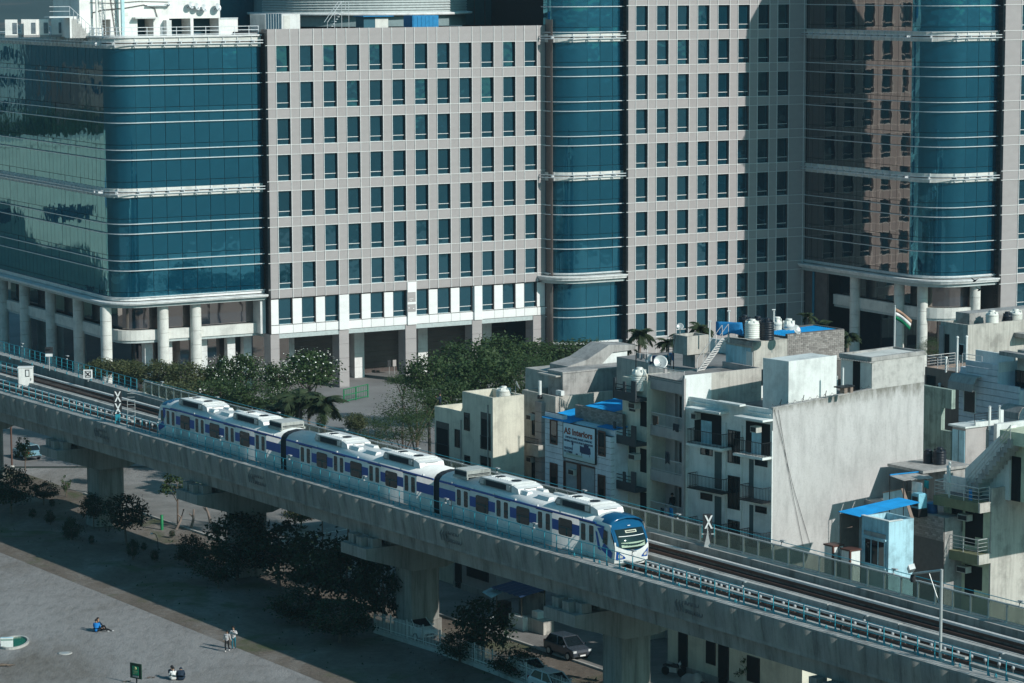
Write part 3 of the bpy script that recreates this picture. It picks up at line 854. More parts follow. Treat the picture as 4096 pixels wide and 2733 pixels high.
# track bed furniture
pl = MB().box(-128, 74.3, -.28, .28, 9.455, 9.60).mesh('plinth', M_WALK)
rl = MB().box(-128, 74.3, -.035, .035, 9.60, 9.77).mesh('running_rail', M_RUST)
for m in (2.23, 3.67, 6.3, 7.72):
    obj('plinth', pl, via, (0, m, 0)); obj('running_rail', rl, via, (0, m, 0))
cbm = MB().box(.03, 5.97, -.17, .17, 9.455, 10.36).mesh('centre_block', M_WALK)
for k in range(33): obj('centre_block', cbm, via, (-126 + 6 * k + random.uniform(-.05, .05), 5.02 + random.gauss(0, .015), random.gauss(0, .01)))
for m, z, nm in ((4.30, 10.02, 'third_rail'), (8.55, 9.92, 'third_rail')):
    part(nm, MB().box(-128, 74, m - .13, m + .13, z, z + .13), plain('cover_white', (.66, .66, .64), .4), via)
    part(nm, MB().box(-128, 74, m - .05, m + .05, z - .2, z - .02), M_RUST, via)
ins = MB().lathe([(.03, 9.5), (.03, 9.95), (.09, 9.97), (.10, 10.08), (.05, 10.14)], 7).mesh('insulator', M_LAMPW)
for k in range(90):
    x = -52 + k * 1.05
    if -30 < x < 31.5: x += 62.5
    if x < 74: obj('insulator', ins, via, (x, 3.88, 0))
trm = MB().box(0, 1, -.16, .16, 10.80, 10.93)
for xa, xb in ((-128, -33.0), (33.5, x_at(3851, .8, 10.85))):
    part('cable_tray', MB().box(xa, xb, .95, 1.2, 10.78, 10.92), M_WALK, via)
    b = MB(); x = xa + 2
    while x < xb: b.box(x, x + .09, 1.03, 1.12, 10.4, 10.78); x += 3.0
    o = part('tray_support', b, M_DARK, via); o['kind'] = 'stuff'
part('cable_tray', MB().box(x_at(3856, .95, 10.5), 74, 1.3, 1.6, 10.3, 10.55), M_WALK, via)

# ---- teal hand rails
def fence_run(label, xa, xb, m, zb, hgt, step, mid=(.5,), fl=False, bracket=True):
    f = thing('hand_railing', label, 'railing', VO + VD * xa + VN * m, RZV)
    pm = MB().tube([(0, 0, 0), (0, 0, hgt)], .03, 6).quad((0.0, -.05, 0), (.24, -.05, 0), (.12, -.05, .30), (0, -.05, .38)).quad((0, -.04, .38), (.12, -.04, .30), (.24, -.04, 0), (0, -.04, 0)).mesh('post', M_TEAL)
    n = int((xb - xa) / step)
    for k in range(n + 1):
        x = k * step
        obj('post', pm, f, (x, flare(xa + x) if fl else 0, zb))
    pts = lambda z: [(k * step, flare(xa + k * step) if fl else 0, zb + z) for k in range(0, n + 1)]
    for h in (hgt,) + tuple(hgt * q for q in mid) + (.12,):
        part('rail', MB().tube(pts(h) if fl else [pts(h)[0], pts(h)[-1]], .026 if h == hgt else .016, 6), M_TEAL, f)
    if bracket:
        cl = MB().tube([(0, 0, 0), (0, -.02, .16), (.06, -.02, .22), (.12, -.02, .16), (.12, 0, 0)], .03, 4).mesh('clamp', M_TEAL)
        for k in range(0, n, 2):
            x = (k + .45) * step
            obj('clamp', cl, f, (x, -.05, zb)); 
    return f
fence_run('near teal hand railing along the front edge of the viaduct', -60, 73.5, .70, ZD, 1.03, 1.335, (.48,))
fence_run('far teal hand railing left of the glazed screen on the viaduct', -82, x_at(585, 10.6, 10.4), 9.85, ZD, 1.05, 1.25, (.33, .66), fl=True)
fence_run('short teal railing between the tracks ending at the white cabinet', -82, x_at(96, 6.4, 10.0), 6.4, 10.1, 1.0, 1.25, (.33, .66), bracket=False)
# ---- glazed screen on the far side
xs0 = x_at(588, 10.5, 10.4)
scr = thing('noise_screen', 'low glazed screen with grey posts along the far edge of the viaduct', 'screen', VO + VD * xs0, RZV)
q = NT('dusty_screen'); q.col(q.ramp(q.noise(.5, 4), [(.3, (.20, .21, .17)), (.7, (.30, .31, .26))]))
q.b.inputs['Roughness'].default_value = .25
tr = q.n('BsdfTransparent'); mx = q.n('MixShader'); mx.inputs[0].default_value = .42
tr.inputs[0].default_value = (.72, .78, .74, 1)
q.l(tr.outputs[0], mx.inputs[1]); q.l(q.b.outputs[0], mx.inputs[2]); q.l(mx.outputs[0], q.t.nodes['Material Output'].inputs[0])
M_SCREEN = q.m
STEP = 1.46; ns = int((74 - xs0) / STEP)
pm = MB().box(-.045, .045, -.05, .05, 0, 1.07).box(-.09, .09, -.14, .06, 0, .06).mesh('post', M_GALV)
gm_ = MB().box(.05, STEP - .05, -.012, .012, .08, 1.0).mesh('screen_panel', M_SCREEN)
tmx = MB().box(0, STEP, -.06, .06, 1.02, 1.09).mesh('top_rail', M_GALV)
for k in range(ns):
    x = k * STEP; m = 9.88 + flare(xs0 + x)
    obj('post', pm, scr, (x, m, ZD)); obj('screen_panel', gm_, scr, (x, m, ZD)); obj('top_rail', tmx, scr, (x, m, ZD + random.gauss(0, .006)))
part('bottom_rail', MB().box(0, ns * STEP, 9.84, 9.92, ZD + .03, ZD + .08), M_GALV, scr)
part('hand_wire', MB().tube([(0, 10.05, ZD + 1.25), (ns * STEP, 10.05, ZD + 1.25)], .025, 5), M_TEAL, scr)

# ---- lamps on both railings
def rail_lamp(label, x, m, z):
    t = thing('rail_lamp', label, 'lamp', vw(x, m, z), RZV, 'lamps on the viaduct railings')
    part('bracket', MB().tube([(0, 0, 0), (.02, -.05, .18), (.10, -.03, .30)], .03, 5), M_DARK, t)
    part('junction', MB().lathe([(.02, -.05), (.085, -.02), (.085, .05), (.03, .08)], 8), M_LAMPW, t)
    part('lamp_head', MB().box(-.08, .30, -.09, .09, .29, .36), M_LAMPW, t)
near = [(600 + 185 / 5.87, 'near railing lamp beside the rear cab of the train'), (881, 'near railing lamp in front of the rear car middle'), (1157, 'near railing lamp at the first gangway'),
        (1456, 'near railing lamp in front of the middle car'), (1782, 'near railing lamp at the second gangway'), (2136, 'near railing lamp in front of the leading car'), (2530, 'near railing lamp in front of the train nose'),
        (2970, 'first near railing lamp right of the train'), (3457, 'second near railing lamp right of the train'), (3998, 'near railing lamp by the lower right corner')]
for px, lab in near: rail_lamp(lab, x_at(px, .7, 11.5), .7, ZD + 1.05)
far = [(42, 'far railing lamp at the upper left end'), (233, 'far railing lamp behind the white line sign'), (635, 'first lamp on the glazed screen'), (868, 'screen lamp above the rear car'), (1113, 'screen lamp above the first gangway'), (1382, 'screen lamp above the middle car'),
       (1672, 'screen lamp in front of the cream terrace house'), (1988, 'screen lamp at the second gangway'), (2335, 'screen lamp in front of the blue roofed house'), (2710, 'screen lamp left of the X signal'), (3128, 'screen lamp in front of the big blank wall'), (3575, 'screen lamp in front of the small blue house'), (4080, 'screen lamp at the right edge')]
for px, lab in far:
    x = x_at(px, 9.9, 11.5); rail_lamp(lab, x, 9.88 + flare(x), ZD + 1.08)

# ---- signals, cabinet, mast
M_SIGW = plain('sign_white', (.80, .80, .78), .4)
def cross(b, x, z, y, w, h, t=.055):
    for sgn in (1, -1):
        b.extrude_y([(x - sgn * w - t, z - h), (x - sgn * w + t, z - h), (x + sgn * w + t, z + h), (x + sgn * w - t, z + h)][::1 if sgn > 0 else 1], y - .02, y)
    return b
xl, zt = on_m(1262 / 2.686, 1350 + 572 / 2.686, .95)
sg = thing('track_signal', 'dark track signal with two white X boards and a ladder beside the near railing', 'signal', vw(xl, .95, ZD), RZV + 1.0)
hs = zt - ZD
part('post', MB().tube([(0, 0, 0), (0, 0, hs)], .07, 8), M_DARK, sg)
part('signal_head', MB().box(-.30, .30, -.05, .25, hs - 2.0, hs), M_DARK, sg)
part('cross_board', cross(MB(), .02, hs - .48, -.07, .20, .42), M_SIGW, sg)
part('cross_board', cross(MB(), .02, hs - 1.45, -.07, .20, .42), M_SIGW, sg)
part('equipment_box', MB().box(-.2, .2, -.12, .12, .2, .75), M_TEAL, sg)
for x in (.75, 1.35): part('ladder_stile', MB().tube([(x, .2, 0), (x, .2, hs - .8)], .025, 5), M_GALV, sg)
rg = MB().tube([(.75, .2, 0), (1.35, .2, 0)], .02, 5).mesh('rung', M_GALV)
for k in range(8): obj('rung', rg, sg, (0, 0, .3 + .3 * k))
part('guard_hoop', MB().tube([(.2, .2, hs - .8), (1.35, .2, hs - .8)], .025, 5), M_GALV, sg)
xr, zt = on_m(2700 + 350 / 2.686, 2050 + 20 / 2.686, 9.25)
sg = thing('track_signal', 'dark track signal with one white X board standing before the glazed screen', 'signal', vw(xr, 9.25, ZD), RZV + 1.0)
hs = zt - ZD
part('post', MB().tube([(0, 0, 0), (0, 0, hs - .8)], .06, 8), M_GALV, sg)
part('foot', MB().prism([(-.22, -.15), (.22, -.15), (.22, .15), (-.22, .15)], 0, .05).extrude_y([(-.2, .05), (.2, .05), (.06, .75), (-.06, .75)], -.06, .06), M_GALV, sg)
part('signal_head', MB().box(-.28, .28, -.05, .22, hs - 1.05, hs).box(-.24, .24, -.03, .20, hs - 1.75, hs - 1.1), M_DARK, sg)
part('cross_board', cross(MB(), .06, hs - .48, -.07, .20, .42), M_SIGW, sg)
part('guard_hoop', MB().tube([(-.35, 0, hs - 1.5), (-.35, 0, hs - .7)], .025, 5).tube([(.42, 0, hs - 1.5), (.42, 0, hs - .7)], .025, 5), M_TEAL, sg)
part('bracket', MB().box(-.36, .42, -.03, .03, hs - 1.3, hs - 1.22), M_GALV, sg)
q0 = at_z(102, 1560, 9.5); q1 = at_z(131, 1570, 9.5)
cb = thing('trackside_cabinet', 'tall white trackside cabinet with a small gauge window in its door', 'cabinet', q1, RZV + .35)
_, ztop = on_m(131, 1474, (q1 - VO).dot(VN))
hc = ztop - 9.5
part('casing', MB().box(-1.25, 0, 0, 1.0, .12, hc).box(-1.3, .05, -.05, 1.05, hc, hc + .07), M_PW, cb)
cb.rotation_euler = (0, 0, RZV + 1.05)
part('door', MB().box(-1.2, -.06, -.03, 0, .18, hc - .06), M_PW, cb)
part('gauge_window', MB().box(-.62, -.25, -.05, -.03, hc - .75, hc - .12), M_DARK, cb)
part('gauge', MB().box(-.55, -.32, -.06, -.05, hc - .68, hc - .2), M_SIGW, cb)
part('handle', MB().box(-.15, -.1, -.07, -.03, hc * .5, hc * .5 + .2), M_DARK, cb)
part('foot', MB().box(-1.2, -.05, .05, .95, 0, .12), M_DARK, cb)
x, z = on_m(531 / 2.686, 1350 + 350 / 2.686, 9.55)
sg = thing('line_signal', 'small dark signal on a white post in front of the far teal railing', 'signal', vw(x, 9.55, ZD), RZV + 1.0)
part('post', MB().tube([(0, 0, 0), (0, 0, 1.35)], .05, 7), M_LAMPW, sg)
part('board', MB().box(-.32, .32, -.06, -.02, 1.3, 1.55), M_SIGW, sg)
part('signal_head', MB().box(-.35, .35, -.02, .2, 1.62, 2.15), M_DARK, sg)
part('hood', MB().box(-.2, .2, -.2, -.02, 1.98, 2.05), M_DARK, sg)
x, z = on_m(946 / 2.686, 1350 + 455 / 2.686, 9.3)
sg = thing('limit_board', 'square white board with black X on the far walkway', 'sign', vw(x, 9.3, ZD), RZV + 1.0)
part('post', MB().tube([(0, 0, 0), (0, 0, .3)], .04, 6), M_GALV, sg)
part('board', MB().box(-.40, .40, -.03, .03, .28, 1.08), M_SIGW, sg)
bb = MB(); cross(bb, 0, .68, -.035, .16, .18, .07); part('black_cross', bb.box(-.27, .27, -.045, -.03, .38, .44).box(-.27, .27, -.045, -.03, .92, .98).box(-.27, -.21, -.045, -.03, .44, .92).box(.21, .27, -.045, -.03, .44, .92), M_DARK, sg)
x = x_at(3596 + 443 / 2.686, .95, ZD)
mt = thing('camera_mast', 'tall grey mast with a bracket arm and a white security camera over the tracks', 'mast', vw(x, .95, ZD), RZV)
_, zt = on_m(3756, 2275, .95); hm = zt - ZD
part('pole', MB().tube([(0, 0, 0), (0, 0, hm)], .085, 10), M_GALV, mt)
part('base_plate', MB().box(-.25, .25, -.2, .2, 0, .05), M_GALV, mt)
qa, za = on_m(3652, 2288, .95)
ax = qa - x
part('arm', MB().tube([(0, 0, hm - .05), (ax, 0, za - ZD - .1)], .07, 8), M_GALV, mt)
part('stay', MB().tube([(ax * .45, 0, hm - .3), (0, 0, hm - 2.1)], .025, 5), M_GALV, mt)
cmb = MB().box(-.16, .16, -.55, .35, -.12, .16); cmb.tf(Matrix.Rotation(-.5, 4, 'Y') @ Matrix.Rotation(1.0, 4, 'Z'))
part('camera', cmb, M_SIGW, mt, (ax - .15, 0, za - ZD + .12))
part('camera_mount', MB().lathe([(.12, -.55), (.16, -.4), (.12, -.15)], 8), M_DARK, mt, (ax, 0, za - ZD))
sb = thing('speed_board', 'small white notice with black frame clipped to the near railing', 'sign', vw(x_at(1802, .62, 11.5), .62, ZD + 1.0), RZV)
part('frame', MB().box(-.14, .14, -.03, .0, 0, .42), M_DARK, sb); part('face', MB().box(-.09, .09, -.045, -.03, .06, .36), M_SIGW, sb)

# ================================================================ train
MC = 2.93
M_BODY = stained('train_white', (.80, .80, .77), .88, .10, .35, .0, .4)
M_BODY.node_tree.nodes['Principled BSDF'].inputs['Specular IOR Level'].default_value = .5
M_TBLUE = plain('train_blue', (.012, .075, .30), .35, 0, .06)
M_TCAP = plain('train_cap_blue', (.006, .085, .19), .16, 0, .05)
M_TGLS = glass_mat('train_glass', (.006, .012, .013), (.9, 1, 1), 1.5, .1)
M_AC = stained('ac_grey', (.40, .41, .38), .5, .4)
M_RUB = plain('gangway_rubber', (.02, .028, .035), .8)
Z0, ZC, ZR_ = 10.3, 12.46, 13.13
SEC = [(-1.33, Z0), (-1.345, Z0 + .9), (-1.33, ZC), (-1.27, ZC + .22), (-1.08, ZC + .42), (-.70, ZC + .58), (0, ZR_), (.70, ZC + .58), (1.08, ZC + .42), (1.27, ZC + .22), (1.33, ZC), (1.345, Z0 + .9), (1.33, Z0)]
def rrect(x0, x1, z0, z1, r, n=3):
    out = []
    for cx, cz, a in ((x1 - r, z1 - r, 0), (x0 + r, z1 - r, 90), (x0 + r, z0 + r, 180), (x1 - r, z0 + r, 270)):
        for k in range(n + 1):
            t = math.radians(a + 90 * k / n); out.append((cx + r * math.cos(t), cz + r * math.sin(t)))
    return out
def plate(b, pts, y0, y1, m=0):   # extrude outline (x,z) between y0 (front) and y1
    return b.extrude_y(pts[::-1] if False else pts, y0, y1, m)
def fw(px): return x_at(px, 1.6, 11.6)
def train_car(label, xa, xb, doors, wins, units, vents, box=None, nose=0):
    """nose: +1 cab at the right end, -1 cab at the left end"""
    t = thing('train_car', label, 'train car', vw((xa + xb) / 2, MC, 0), RZV, 'cars of the blue and white metro train')
    o = (xa + xb) / 2
    L0, L1 = xa - o, xb - o
    if nose > 0: L1 -= 2.6
    if nose < 0: L0 += 2.6
    b = MB(); n = len(SEC)
    b.v = [(L0, y, z) for y, z in SEC] + [(L1, y, z) for y, z in SEC]
    for j in range(n - 1):
        b.f.append((j, n + j, n + j + 1, j + 1)); b.mi.append(0); b.sm.append(True)
    b.f.append(tuple(range(n))); b.mi.append(1); b.sm.append(False)
    b.f.append(tuple(range(2 * n - 1, n - 1, -1))); b.mi.append(1); b.sm.append(False)
    b.f = [f[::-1] for f in b.f]
    part('body', b, [M_BODY, M_RUB], t)
    part('cant_rail', MB().box(L0 + .05, L1 + (0 if nose < 1 else .4), -1.375, -1.31, ZC + .03, ZC + .15), M_TBLUE, t)
    part('underframe', MB().box(L0 + .4, L1 - .2, -1.15, 1.15, 9.95, Z0), M_DARK, t)
    for xx in (L0 + 3.0, L1 - 3.0):
        g = MB().box(xx - 1.4, xx + 1.4, -1.1, 1.1, 9.98, 10.25)
        for wx in (-1.0, 1.0):
            for wy in (-.74, .74):
                i0 = len(g.v); g.lathe([(.38, -.06), (.38, .06)], 14); g.tf(Matrix.Translation((xx + wx, wy, 10.14)) @ Matrix.Rotation(PI / 2, 4, 'X'), i0)
        part('bogie', g, M_DARK, t)
    # doors, two leaves each
    edges = []
    for d0, d1 in doors:
        d0 -= o; d1 -= o; mid = (d0 + d1) / 2
        for a, c in ((d0, mid), (mid, d1)):
            lf = part('door', MB().box(a + .012, c - .012, -1.362, -1.33, Z0 + .05, ZC - .02), M_BODY, t)
            wcx = (a + c) / 2
            part('door_window', plate(MB(), rrect(wcx - .235, wcx + .235, 11.27, 12.33, .1), -1.375, -1.35), M_TGLS, lf)
        part('door_track', MB().box(d0 - .05, d1 + .05, -1.37, -1.33, ZC - .02, ZC + .025), M_RUB, t)
        edges.append((d0, d1))
    for w0, w1 in wins:
        w0 -= o; w1 -= o
        wf = part('window', plate(MB(), rrect(w0, w1, 11.22, 12.30, .16), -1.378, -1.33), M_TGLS, t)
        part('window_bar', MB().box(w0 + .1, w1 - .1, -1.383, -1.376, 11.80, 11.825), M_RUB, wf)
    # blue band between the doors
    xs = [L0 if nose >= 0 else edges[0][0] - .02] + [v for e in edges for v in e] + [L1 if nose <= 0 else edges[-1][1] + .02]
    for k in range(0, len(xs), 2):
        a, c = xs[k] + .02, xs[k + 1] - .02
        if c - a > .1: part('blue_band', MB().box(a, c, -1.358, -1.33, 11.44, 12.10), M_TBLUE, t)
    for k in range(7):
        part('roof_step', MB().box(L0 + 1.5 + k * (L1 - L0) / 7, L0 + 1.62 + k * (L1 - L0) / 7, -1.37, -1.29, ZC + .16, ZC + .26), M_BODY, t)
    for u0, u1 in units:
        u0 -= o; u1 -= o; ue = u1 + .85
        un = part('ac_unit', MB().extrude_y([(u0, 12.95), (u1, 12.95), (u1, 13.42), (u0 + .1, 13.42)], -1.0, 1.0).extrude_y([(u1, 12.9), (ue, 12.95), (ue - .12, 13.26), (u1 + .25, 13.40), (u1, 13.42)], -.97, .97, 1), [M_AC, M_BODY], t)
        part('ac_end', MB().extrude_y([(u0 - .45, 12.9), (u0, 12.9), (u0, 13.28), (u0 - .25, 13.22)], -.85, .85), M_AC, un)
        tp = MB().box(u0 + .12, u1, -.95, .95, 13.42, 13.46)
        for k in range(9): tp.box(u0 + .35 + .28 * k, u0 + .43 + .28 * k, -.35, .35, 13.46, 13.49)
        for k in range(6): tp.box(u1 - .5 + .16 * k, u1 - .43 + .16 * k, -.85, .85, 13.46 - .03 * max(0, k - 2), 13.485 - .03 * max(0, k - 2))
        part('top_cover', tp, M_BODY, un)
        for fx in (u0 + .9, u1 - .95):
            part('fan', MB().lathe([(.34, 13.46), (.34, 13.50), (.30, 13.505)], 16, (fx, .05)), M_RUB, un)
        part('side_grille', MB().box(u0 + .75, u1 - .6, -1.03, -1.0, 13.0, 13.36), M_RUB, un)
        part('side_pipe', MB().box(u0 + .1, u0 + .5, -1.06, -1.0, 13.05, 13.36), M_GALV, un); part('side_pipe', MB().box(u1 - .5, u1 - .1, -1.06, -1.0, 13.05, 13.36), M_GALV, un)
        part('name_slot', MB().box(ue - .115, ue - .08, -.5, .5, 13.22, 13.25), M_RUB, un)
    for v0, v1 in vents:
        v0 -= o; v1 -= o
        for yy in (-.62, .62):
            part('roof_vent', MB().extrude_x([(yy - .27, 12.98), (yy + .27, 12.98), (yy + .16, 13.20), (yy - .16, 13.20)], v0, v1), M_BODY, t)
    if box:
        c0, c1 = box[0] - o, box[1] - o
        rb = part('resistor_box', MB().box(c0, c1, -.95, .95, 13.12, 13.55).box(c0 - .1, c1 + .1, -1.0, -.9, 13.0, 13.15).box(c0 - .1, c1 + .1, .9, 1.0, 13.0, 13.15), M_AC, t)
        sl = MB()
        for k in range(int((c1 - c0) / .2)): sl.box(c0 + .05 + .2 * k, c0 + .17 + .2 * k, -.9, .9, 13.55, 13.58)
        part('box_slats', sl, M_GALV, rb)
        part('side_grille', MB().box(c0 + .1, c1 - .1, -.98, -.95, 13.2, 13.48), M_RUB, rb)
        part('end_strip', MB().box(c1, c1 + .03, -.85, .85, 13.28, 13.33).box(c1, c1 + .03, -.85, .85, 13.2, 13.23), M_RUB, rb)
    if nose:
        s = nose; e = L1 if s > 0 else L0
        def sec(u):     # cross-section at distance u (0..2.6) beyond the straight body
            f = u / 2.6; g = max(0, (u - .9) / 1.7)
            out = []
            for y, z in SEC:
                hw = 1 - .06 * f * f
                zz = z
                if z > ZC - .3: zz = ZC - .3 + (z - ZC + .3) * (1 - .42 * g * g)
                zz = min(zz, 13.13)
                out.append((y * hw, zz))
            return out
        def front(y, z, d=0.0):
            back = .26 * (abs(y) / 1.25) ** 2.2 + (.62 * ((z - 11.35) / 1.15) ** 1.4 if z > 11.35 else .10 * ((11.35 - z) / 1.05) ** 2)
            return (e + s * (2.6 - back + d), y, z)
        us = [0, .5, .9, 1.3, 1.6, 1.9]
        b = MB(); n = len(SEC); rings = []
        for u in us: b.v += [(e + s * u, y, z) for y, z in sec(u)]
        last = sec(2.2)
        b.v += [front(y, z) for y, z in last]
        R = len(us) + 1
        for k in range(R - 1):
            for j in range(n - 1):
                f = (k * n + j, (k + 1) * n + j, (k + 1) * n + j + 1, k * n + j + 1)
                cap = (k >= 2 and 3 <= j <= 8) or (k >= 1 and 4 <= j <= 7) or (k == 0 and 5 <= j <= 6 and False)
                b.f.append(f[::-1] if s > 0 else f); b.mi.append(1 if cap else 0); b.sm.append(True)
        # front surface as a grid
        zs = [Z0, Z0 + .25, 10.85, 11.2, 11.6, 12.0, 12.3]
        gi = len(b.v); ny = 9
        hw = abs(last[0][0])
        for z in zs:
            for k in range(ny): b.v.append(front(-hw + 2 * hw * k / (ny - 1), z))
        for i in range(len(zs) - 1):
            for k in range(ny - 1):
                f = (gi + i * ny + k, gi + i * ny + k + 1, gi + (i + 1) * ny + k + 1, gi + (i + 1) * ny + k)
                b.f.append(f if s > 0 else f[::-1]); b.mi.append(1 if i >= 4 else 0); b.sm.append(True)
        top = [front(y, z) for y, z in last if z > 12.2]
        ti = len(b.v); b.v += top; b.v.append(front(0, 12.3))
        rowi = gi + (len(zs) - 1) * ny
        b.f.append(tuple([rowi + k for k in range(ny)] + [ti + k for k in range(len(top) - 1, -1, -1)])[::1 if s > 0 else -1]); b.mi.append(1); b.sm.append(True)
        part('cab', b, [M_BODY, M_TCAP], t)
        def patch(name, ys, zlo, zhi, mat, d=.02, nz=4):
            p = MB(); ny = len(ys)
            for i in range(nz + 1):
                for y in ys:
                    z0_, z1_ = zlo(y), zhi(y); p.v.append(front(y, z0_ + (z1_ - z0_) * i / nz, d))
            for i in range(nz):
                for k in range(ny - 1):
                    f = (i * ny + k, i * ny + k + 1, (i + 1) * ny + k + 1, (i + 1) * ny + k)
                    p.f.append(f if s > 0 else f[::-1]); p.mi.append(0); p.sm.append(True)
            return part(name, p, mat, t)
        yl = [-1.14 + 2.28 * k / 10 for k in range(11)]
        patch('windscreen_surround', [y * 1.04 for y in yl], lambda y: 11.03 + .36 * (abs(y) / 1.15) ** 2, lambda y: 12.45, M_TCAP, .012)
        patch('windscreen', [y * .92 for y in yl], lambda y: 11.10 + .26 * (abs(y) / 1.1) ** 2, lambda y: 12.38 - .05 * abs(y), M_TGLS, .028)
        ds = patch('dashboard', [y * .78 for y in yl], lambda y: 11.28, lambda y: 11.58, plain('dash_green', (.34, .44, .33), .6), .034, 1)
        patch('grab_bar', [y * .83 for y in yl], lambda y: 11.92, lambda y: 11.955, M_SIGW, .036, 1)
        patch('destination_sign', [-.42 + .84 * k / 4 for k in range(5)], lambda y: 12.12, lambda y: 12.27, plain('sign_cream', (.55, .56, .44), .5), .036, 1)
        patch('destination_text', [-.34 + .68 * k / 4 for k in range(5)], lambda y: 12.165, lambda y: 12.225, M_RUB, .041, 1)
        for sg_ in (-1, 1):
            ys = sorted([sg_ * v for v in (.62, .75, .9, 1.05, 1.2)])
            patch('lamp_panel', ys, lambda y: 10.52 + .18 * (1.2 - abs(y)) / .6 * .3, lambda y: 10.62 + .46 * (abs(y) - .55) / .65, M_TBLUE, .018, 2)
            patch('headlight', sorted([sg_ * v for v in (.80, .90, 1.0, 1.08)]), lambda y: 10.62 + .05 * (abs(y) - .8), lambda y: 10.72 + .42 * (abs(y) - .72), plain('headlight_lens', (.55, .52, .46), .15), .03, 1)
        patch('badge', [-.10 + .05 * k for k in range(5)], lambda y: 12.50, lambda y: 12.535, M_SIGW, .0 + .05, 1)
        # cab side: blue sweep and side window
        sw = MB()
        def sd(x, z): return (e + s * x, -1.352 + .03 * (max(0, x) / 2.6) ** 2, z)
        fl = (lambda p: p) if s > 0 else (lambda p: p[::-1])
        sw.quad(*fl([sd(-.7, ZC + .0), sd(1.25, ZC - .12), sd(1.3, ZC + .02), sd(-.7, ZC + .12)]))
        sw.quad(*fl([sd(.55, ZC - .18), sd(1.05, ZC - .85), sd(1.30, ZC - .8), sd(1.25, ZC - .08)]))
        sw.quad(*fl([sd(.10, 11.44), sd(.42, 11.38), sd(.22, 12.08), sd(.10, 12.12)]))
        sw.quad(*fl([sd(.62, 11.0), sd(.95, 10.9), sd(.55, 12.0), sd(.35, 12.1)]))
        sw.quad(*fl([sd(.95, 11.0), sd(2.0, 10.55), sd(2.12, 10.95), sd(1.25, 11.45)]))
        part('blue_sweep', sw, M_TBLUE, t)
        part('cab_window', MB().quad(*fl([sd(1.12, 11.45), sd(1.6, 11.35), sd(1.62, 12.2), sd(1.25, 12.28)])), M_TGLS, t, (0, -.012, 0))
        part('coupler', MB().tube([(e + s * 1.6, 0, 10.05), (e + s * 2.9, 0, 10.05)], .16, 8).box(e + s * 2.45 - .2, e + s * 2.45 + .2, -.3, .3, 9.9, 10.2), M_DARK, t)
        part('skirt', MB().box(min(e, e + s * 2.0), max(e, e + s * 2.0), -1.2, 1.2, 10.05, Z0), M_BODY if s > 0 else M_DARK, t)
    return t
D = lambda *p: [(fw(a), fw(c)) for a, c in p]
X1a, X1b = -200.05 - VS, -179.85 - VS
X2a, X2b = -179.05 - VS, -158.95 - VS
X3a, X3b = -158.25 - VS, -138.05 - VS
K5 = lambda x, b: b + x / 5.873
T = lambda px: x_at(px, 1.95, 13.2)
train_car('rear car of the metro train, its cab facing away at the upper left', X1a, X1b,
          D((K5(375, 600), K5(615, 600)), (K5(1050, 600), K5(1300, 600)), (K5(1750, 600), K5(2005, 600)), (K5(410, 950), K5(680, 950))),
          D((K5(725, 600), K5(940, 600)), (K5(1410, 600), K5(1635, 600)), (K5(2120, 600), K5(2345, 600))),
          [(T(717), T(809)), (T(934), T(1033))], [(x_at(835, 2.3, 13.1), x_at(866, 2.3, 13.1)), (x_at(893, 2.3, 13.1), x_at(926, 2.3, 13.1))], (T(1076), T(1125)), -1)
train_car('middle car of the metro train between the two gangways', X2a, X2b,
          D((K5(1465, 950), K5(1745, 950)), (K5(2245, 950), 1330 + 50), (1474, 1523), (K5(85, 1600), K5(395, 1600))),
          D((K5(1870, 950), K5(2110, 950)), (600 + 1715 / 2.136, 600 + 1812 / 2.136), (600 + 2015 / 2.136, 600 + 2115 / 2.136)),
          [(T(1262), T(1366)), (T(1536), T(1654))], [(x_at(1405, 2.3, 13.1), x_at(1444, 2.3, 13.1)), (x_at(1473, 2.3, 13.1), x_at(1514, 2.3, 13.1))])
train_car('leading car of the metro train with the blue capped cab and windscreen', X3a, X3b,
          D((K5(1310, 1600), K5(1640, 1600)), (K5(185, 1950), K5(530, 1950)), (K5(1155, 1950), K5(1520, 1950)), (K5(110, 2300), K5(490, 2300))),
          D((K5(1790, 1600), K5(2085, 1600)), (K5(690, 1950), K5(990, 1950)), (K5(1680, 1950), K5(1995, 1950))),
          [(T(1920), T(2046)), (T(2225), T(2362))], [(x_at(2078, 2.3, 13.1), x_at(2120, 2.3, 13.1)), (x_at(2159, 2.3, 13.1), x_at(2205, 2.3, 13.1))], (T(1816), T(1866)), 1)
for xa, xb, lab in ((X1b, X2a, 'black gangway bellows between rear and middle train cars'), (X2b, X3a, 'black gangway bellows between middle and leading train cars')):
    g = thing('gangway_bellows', lab, 'gangway', vw((xa + xb) / 2, MC, 0), RZV, None)
    Lh = (xb - xa) / 2; k = 4
    for j in range(k):
        a = -Lh + 2 * Lh * j / k
        part('fold', MB().extrude_x([(y * .93, Z0 + .1 + (z - Z0) * .965) for y, z in SEC[::-1]], a + .02, a + 2 * Lh / k - .02), M_RUB, g)
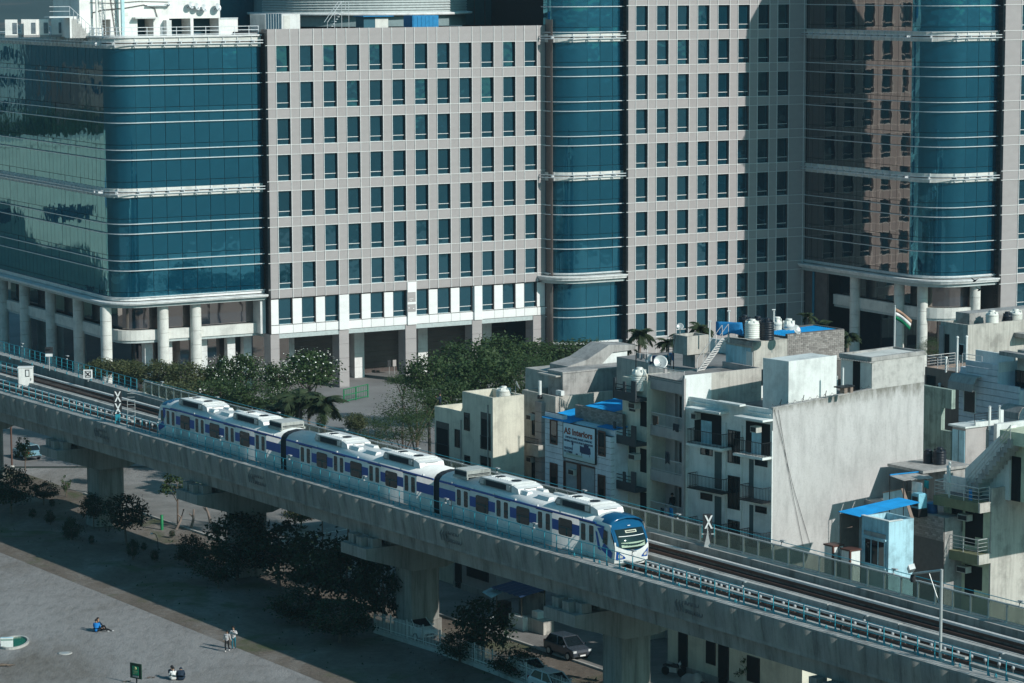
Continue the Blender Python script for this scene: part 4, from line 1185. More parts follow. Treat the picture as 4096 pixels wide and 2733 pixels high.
# ================================================================ houses behind the viaduct
Z7 = lambda x, y: (2100 + x / 1.96, 1000 + y / 1.96)
Z8 = lambda x, y: (3000 + x / 1.96, 1000 + y / 1.96)
Z3 = lambda x, y: (1600 + x / 2.136, 1600 + y / 2.136)
Z4 = lambda x, y: (2600 + x / 1.96, 1400 + y / 1.96)
Z5 = lambda x, y: (3200 + x / 2.24, 1700 + y / 2.24)
Z6 = lambda x, y: (1000 + x / 1.7423, 800 + y / 1.7423)
PHI = 56.05
M_WALLW = stained('wall_white', (.74, .77, .74), .80, .16, .85, .2, .5)
M_WALLB = stained('wall_blank', (.62, .61, .58), .72, .30, .9, .3, .35, (.44, .43, .41))
M_PLAST = stained('grey_plaster', (.40, .39, .37), .62, .35, .9, .4, .7)
M_CREAMW = stained('wall_cream', (.66, .63, .52), .78, .18, .85, .2, .5)
M_PINKG = stained('wall_pink_grey', (.42, .385, .37), .8, .12, .8, .15, .6)
M_CEM = stained('cement', (.50, .48, .43), .66, .35, .9, .4, .55)
M_BLUEW = stained('wall_pale_blue', (.42, .66, .74), .72, .3, .85, .3, .8)
M_STRIPE = stained('wall_cool_white', (.66, .72, .77), .82, .15, .8, .15, .6)
M_OLIVE = stained('wall_olive', (.62, .66, .48), .75, .2, .85, .2, .6)
M_OLIVED = stained('slab_olive', (.20, .21, .125), .75, .2, .85, .2, .6)
M_BRWALL = stained('wall_brown', (.26, .20, .165), .75, .2, .85, .2, .6)
M_DARKB = stained('balcony_dark', (.045, .055, .062), .8, .2, .6, .15, .6)
M_ROOF = stained('roof_screed', (.25, .245, .235), .6, .1, .95, .4, .5)
M_WGLS = glass_mat('house_glass', (.004, .008, .010), (.8, .95, 1), 1.5, .2)
M_HOLE = plain('shade_and_black', (.012, .013, .014), .9)  # near-black: painted shade inside openings, also black rubber, plastic and birds
M_FRAMED = plain('frame_brown', (.10, .045, .035), .5)
M_FRAMEK = plain('frame_dark', (.02, .022, .024), .5)
M_IRON = plain('iron_black', (.018, .02, .022), .45)
M_IRONW = plain('iron_pale', (.55, .53, .51), .5)
M_BLUER = plain('blue_sheet', (.008, .22, .50), .45, 0, .18, 1.0)
M_ACW = stained('ac_white', (.55, .55, .50), .7, .3)
q = NT('brick_wall_grey'); f = q.noise(3, 6); oi = q.n('ObjectInfo')
q.col(q.mix(.5, q.ramp(f, [(.3, (.16, .145, .135)), (.7, (.34, .31, .29))]), q.ramp(oi.outputs['Random'], [(0, (.13, .12, .11)), (1, (.42, .39, .36))])))
q.b.inputs['Roughness'].default_value = .95; M_BRICK = q.m
M_MORT = plain('mortar', (.11, .105, .10), .95)

class House:
    def __init__(s, name, label, pm, dist, phi=PHI, cat='house', z0=0.0):
        a = math.radians(phi)
        s.ex = Vector((math.sin(a), math.cos(a), 0)); s.ey = Vector((-math.cos(a), math.sin(a), 0))
        p = at_d(*pm, dist); s.ztop = p.z; s.o = Vector((p.x, p.y, z0)); s.z0 = z0
        s.rz = PI / 2 - a
        s.t = thing(name, label, cat, s.o, s.rz)
    def L(s, p, x=0.0):
        w_ = on_plane(p[0], p[1], s.o + s.ex * x, s.ex); return (w_ - s.o).dot(s.ey), w_.z - s.z0
    def R(s, p, y=0.0):
        w_ = on_plane(p[0], p[1], s.o + s.ey * y, s.ey); return (w_ - s.o).dot(s.ex), w_.z - s.z0
    def T(s, p, z):
        w_ = at_z(p[0], p[1], z + s.z0) - s.o; return w_.dot(s.ex), w_.dot(s.ey)
    def w(s, x, y, z): return s.o + s.ex * x + s.ey * y + Vector((0, 0, z))
    def box(s, name, x0, x1, y0, y1, z0, z1, mat, parent=None, m=0):
        return part(name, MB().box(min(x0, x1), max(x0, x1), min(y0, y1), max(y0, y1), z0, z1), mat, parent or s.t)
    def shell(s, W, D, zt, mat, par=.9, thick=.18, mroof=None, name='wall'):
        """solid body with a parapet round the roof; W along x, D along y"""
        b = MB().box(0, W, 0, D, 0, zt - par, 0)
        b.box(0, W, 0, thick, zt - par, zt).box(0, W, D - thick, D, zt - par, zt).box(0, thick, thick, D - thick, zt - par, zt).box(W - thick, W, thick, D - thick, zt - par, zt)
        b.quad((thick, thick, zt - par + .004), (W - thick, thick, zt - par + .004), (W - thick, D - thick, zt - par + .004), (thick, D - thick, zt - par + .004), m=1)
        return part(name, b, [mat, mroof or M_ROOF], s.t)
    def lrect(s, x0, y0, x1, y1, zz, x=0.0):   # pixel box (zoom zz) on the left face -> y range, z range
        xm = (x0 + x1) / 2
        ya, _ = s.L(zz(x0, (y0 + y1) / 2), x); yb, _ = s.L(zz(x1, (y0 + y1) / 2), x)
        _, zt = s.L(zz(xm, y0), x); _, zb = s.L(zz(xm, y1), x)
        return yb, ya, zb, zt
    def rrect(s, x0, y0, x1, y1, zz, y=0.0):
        xm = (x0 + x1) / 2
        xa, _ = s.R(zz(x0, (y0 + y1) / 2), y); xb, _ = s.R(zz(x1, (y0 + y1) / 2), y)
        _, zt = s.R(zz(xm, y0), y); _, zb = s.R(zz(xm, y1), y)
        return xa, xb, zb, zt
    def lwin(s, r, frame=None, x=0.0, t=.07, bars=1, hole=False, name='window'):
        """window on the left face; r = (y0, y1, z0, z1)"""
        y0, y1, z0, z1 = r; frame = frame or M_FRAMEK
        b = MB()
        b.box(x - .05, x + .0, y0, y1, z1 - t, z1).box(x - .05, x, y0, y1, z0, z0 + t).box(x - .05, x, y0, y0 + t, z0 + t, z1 - t).box(x - .05, x, y1 - t, y1, z0 + t, z1 - t)
        for k in range(bars):
            yy = y0 + (y1 - y0) * (k + 1) / (bars + 1); b.box(x - .04, x, yy - .03, yy + .03, z0 + t, z1 - t)
        o = part(name, b, frame, s.t)
        part('pane', MB().box(x - .02, x - .005, y0 + .03, y1 - .03, z0 + .03, z1 - .03), M_HOLE if hole else M_WGLS, o)
        return o
    def railing(s, pts, z, h, mat, gap=.13, r=.015, close=True, style='bars', name='railing'):
        """balustrade along local points"""
        b = MB()
        for a, c in zip(pts[:-1], pts[1:]):
            A = Vector((*a, 0)); C_ = Vector((*c, 0)); L = (C_ - A).length
            b.tube([(A.x, A.y, z + h), (C_.x, C_.y, z + h)], r * 1.8, 5)
            if style == 'bars':
                b.tube([(A.x, A.y, z + .08), (C_.x, C_.y, z + .08)], r * 1.3, 4)
                n = max(1, int(L / gap))
                for k in range(n + 1):
                    p = A.lerp(C_, k / n); b.tube([(p.x, p.y, z), (p.x, p.y, z + h)], r, 4, cap=False)
            else:
                for f in (.25, .5, .75): b.tube([(A.x, A.y, z + h * f), (C_.x, C_.y, z + h * f)], r, 4)
                n = max(1, int(L / 1.1))
                for k in range(n + 1):
                    p = A.lerp(C_, k / n); b.tube([(p.x, p.y, z), (p.x, p.y, z + h)], r * 1.5, 5)
        o = part(name, b, mat, s.t); o['kind'] = 'stuff'; return o
    def balcony(s, r, dep, mat, rail=None, rh=.95, style='bars', th=.18, x=0.0):
        """slab on the left face, r = (y0, y1, z_top_of_slab)"""
        y0, y1, z = r
        s.box('balcony_slab', x - dep, x + .0, y0, y1, z - th, z, mat)
        if rail: s.railing([(x - .03, y1 - .04), (x - dep + .06, y1 - .04), (x - dep + .06, y0 + .04), (x - .03, y0 + .04)], z, rh, rail, style=style)
    def ac(s, y, z, x=0.0, w=.62):
        o = s.box('window_ac', x - .42, x + .1, y, y + w, z, z + .42, M_ACW)
        part('ac_grille', MB().box(x - .44, x - .42, y + .05, y + w - .05, z + .06, z + .36), M_FRAMEK, o); return o
    def canopy(s, r, dep, mat=None, th=.10, x=0.0):
        y0, y1, z = r; return s.box('canopy', x - dep, x, y0, y1, z, z + th, mat or M_WALLW)
def corrugated(b, p0, ux, uy, nx, Lx, Ly, amp=.03, m=0):
    """sheet: waves run along uy, alternate along ux"""
    p0 = Vector(p0)
    for k in range(nx * 2 + 1):
        for j in (0, 1):
            p = p0 + ux * (Lx * k / (nx * 2)) + uy * (Ly * j) + Vector((0, 0, amp if k % 2 else -amp)); b.v.append(tuple(p))
    i0 = len(b.v) - (nx * 2 + 1) * 2
    for k in range(nx * 2):
        b.f.append((i0 + 2 * k, i0 + 2 * k + 2, i0 + 2 * k + 3, i0 + 2 * k + 1)); b.mi.append(m); b.sm.append(False)
    return b
def thick(o, t=.012):
    md = o.modifiers.new('thickness', 'SOLIDIFY'); md.thickness = t; return o
V3 = lambda x, y, z: Vector((x, y, z))

# ---------------------------------------------------------------- cream terrace house
h = House('terrace_house', 'cream house with roof terrace and dark openings behind the middle train car', (1971, 1592), 208)
zt = h.ztop; yl, _ = h.L((1849, 1569)); yl2, _ = h.L((1738, 1624)); xr, _ = h.R((2096, 1549))
zlow = h.L((1738, 1624))[1]
part('wall', MB().box(0, xr, 0, yl, 0, zt - .9).box(0, .18, 0, yl, zt - .9, zt).box(.18, xr, 0, .18, zt - .9, zt).box(xr - .2, xr, .18, yl, zt - .9, zt).box(.18, xr - .2, yl - .18, yl, zt - .9, zt), M_CREAMW, h.t)
part('wall', MB().box(0, xr, yl + .002, yl2, 0, zlow - .7).box(0, .18, yl, yl2, zlow - .7, zlow).box(.18, xr, yl2 - .18, yl2, zlow - .7, zlow).box(xr - .2, xr, yl, yl2 - .18, zlow - .7, zlow), M_CREAMW, h.t)
part('roof', MB().box(.18, xr - .2, .18, yl - .18, zt - .898, zt - .88), M_ROOF, h.t)
for r in ((550, 110, 597, 262), (470, 252, 516, 406), (553, 475, 600, 552)): h.lwin(h.lrect(*r, Z3), bars=0)
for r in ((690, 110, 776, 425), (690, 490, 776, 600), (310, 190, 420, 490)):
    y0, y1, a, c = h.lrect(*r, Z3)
    o = h.box('recess', -.012, .0, y0, y1, a, c, plain('recess_shade', (.11, .10, .09), .9))  # flat sheet; the shade of the open recess is put into its colour
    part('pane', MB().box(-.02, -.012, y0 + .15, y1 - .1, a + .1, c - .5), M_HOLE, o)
    h.railing([(-.05, y0), (-.05, y1)], a, 1.0, M_IRON)
h.box('downpipe', -.10, -.02, .55, .63, 0, zt - .6, M_PLAST); h.box('downpipe', -.10, -.02, yl + .1, yl + .18, 0, zlow - .6, M_PLAST)
TH_ = h
# ---------------------------------------------------------------- cement building
h = House('cement_building', 'bare cement building with tiled corner column and rooftop room behind the blue roofed house', (2222, 1587), 209)
zt = h.ztop; yl, _ = h.L((2088, 1560)); xr, _ = h.R((2560, 1550))
b = MB().box(0, xr, 0, yl, 0, zt - .8).box(0, .2, 0, yl, zt - .8, zt).box(.2, xr, 0, .2, zt - .8, zt).box(xr - .2, xr, .2, yl, zt - .8, zt).box(.2, xr - .2, yl - .2, yl, zt - .8, zt)
part('wall', b, M_CEM, h.t); part('roof', MB().box(.2, xr - .2, .2, yl - .2, zt - .798, zt - .78), M_ROOF, h.t)
ya, _ = h.L((2155, 1700)); yb, _ = h.L((2181, 1700))
z = 0
while z < zt - .9:
    h.box('column_tile', -.35, 0, yb, ya, z + .01, z + .74, M_PINKG); z += .76
rx, rzt = h.R((2251, 1492), 1.4); rl, _ = h.L((2192, 1497), rx); rr, _ = h.R((2532, 1465), 1.4)
part('roof_room', MB().box(rx, rr, 1.4, rl, zt - .8, rzt - .06).box(rx - .06, rr, 1.34, rl + .06, rzt - .06, rzt + .06), M_PLAST, h.t)
part('room_slab', MB().box(rx - .5, rx + .9, 1.6, rl + .7, rzt - .32, rzt - .22), M_CEM, h.t)
for c in ((1035, 305, 1182, 475),):
    y0, y1, a, zz_ = h.lrect(*c, Z3, -.8)
    h.box('balcony_front', -.8, 0, y0, y1, a, a + .9, M_CEM); h.railing([(-.75, y0 + .1), (-.75, y1 - .1)], a + .9, .45, M_IRON)
for c in ((1130, 110, 1180, 305), (1128, 480, 1180, 690)): h.lwin(h.lrect(*c, Z3), bars=0)
h.ac(h.L(Z3(1175, 130))[0], h.L(Z3(1150, 165))[1], -.2); h.ac(h.L(Z3(1175, 500))[0], h.L(Z3(1150, 525))[1], -.2)
# two pale vent pipes with caps
px_, py_ = Z7(117, 1130)
t = thing('vent_pipe', 'fat white vent pipe on the front parapet of the cement building', 'pipe', on_plane(px_, py_, h.o - h.ex * .1, h.ex), h.rz)
part('pipe', MB().tube([(0, 0, -.1), (0, 0, 1.0)], .13, 9), M_WALLW, t); part('collar', MB().lathe([(.2, -.35), (.2, -.1), (.13, -.05)], 9), M_IRON, t)
t = thing('meter_box', 'white meter box with coiled cable beside the rooftop room', 'box', on_plane(*Z7(262, 1140), h.o + h.ex * .4, h.ex), h.rz)
part('box', MB().box(0, .3, -.35, .35, 0, .35), M_WALLW, t); part('cable', MB().tube([(-.05, -.15, .2), (-.1, -.2, -.6), (-.05, -.2, -1.6)], .02, 5), M_IRON, t)
# slanted stair roof behind
s_ = House('stair_cover', 'slanted concrete stair cover rising behind the rooftop room', Z7(640, 880), 216, PHI, 'stair roof', 13.0)
x0_, za = s_.R(Z7(335, 915)); x1_, zb = s_.R(Z7(490, 885)); x2_, zc = s_.R(Z7(660, 745)); x3_, zd = s_.R(Z7(868, 745))
prof = [(x0_, za - .55), (x0_, za), (x1_, zb + .25), (x2_, zc), (x3_, zd), (x3_, zd - .35), (x2_ + .35, zd - .42), (x1_ + .6, zb - .8)]
part('slab', MB().extrude_y(prof[::-1], 0, 2.4), M_PLAST, s_.t)
part('wall', MB().box(x1_ + .9, x3_ - .7, .15, 2.3, za - 3.0, zb - .1).extrude_y([(x1_ + .9, zb - .1), (x3_ - .7, zb - .1), (x3_ - .7, zd - .42), (x2_ + .45, zd - .42)], .15, 2.3), M_WALLW, s_.t)
part('base', MB().box(x0_ - .5, x3_, 0.0, 5, -13 + .1, za - .6), M_CEM, s_.t)

# ---------------------------------------------------------------- blue roofed shop house with the sign
h = House('shop_house', 'white grooved shop house with blue sheet roof, brown framed windows and a furniture sign', (2443, 1722), 195)
zt = h.ztop; yl, ztl = h.L((2180, 1670))
zt = h.L(Z3(1530, 205))[1]
ys, _ = h.L(Z3(1393, 300)); ym, _ = h.L(Z3(1667, 300))
D_ = 5.0
part('wall', MB().box(.35, D_, 0.01, yl - .01, 0, zt), M_STRIPE, h.t)
def grooved(y0, y1, z0, z1, step=.42):
    z = z0
    while z < z1 - .05:
        zz_ = min(z + step, z1); part('panel', MB().box(0, .36, y0, y1, z + .015, zz_ - .015), M_STRIPE, h.t); z = zz_
    h.box('panel_backing', .05, .34, y0 + .03, y1 - .03, z0, z1, M_FRAMEK)
grooved(ys, yl, 0, zt + .35); grooved(0, ym, 0, zt - .45)
h.box('panel_backing', .2, .34, ym, ys, 0, zt - .1, M_STRIPE)
for c in ((1283, 170, 1346, 380), (1283, 540, 1347, 745), (1695, 265, 1757, 480), (1692, 640, 1755, 852)): h.lwin(h.lrect(*c, Z3, -.02), M_FRAMED, -.02, .10, 0)
y0, y1, za, zb = h.lrect(1400, 558, 1664, 805, Z3)
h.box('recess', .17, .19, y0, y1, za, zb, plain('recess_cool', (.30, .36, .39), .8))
h.box('door_frame', .05, .17, h.L(Z3(1530, 690))[0], h.L(Z3(1505, 690))[0], za, zb, M_FRAMED)
h.box('recess_edge', -.02, .2, y0 - .06, y0, za, zb, M_FRAMED); h.box('recess_edge', -.02, .2, y1, y1 + .06, za, zb, M_FRAMED); h.box('recess_edge', -.02, .2, y0, y1, zb, zb + .07, M_FRAMED)
h.ac(h.L(Z3(1505, 610))[0], h.L(Z3(1480, 640))[1], .2, .7)
# blue sheet roof
A = V3(-.25, yl + .1, ztl + .05); x2, y2_ = h.T(Z7(760, 1212), ztl + .9)
b = corrugated(MB(), A, V3(0, -1, 0), V3(1, 0, .12).normalized(), 22, yl - ys + 1.2, 6.5, .03)
part_ = thick(part('roof_sheet', b, M_BLUER, h.t))
b = corrugated(MB(), V3(.2, ym + .1, h.L(Z3(1670, 232))[1]), V3(0, -1, 0), V3(1, 0, .10).normalized(), 14, ym + .1, 4.2, .03)
thick(part('roof_sheet', b, M_BLUER, h.t))
# brick parapet behind the sign
def brick_wall(root, x0, x1, y0, y1, z0, z1, axis, bl=.24, bh=.085, dep=.1, limit=320):
    """courses of separate bricks on a mortar core; axis 'x' or 'y' = direction of the courses; bricks on the low side"""
    L = (x1 - x0) if axis == 'x' else (y1 - y0)
    me = cached(('brick', bl, bh, dep, axis), lambda: (MB().box(.006, bl - .012, -.012, dep, .006, bh - .006) if axis == 'x' else MB().box(-.012, dep, .006, bl - .012, .006, bh - .006)).mesh('brick', M_BRICK))
    n = 0; r = 0; z = z0
    rest = MB()
    while z < z1 - bh * .6:
        p = -(bl / 2 if r % 2 else 0)
        while p < L - bl * .4:
            q_ = max(0, p)
            if n < limit and p >= 0 and p + bl <= L:
                o = obj('brick', me, root, (x0 + (q_ if axis == 'x' else random.uniform(-.012, .004)), y0 + (q_ if axis == 'y' else random.uniform(-.012, .004)), z)); n += 1
            else:
                e = min(L, p + bl) - .012
                if axis == 'x': rest.box(x0 + q_ + .006, x0 + e, y0 - .012, y0 + dep, z + .006, z + bh - .006)
                else: rest.box(x0 - .012, x0 + dep, y0 + q_ + .006, y0 + e, z + .006, z + bh - .006)
            p += bl
        z += bh; r += 1
    if rest.f:
        o = part('brick', rest, M_BRICK, root); o['kind'] = 'stuff'
pw = thing('brick_parapet', 'low grey brick parapet behind the furniture sign under the blue roof', 'wall', h.o, h.rz)
za = h.L(Z3(1530, 205))[1]
part('mortar', MB().box(1.12, 1.3, .1, ys, za - .1, za + 1.05), M_MORT, pw)
brick_wall(pw, 1.05, 1.3, .1, ys, za - .1, za + 1.05, 'y', .30, .115, .08, 300)
# sign
y0, y1, zb, zt2 = h.lrect(1395, 205, 1666, 520, Z3, -.15)
zt2 = h.L(Z3(1530, 222), -.15)[1]; zb = h.L(Z3(1530, 518), -.15)[1]
sg = thing('shop_sign', 'pale furniture shop sign reading AS Interiors above the recessed shop front', 'sign', h.w(-.15, y1, zb), h.rz - PI / 2)
Ws, Hs = y1 - y0, zt2 - zb
q = NT('sign_print'); tc = q.n('TexCoord'); sx = q.n('SeparateXYZ'); q.l(tc.outputs['Generated'], sx.inputs[0])
q.col(q.ramp(sx.outputs[2], [(0, (.40, .52, .50)), (.22, (.42, .60, .70)), (1, (.52, .70, .80))])); q.b.inputs['Roughness'].default_value = .35
part('board', MB().box(0, Ws, 0, .06, 0, Hs), q.m, sg)
part('frame', MB().box(-.05, 0, -.02, .1, -.05, Hs + .05).box(Ws, Ws + .05, -.02, .1, -.05, Hs + .05).box(0, Ws, -.02, .1, Hs, Hs + .05).box(0, Ws, -.02, .1, -.05, 0), M_FRAMEK, sg)
def sign_text(s, size, x, z, mat, bold=0.0, width=None):
    me = text_mesh(s, size, .004, 'LEFT', bold); me.materials.append(mat)
    xs_ = [v.co.x for v in me.vertices]; k = (width / (max(xs_) - min(xs_))) if width else 1
    o = obj('lettering', me, sg, (x, -.012, z), (PI / 2, 0, 0)); o.scale = (k, 1, 1); return o
M_TRED = plain('sign_red', (.20, .05, .035), .4); M_TNAVY = plain('sign_navy', (.012, .035, .10), .4)
sign_text('AS Interiors', .62, .12, Hs - .75, M_TRED, .022, Ws * .90)
sign_text('CORPORATE LEASING, BANQUET, CONSULTING', .20, .25, Hs - 1.05, M_TNAVY, .004, Ws * .84)
sign_text('DISPOSING, OFFICE ESTATE, PROJECTS, RENOVATIONS', .20, .12, Hs - 1.30, M_TNAVY, .004, Ws * .90)
sign_text('9650222942', .24, .12, Hs - 1.85, M_TNAVY, .004, Ws * .26); sign_text('9911198084', .24, .12, Hs - 2.10, M_TNAVY, .004, Ws * .26)
ch = MB()   # printed armchair and lamp
ch.extrude_y([(Ws * .53, .62), (Ws * .60, .55), (Ws * .80, .55), (Ws * .87, .62), (Ws * .85, 1.05), (Ws * .80, 1.05), (Ws * .80, 1.20), (Ws * .66, 1.25), (Ws * .65, 1.02), (Ws * .53, 1.08)], -.012, -.002)
for x in (.58, .82): ch.box(Ws * x, Ws * x + .05, -.012, -.002, .40, .57)
part('printed_armchair', ch, M_TNAVY, sg)
part('printed_lamp', MB().box(Ws * .29, Ws * .30, -.012, -.002, .62, 1.0).box(Ws * .27, Ws * .32, -.012, -.002, 1.0, 1.2).box(Ws * .40, Ws * .46, -.012, -.002, .36, .46), M_TNAVY, sg)
part('printed_rug', MB().box(Ws * .10, Ws * .60, -.008, -.002, .22, .36), plain('sign_rug', (.30, .42, .36), .5), sg)

# ---------------------------------------------------------------- cream house with dark balconies
h = House('balcony_house', 'narrow cream house with three dark solid balconies next to the shop house', (2588, 1490), 194.0)
zt = h.ztop; yl, _ = h.L((2490, 1480)); yo, _ = h.L((2452, 1500), -1.0)
h.shell(7, yl, zt - .6, M_CREAMW, .6)
W1 = yo
for k, (yt, yb) in enumerate(((985, 1180), (1330, 1530), (1690, 1890))):
    _, za = h.L(Z7(825, yb - 20), -1.0); zb = za + .95
    b = MB().box(-1.0, -.9, -.02, yo, za - .25, za + .35).box(-1.0, 0, yo - .1, yo, za - .25, za + .35).box(-1.0, -.9, -.02, .5, za + .35, zb + .25).box(-1.0, -.9, yo * .46, yo * .56, za + .35, zb + .1).box(-1.0, -.9, yo - .25, yo, za + .35, zb + .25)
    b.box(-.9, 0, 0, yo - .1, za - .25, za)
    part('balcony', b, M_DARKB, h.t)
    for f in (.55, .80): part('rail', MB().tube([(-.95, .5, za + f), (-.95, yo - .25, za + f)], .03, 5), M_IRON, h.t)
for c in ((820, 1180, 865, 1265), (820, 1540, 870, 1640)): h.lwin(h.lrect(*c, Z7), bars=0)
for y_ in (1185, 1585): h.ac(h.L(Z7(912, y_ + 30))[0], h.L(Z7(885, y_ + 55))[1], -.15, .75)
for (ya_, yb_) in ((1190, 1340), (1560, 1700), (1900, 2060)):
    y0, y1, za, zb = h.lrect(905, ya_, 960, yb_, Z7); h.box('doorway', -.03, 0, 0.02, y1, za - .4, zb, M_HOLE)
BH = h
# ---------------------------------------------------------------- pink grey house, deep, with pale railings
h = House('grey_house', 'pink grey house with pale balcony railings and a sunlit side wall', (2738, 1503), 191.0)
zt = h.ztop; yl, _ = h.L((2592, 1470)); xr, _ = h.R((3045, 1480))
part('wall', MB().box(1.3, xr, 0, yl, 0, zt - .45).box(0, 1.3, 0, .28, 0, zt - .4).box(0, 1.3, yl - .22, yl, 0, zt - .4).box(.0, xr, 0, .16, zt - .4, zt).box(1.3, 1.5, yl - .2, yl, zt - .45, zt).box(xr - .16, xr, .16, yl, zt - .45, zt), [M_PINKG], h.t)
part('side_wall', MB().box(0, 2.3, -.03, 0, 0, zt + .01), M_WALLW, h.t)
part('side_wall', MB().box(2.3, xr, -.03, 0, 0, zt + .01), M_CEM, h.t)
part('roof', MB().box(0, xr - .16, .16, yl, zt - .448, zt - .42), M_ROOF, h.t)
# solid front bands between the open balconies
lev = []
for (a, c) in ((1030, 1112), (1395, 1475), (1745, 1830), (2095, 2180)):
    y0, y1, za, zb = h.lrect(968, a, 1250, c, Z7, 0); lev.append((za, zb))
    h.box('front_band', -.02, .12, 0, yl, za, zb, M_PINKG); h.box('balcony_slab', .12, 1.3, .28, yl - .22, za + .05, za + .2, M_PINKG)
    h.railing([(.03, .05), (.03, yl - .05)], zb, .88, M_IRONW, .14, .018)
for k in range(3):
    za = lev[k + 1][0] + .2; zb = lev[k][0]
    ym = yl * .62
    h.box('wall_rib', 1.05, 1.3, ym - .12, ym + .12, za, zb, M_PINKG)
    o = h.lwin((yl * .34, yl * .52, za + 1.0, zb - .45), None, 1.28, .06, 1)
    h.ac(yl * .12, zb - .95, 1.25, .7)
    h.box('doorway', 1.27, 1.3, .3, yl * .28, za, zb - .5, M_HOLE)
h.box('corner_pilaster', -.06, .10, -.04, .16, 0, zt - .2, M_PINKG)
GH = h; GZ = zt - .42

# ---------------------------------------------------------------- white house with the big blank wall
h = House('white_house', 'tall white house with iron balconies and a large weathered blank side wall', (3092, 1640), 185.0, 50.0)
zt = h.ztop; yl, _ = h.L((2742, 1580)); xr, _ = h.R((3694, 1700))
xk, zk = h.R((3487, 1556))
zroof = zt - .85
b = MB().box(0, xr, .05, yl, 0, zroof).box(0, .18, .05, yl, zroof, zt).box(.18, xr, yl - .2, yl, zroof, zt)
part('wall', b, M_WALLW, h.t)
zs_ = [h.R((3100, 1634))[1], h.R((3200, 1612))[1], h.R((3330, 1588))[1], h.R((3487, 1558))[1]]
xs_ = [0, h.R((3200, 1612))[0], h.R((3330, 1588))[0], xk]
xt0, ztr = h.R((3489, 1446)); _, ztr2 = h.R((3694, 1416))
prof = [(0, 0), (xr, 0), (xr, zs_[3]), (xk, zs_[3])] + [(xs_[i], zs_[i]) for i in (2, 1, 0)]
part('room_side', MB().box(xk, xr, 0, .05, zs_[3], ztr), stained('room_plaster', (.50, .49, .46), .72, .15, .95, .5, 1.3, None, 1.0), h.t)
q = NT('blank_wall')
A_ = q.noise(.30, 8, .68, (1, 1, .55)); B_ = q.noise(1.3, 7, .75, (1, 1, .22)); C_ = q.noise(7, 6, .7); Dn = q.noise(.9, 3, .5)
c1 = q.ramp(A_, [(.28, (.33, .32, .31)), (.45, (.45, .44, .425)), (.62, (.52, .51, .495)), (.78, (.56, .555, .54))])
c2 = q.mix(.5, c1, q.ramp(B_, [(.36, (.62,) * 3), (.52, (1, 1, 1)), (.66, (1.0, 1.0, 1.0))]), 'MULTIPLY')
c3 = q.mix(.5, c2, q.ramp(C_, [(.30, (.62,) * 3), (.48, (1, 1, 1))]), 'MULTIPLY')
tc = q.n('TexCoord'); sp = q.n('SeparateXYZ'); q.l(tc.outputs['Object'], sp.inputs[0])
mr = q.n('MapRange'); mr.inputs[1].default_value = zt - 1.5; mr.inputs[2].default_value = zt + .4
q.l(sp.outputs[2], mr.inputs[0]); mm = q.n('Math', operation='MULTIPLY'); q.l(mr.outputs[0], mm.inputs[0]); q.l(q.noise(1.6, 5, .7, (1, 1, .35)), mm.inputs[1])
c4 = q.mix(q.ramp(mm.outputs[0], [(.30, (0, 0, 0)), (.52, (.85, .85, .85))]), c3, (.16, .155, .13))
q.col(c4); q.b.inputs['Roughness'].default_value = .92; q.bump(C_, .35, .03)
part('side_wall', MB().extrude_y(prof, 0, .05), q.m, h.t)
part('roof', MB().box(.18, xr, .05, yl - .2, zroof + .003, zroof + .02), M_ROOF, h.t)
part('wall_coping', MB().extrude_y([(0, zs_[0]), (xk, zs_[3]), (xk, zs_[3] + .07), (0, zs_[0] + .07)], -.03, .22), M_PLAST, h.t)
# roof boxes
c, zbx = h.R((3155, 1451), 1.2)
yb1, _ = h.L((3052, 1434), c); xb1, _ = h.R((3347, 1436), 1.2)
part('roof_box', MB().box(c, xb1, 1.2, yb1, zroof, zbx).box(c, xb1, 1.2, 1.3, zbx, zbx + .08).box(c, c + .1, 1.3, yb1, zbx, zbx + .08), M_WALLW, h.t)
yr1, _ = h.L((3365, 1420), xk)
part('roof_room', MB().box(xk, xr, .05, yr1, zroof, ztr).box(xk - .12, xr + .05, -.06, yr1 + .1, ztr, ztr + .09).box(xk - .12, xk + .1, -.06, yr1 + .1, ztr + .09, ztr + .28).box(xk + .1, xr + .05, -.06, .16, ztr + .09, ztr + .28).box(xr - .17, xr + .05, .16, yr1 + .1, ztr + .09, ztr + .28).box(xk + .1, xr - .17, yr1 - .1, yr1 + .1, ztr + .09, ztr + .28), M_PLAST, h.t)
part('side_wall', MB().box(xk - .01, xk, .05, yr1, zroof, ztr), M_WALLW, h.t)
part('room_roof', MB().box(xk + .11, xr - .18, .17, yr1 - .11, ztr + .10, ztr + .16), M_CREAM, h.t)
o = thick(part('eave_sheet', corrugated(MB(), V3(xk - .3, -.1, ztr - .06), V3(0, 1, 0), V3(1, 0, .02), 14, yr1 + .2, .5, .03), M_PLAST, h.t))
y0, y1, za, zb = h.lrect(810, 865, 865, 960, Z8, xk)
h.box('doorway', xk - .04, xk - .011, y0, y1, zroof, zb, M_HOLE)
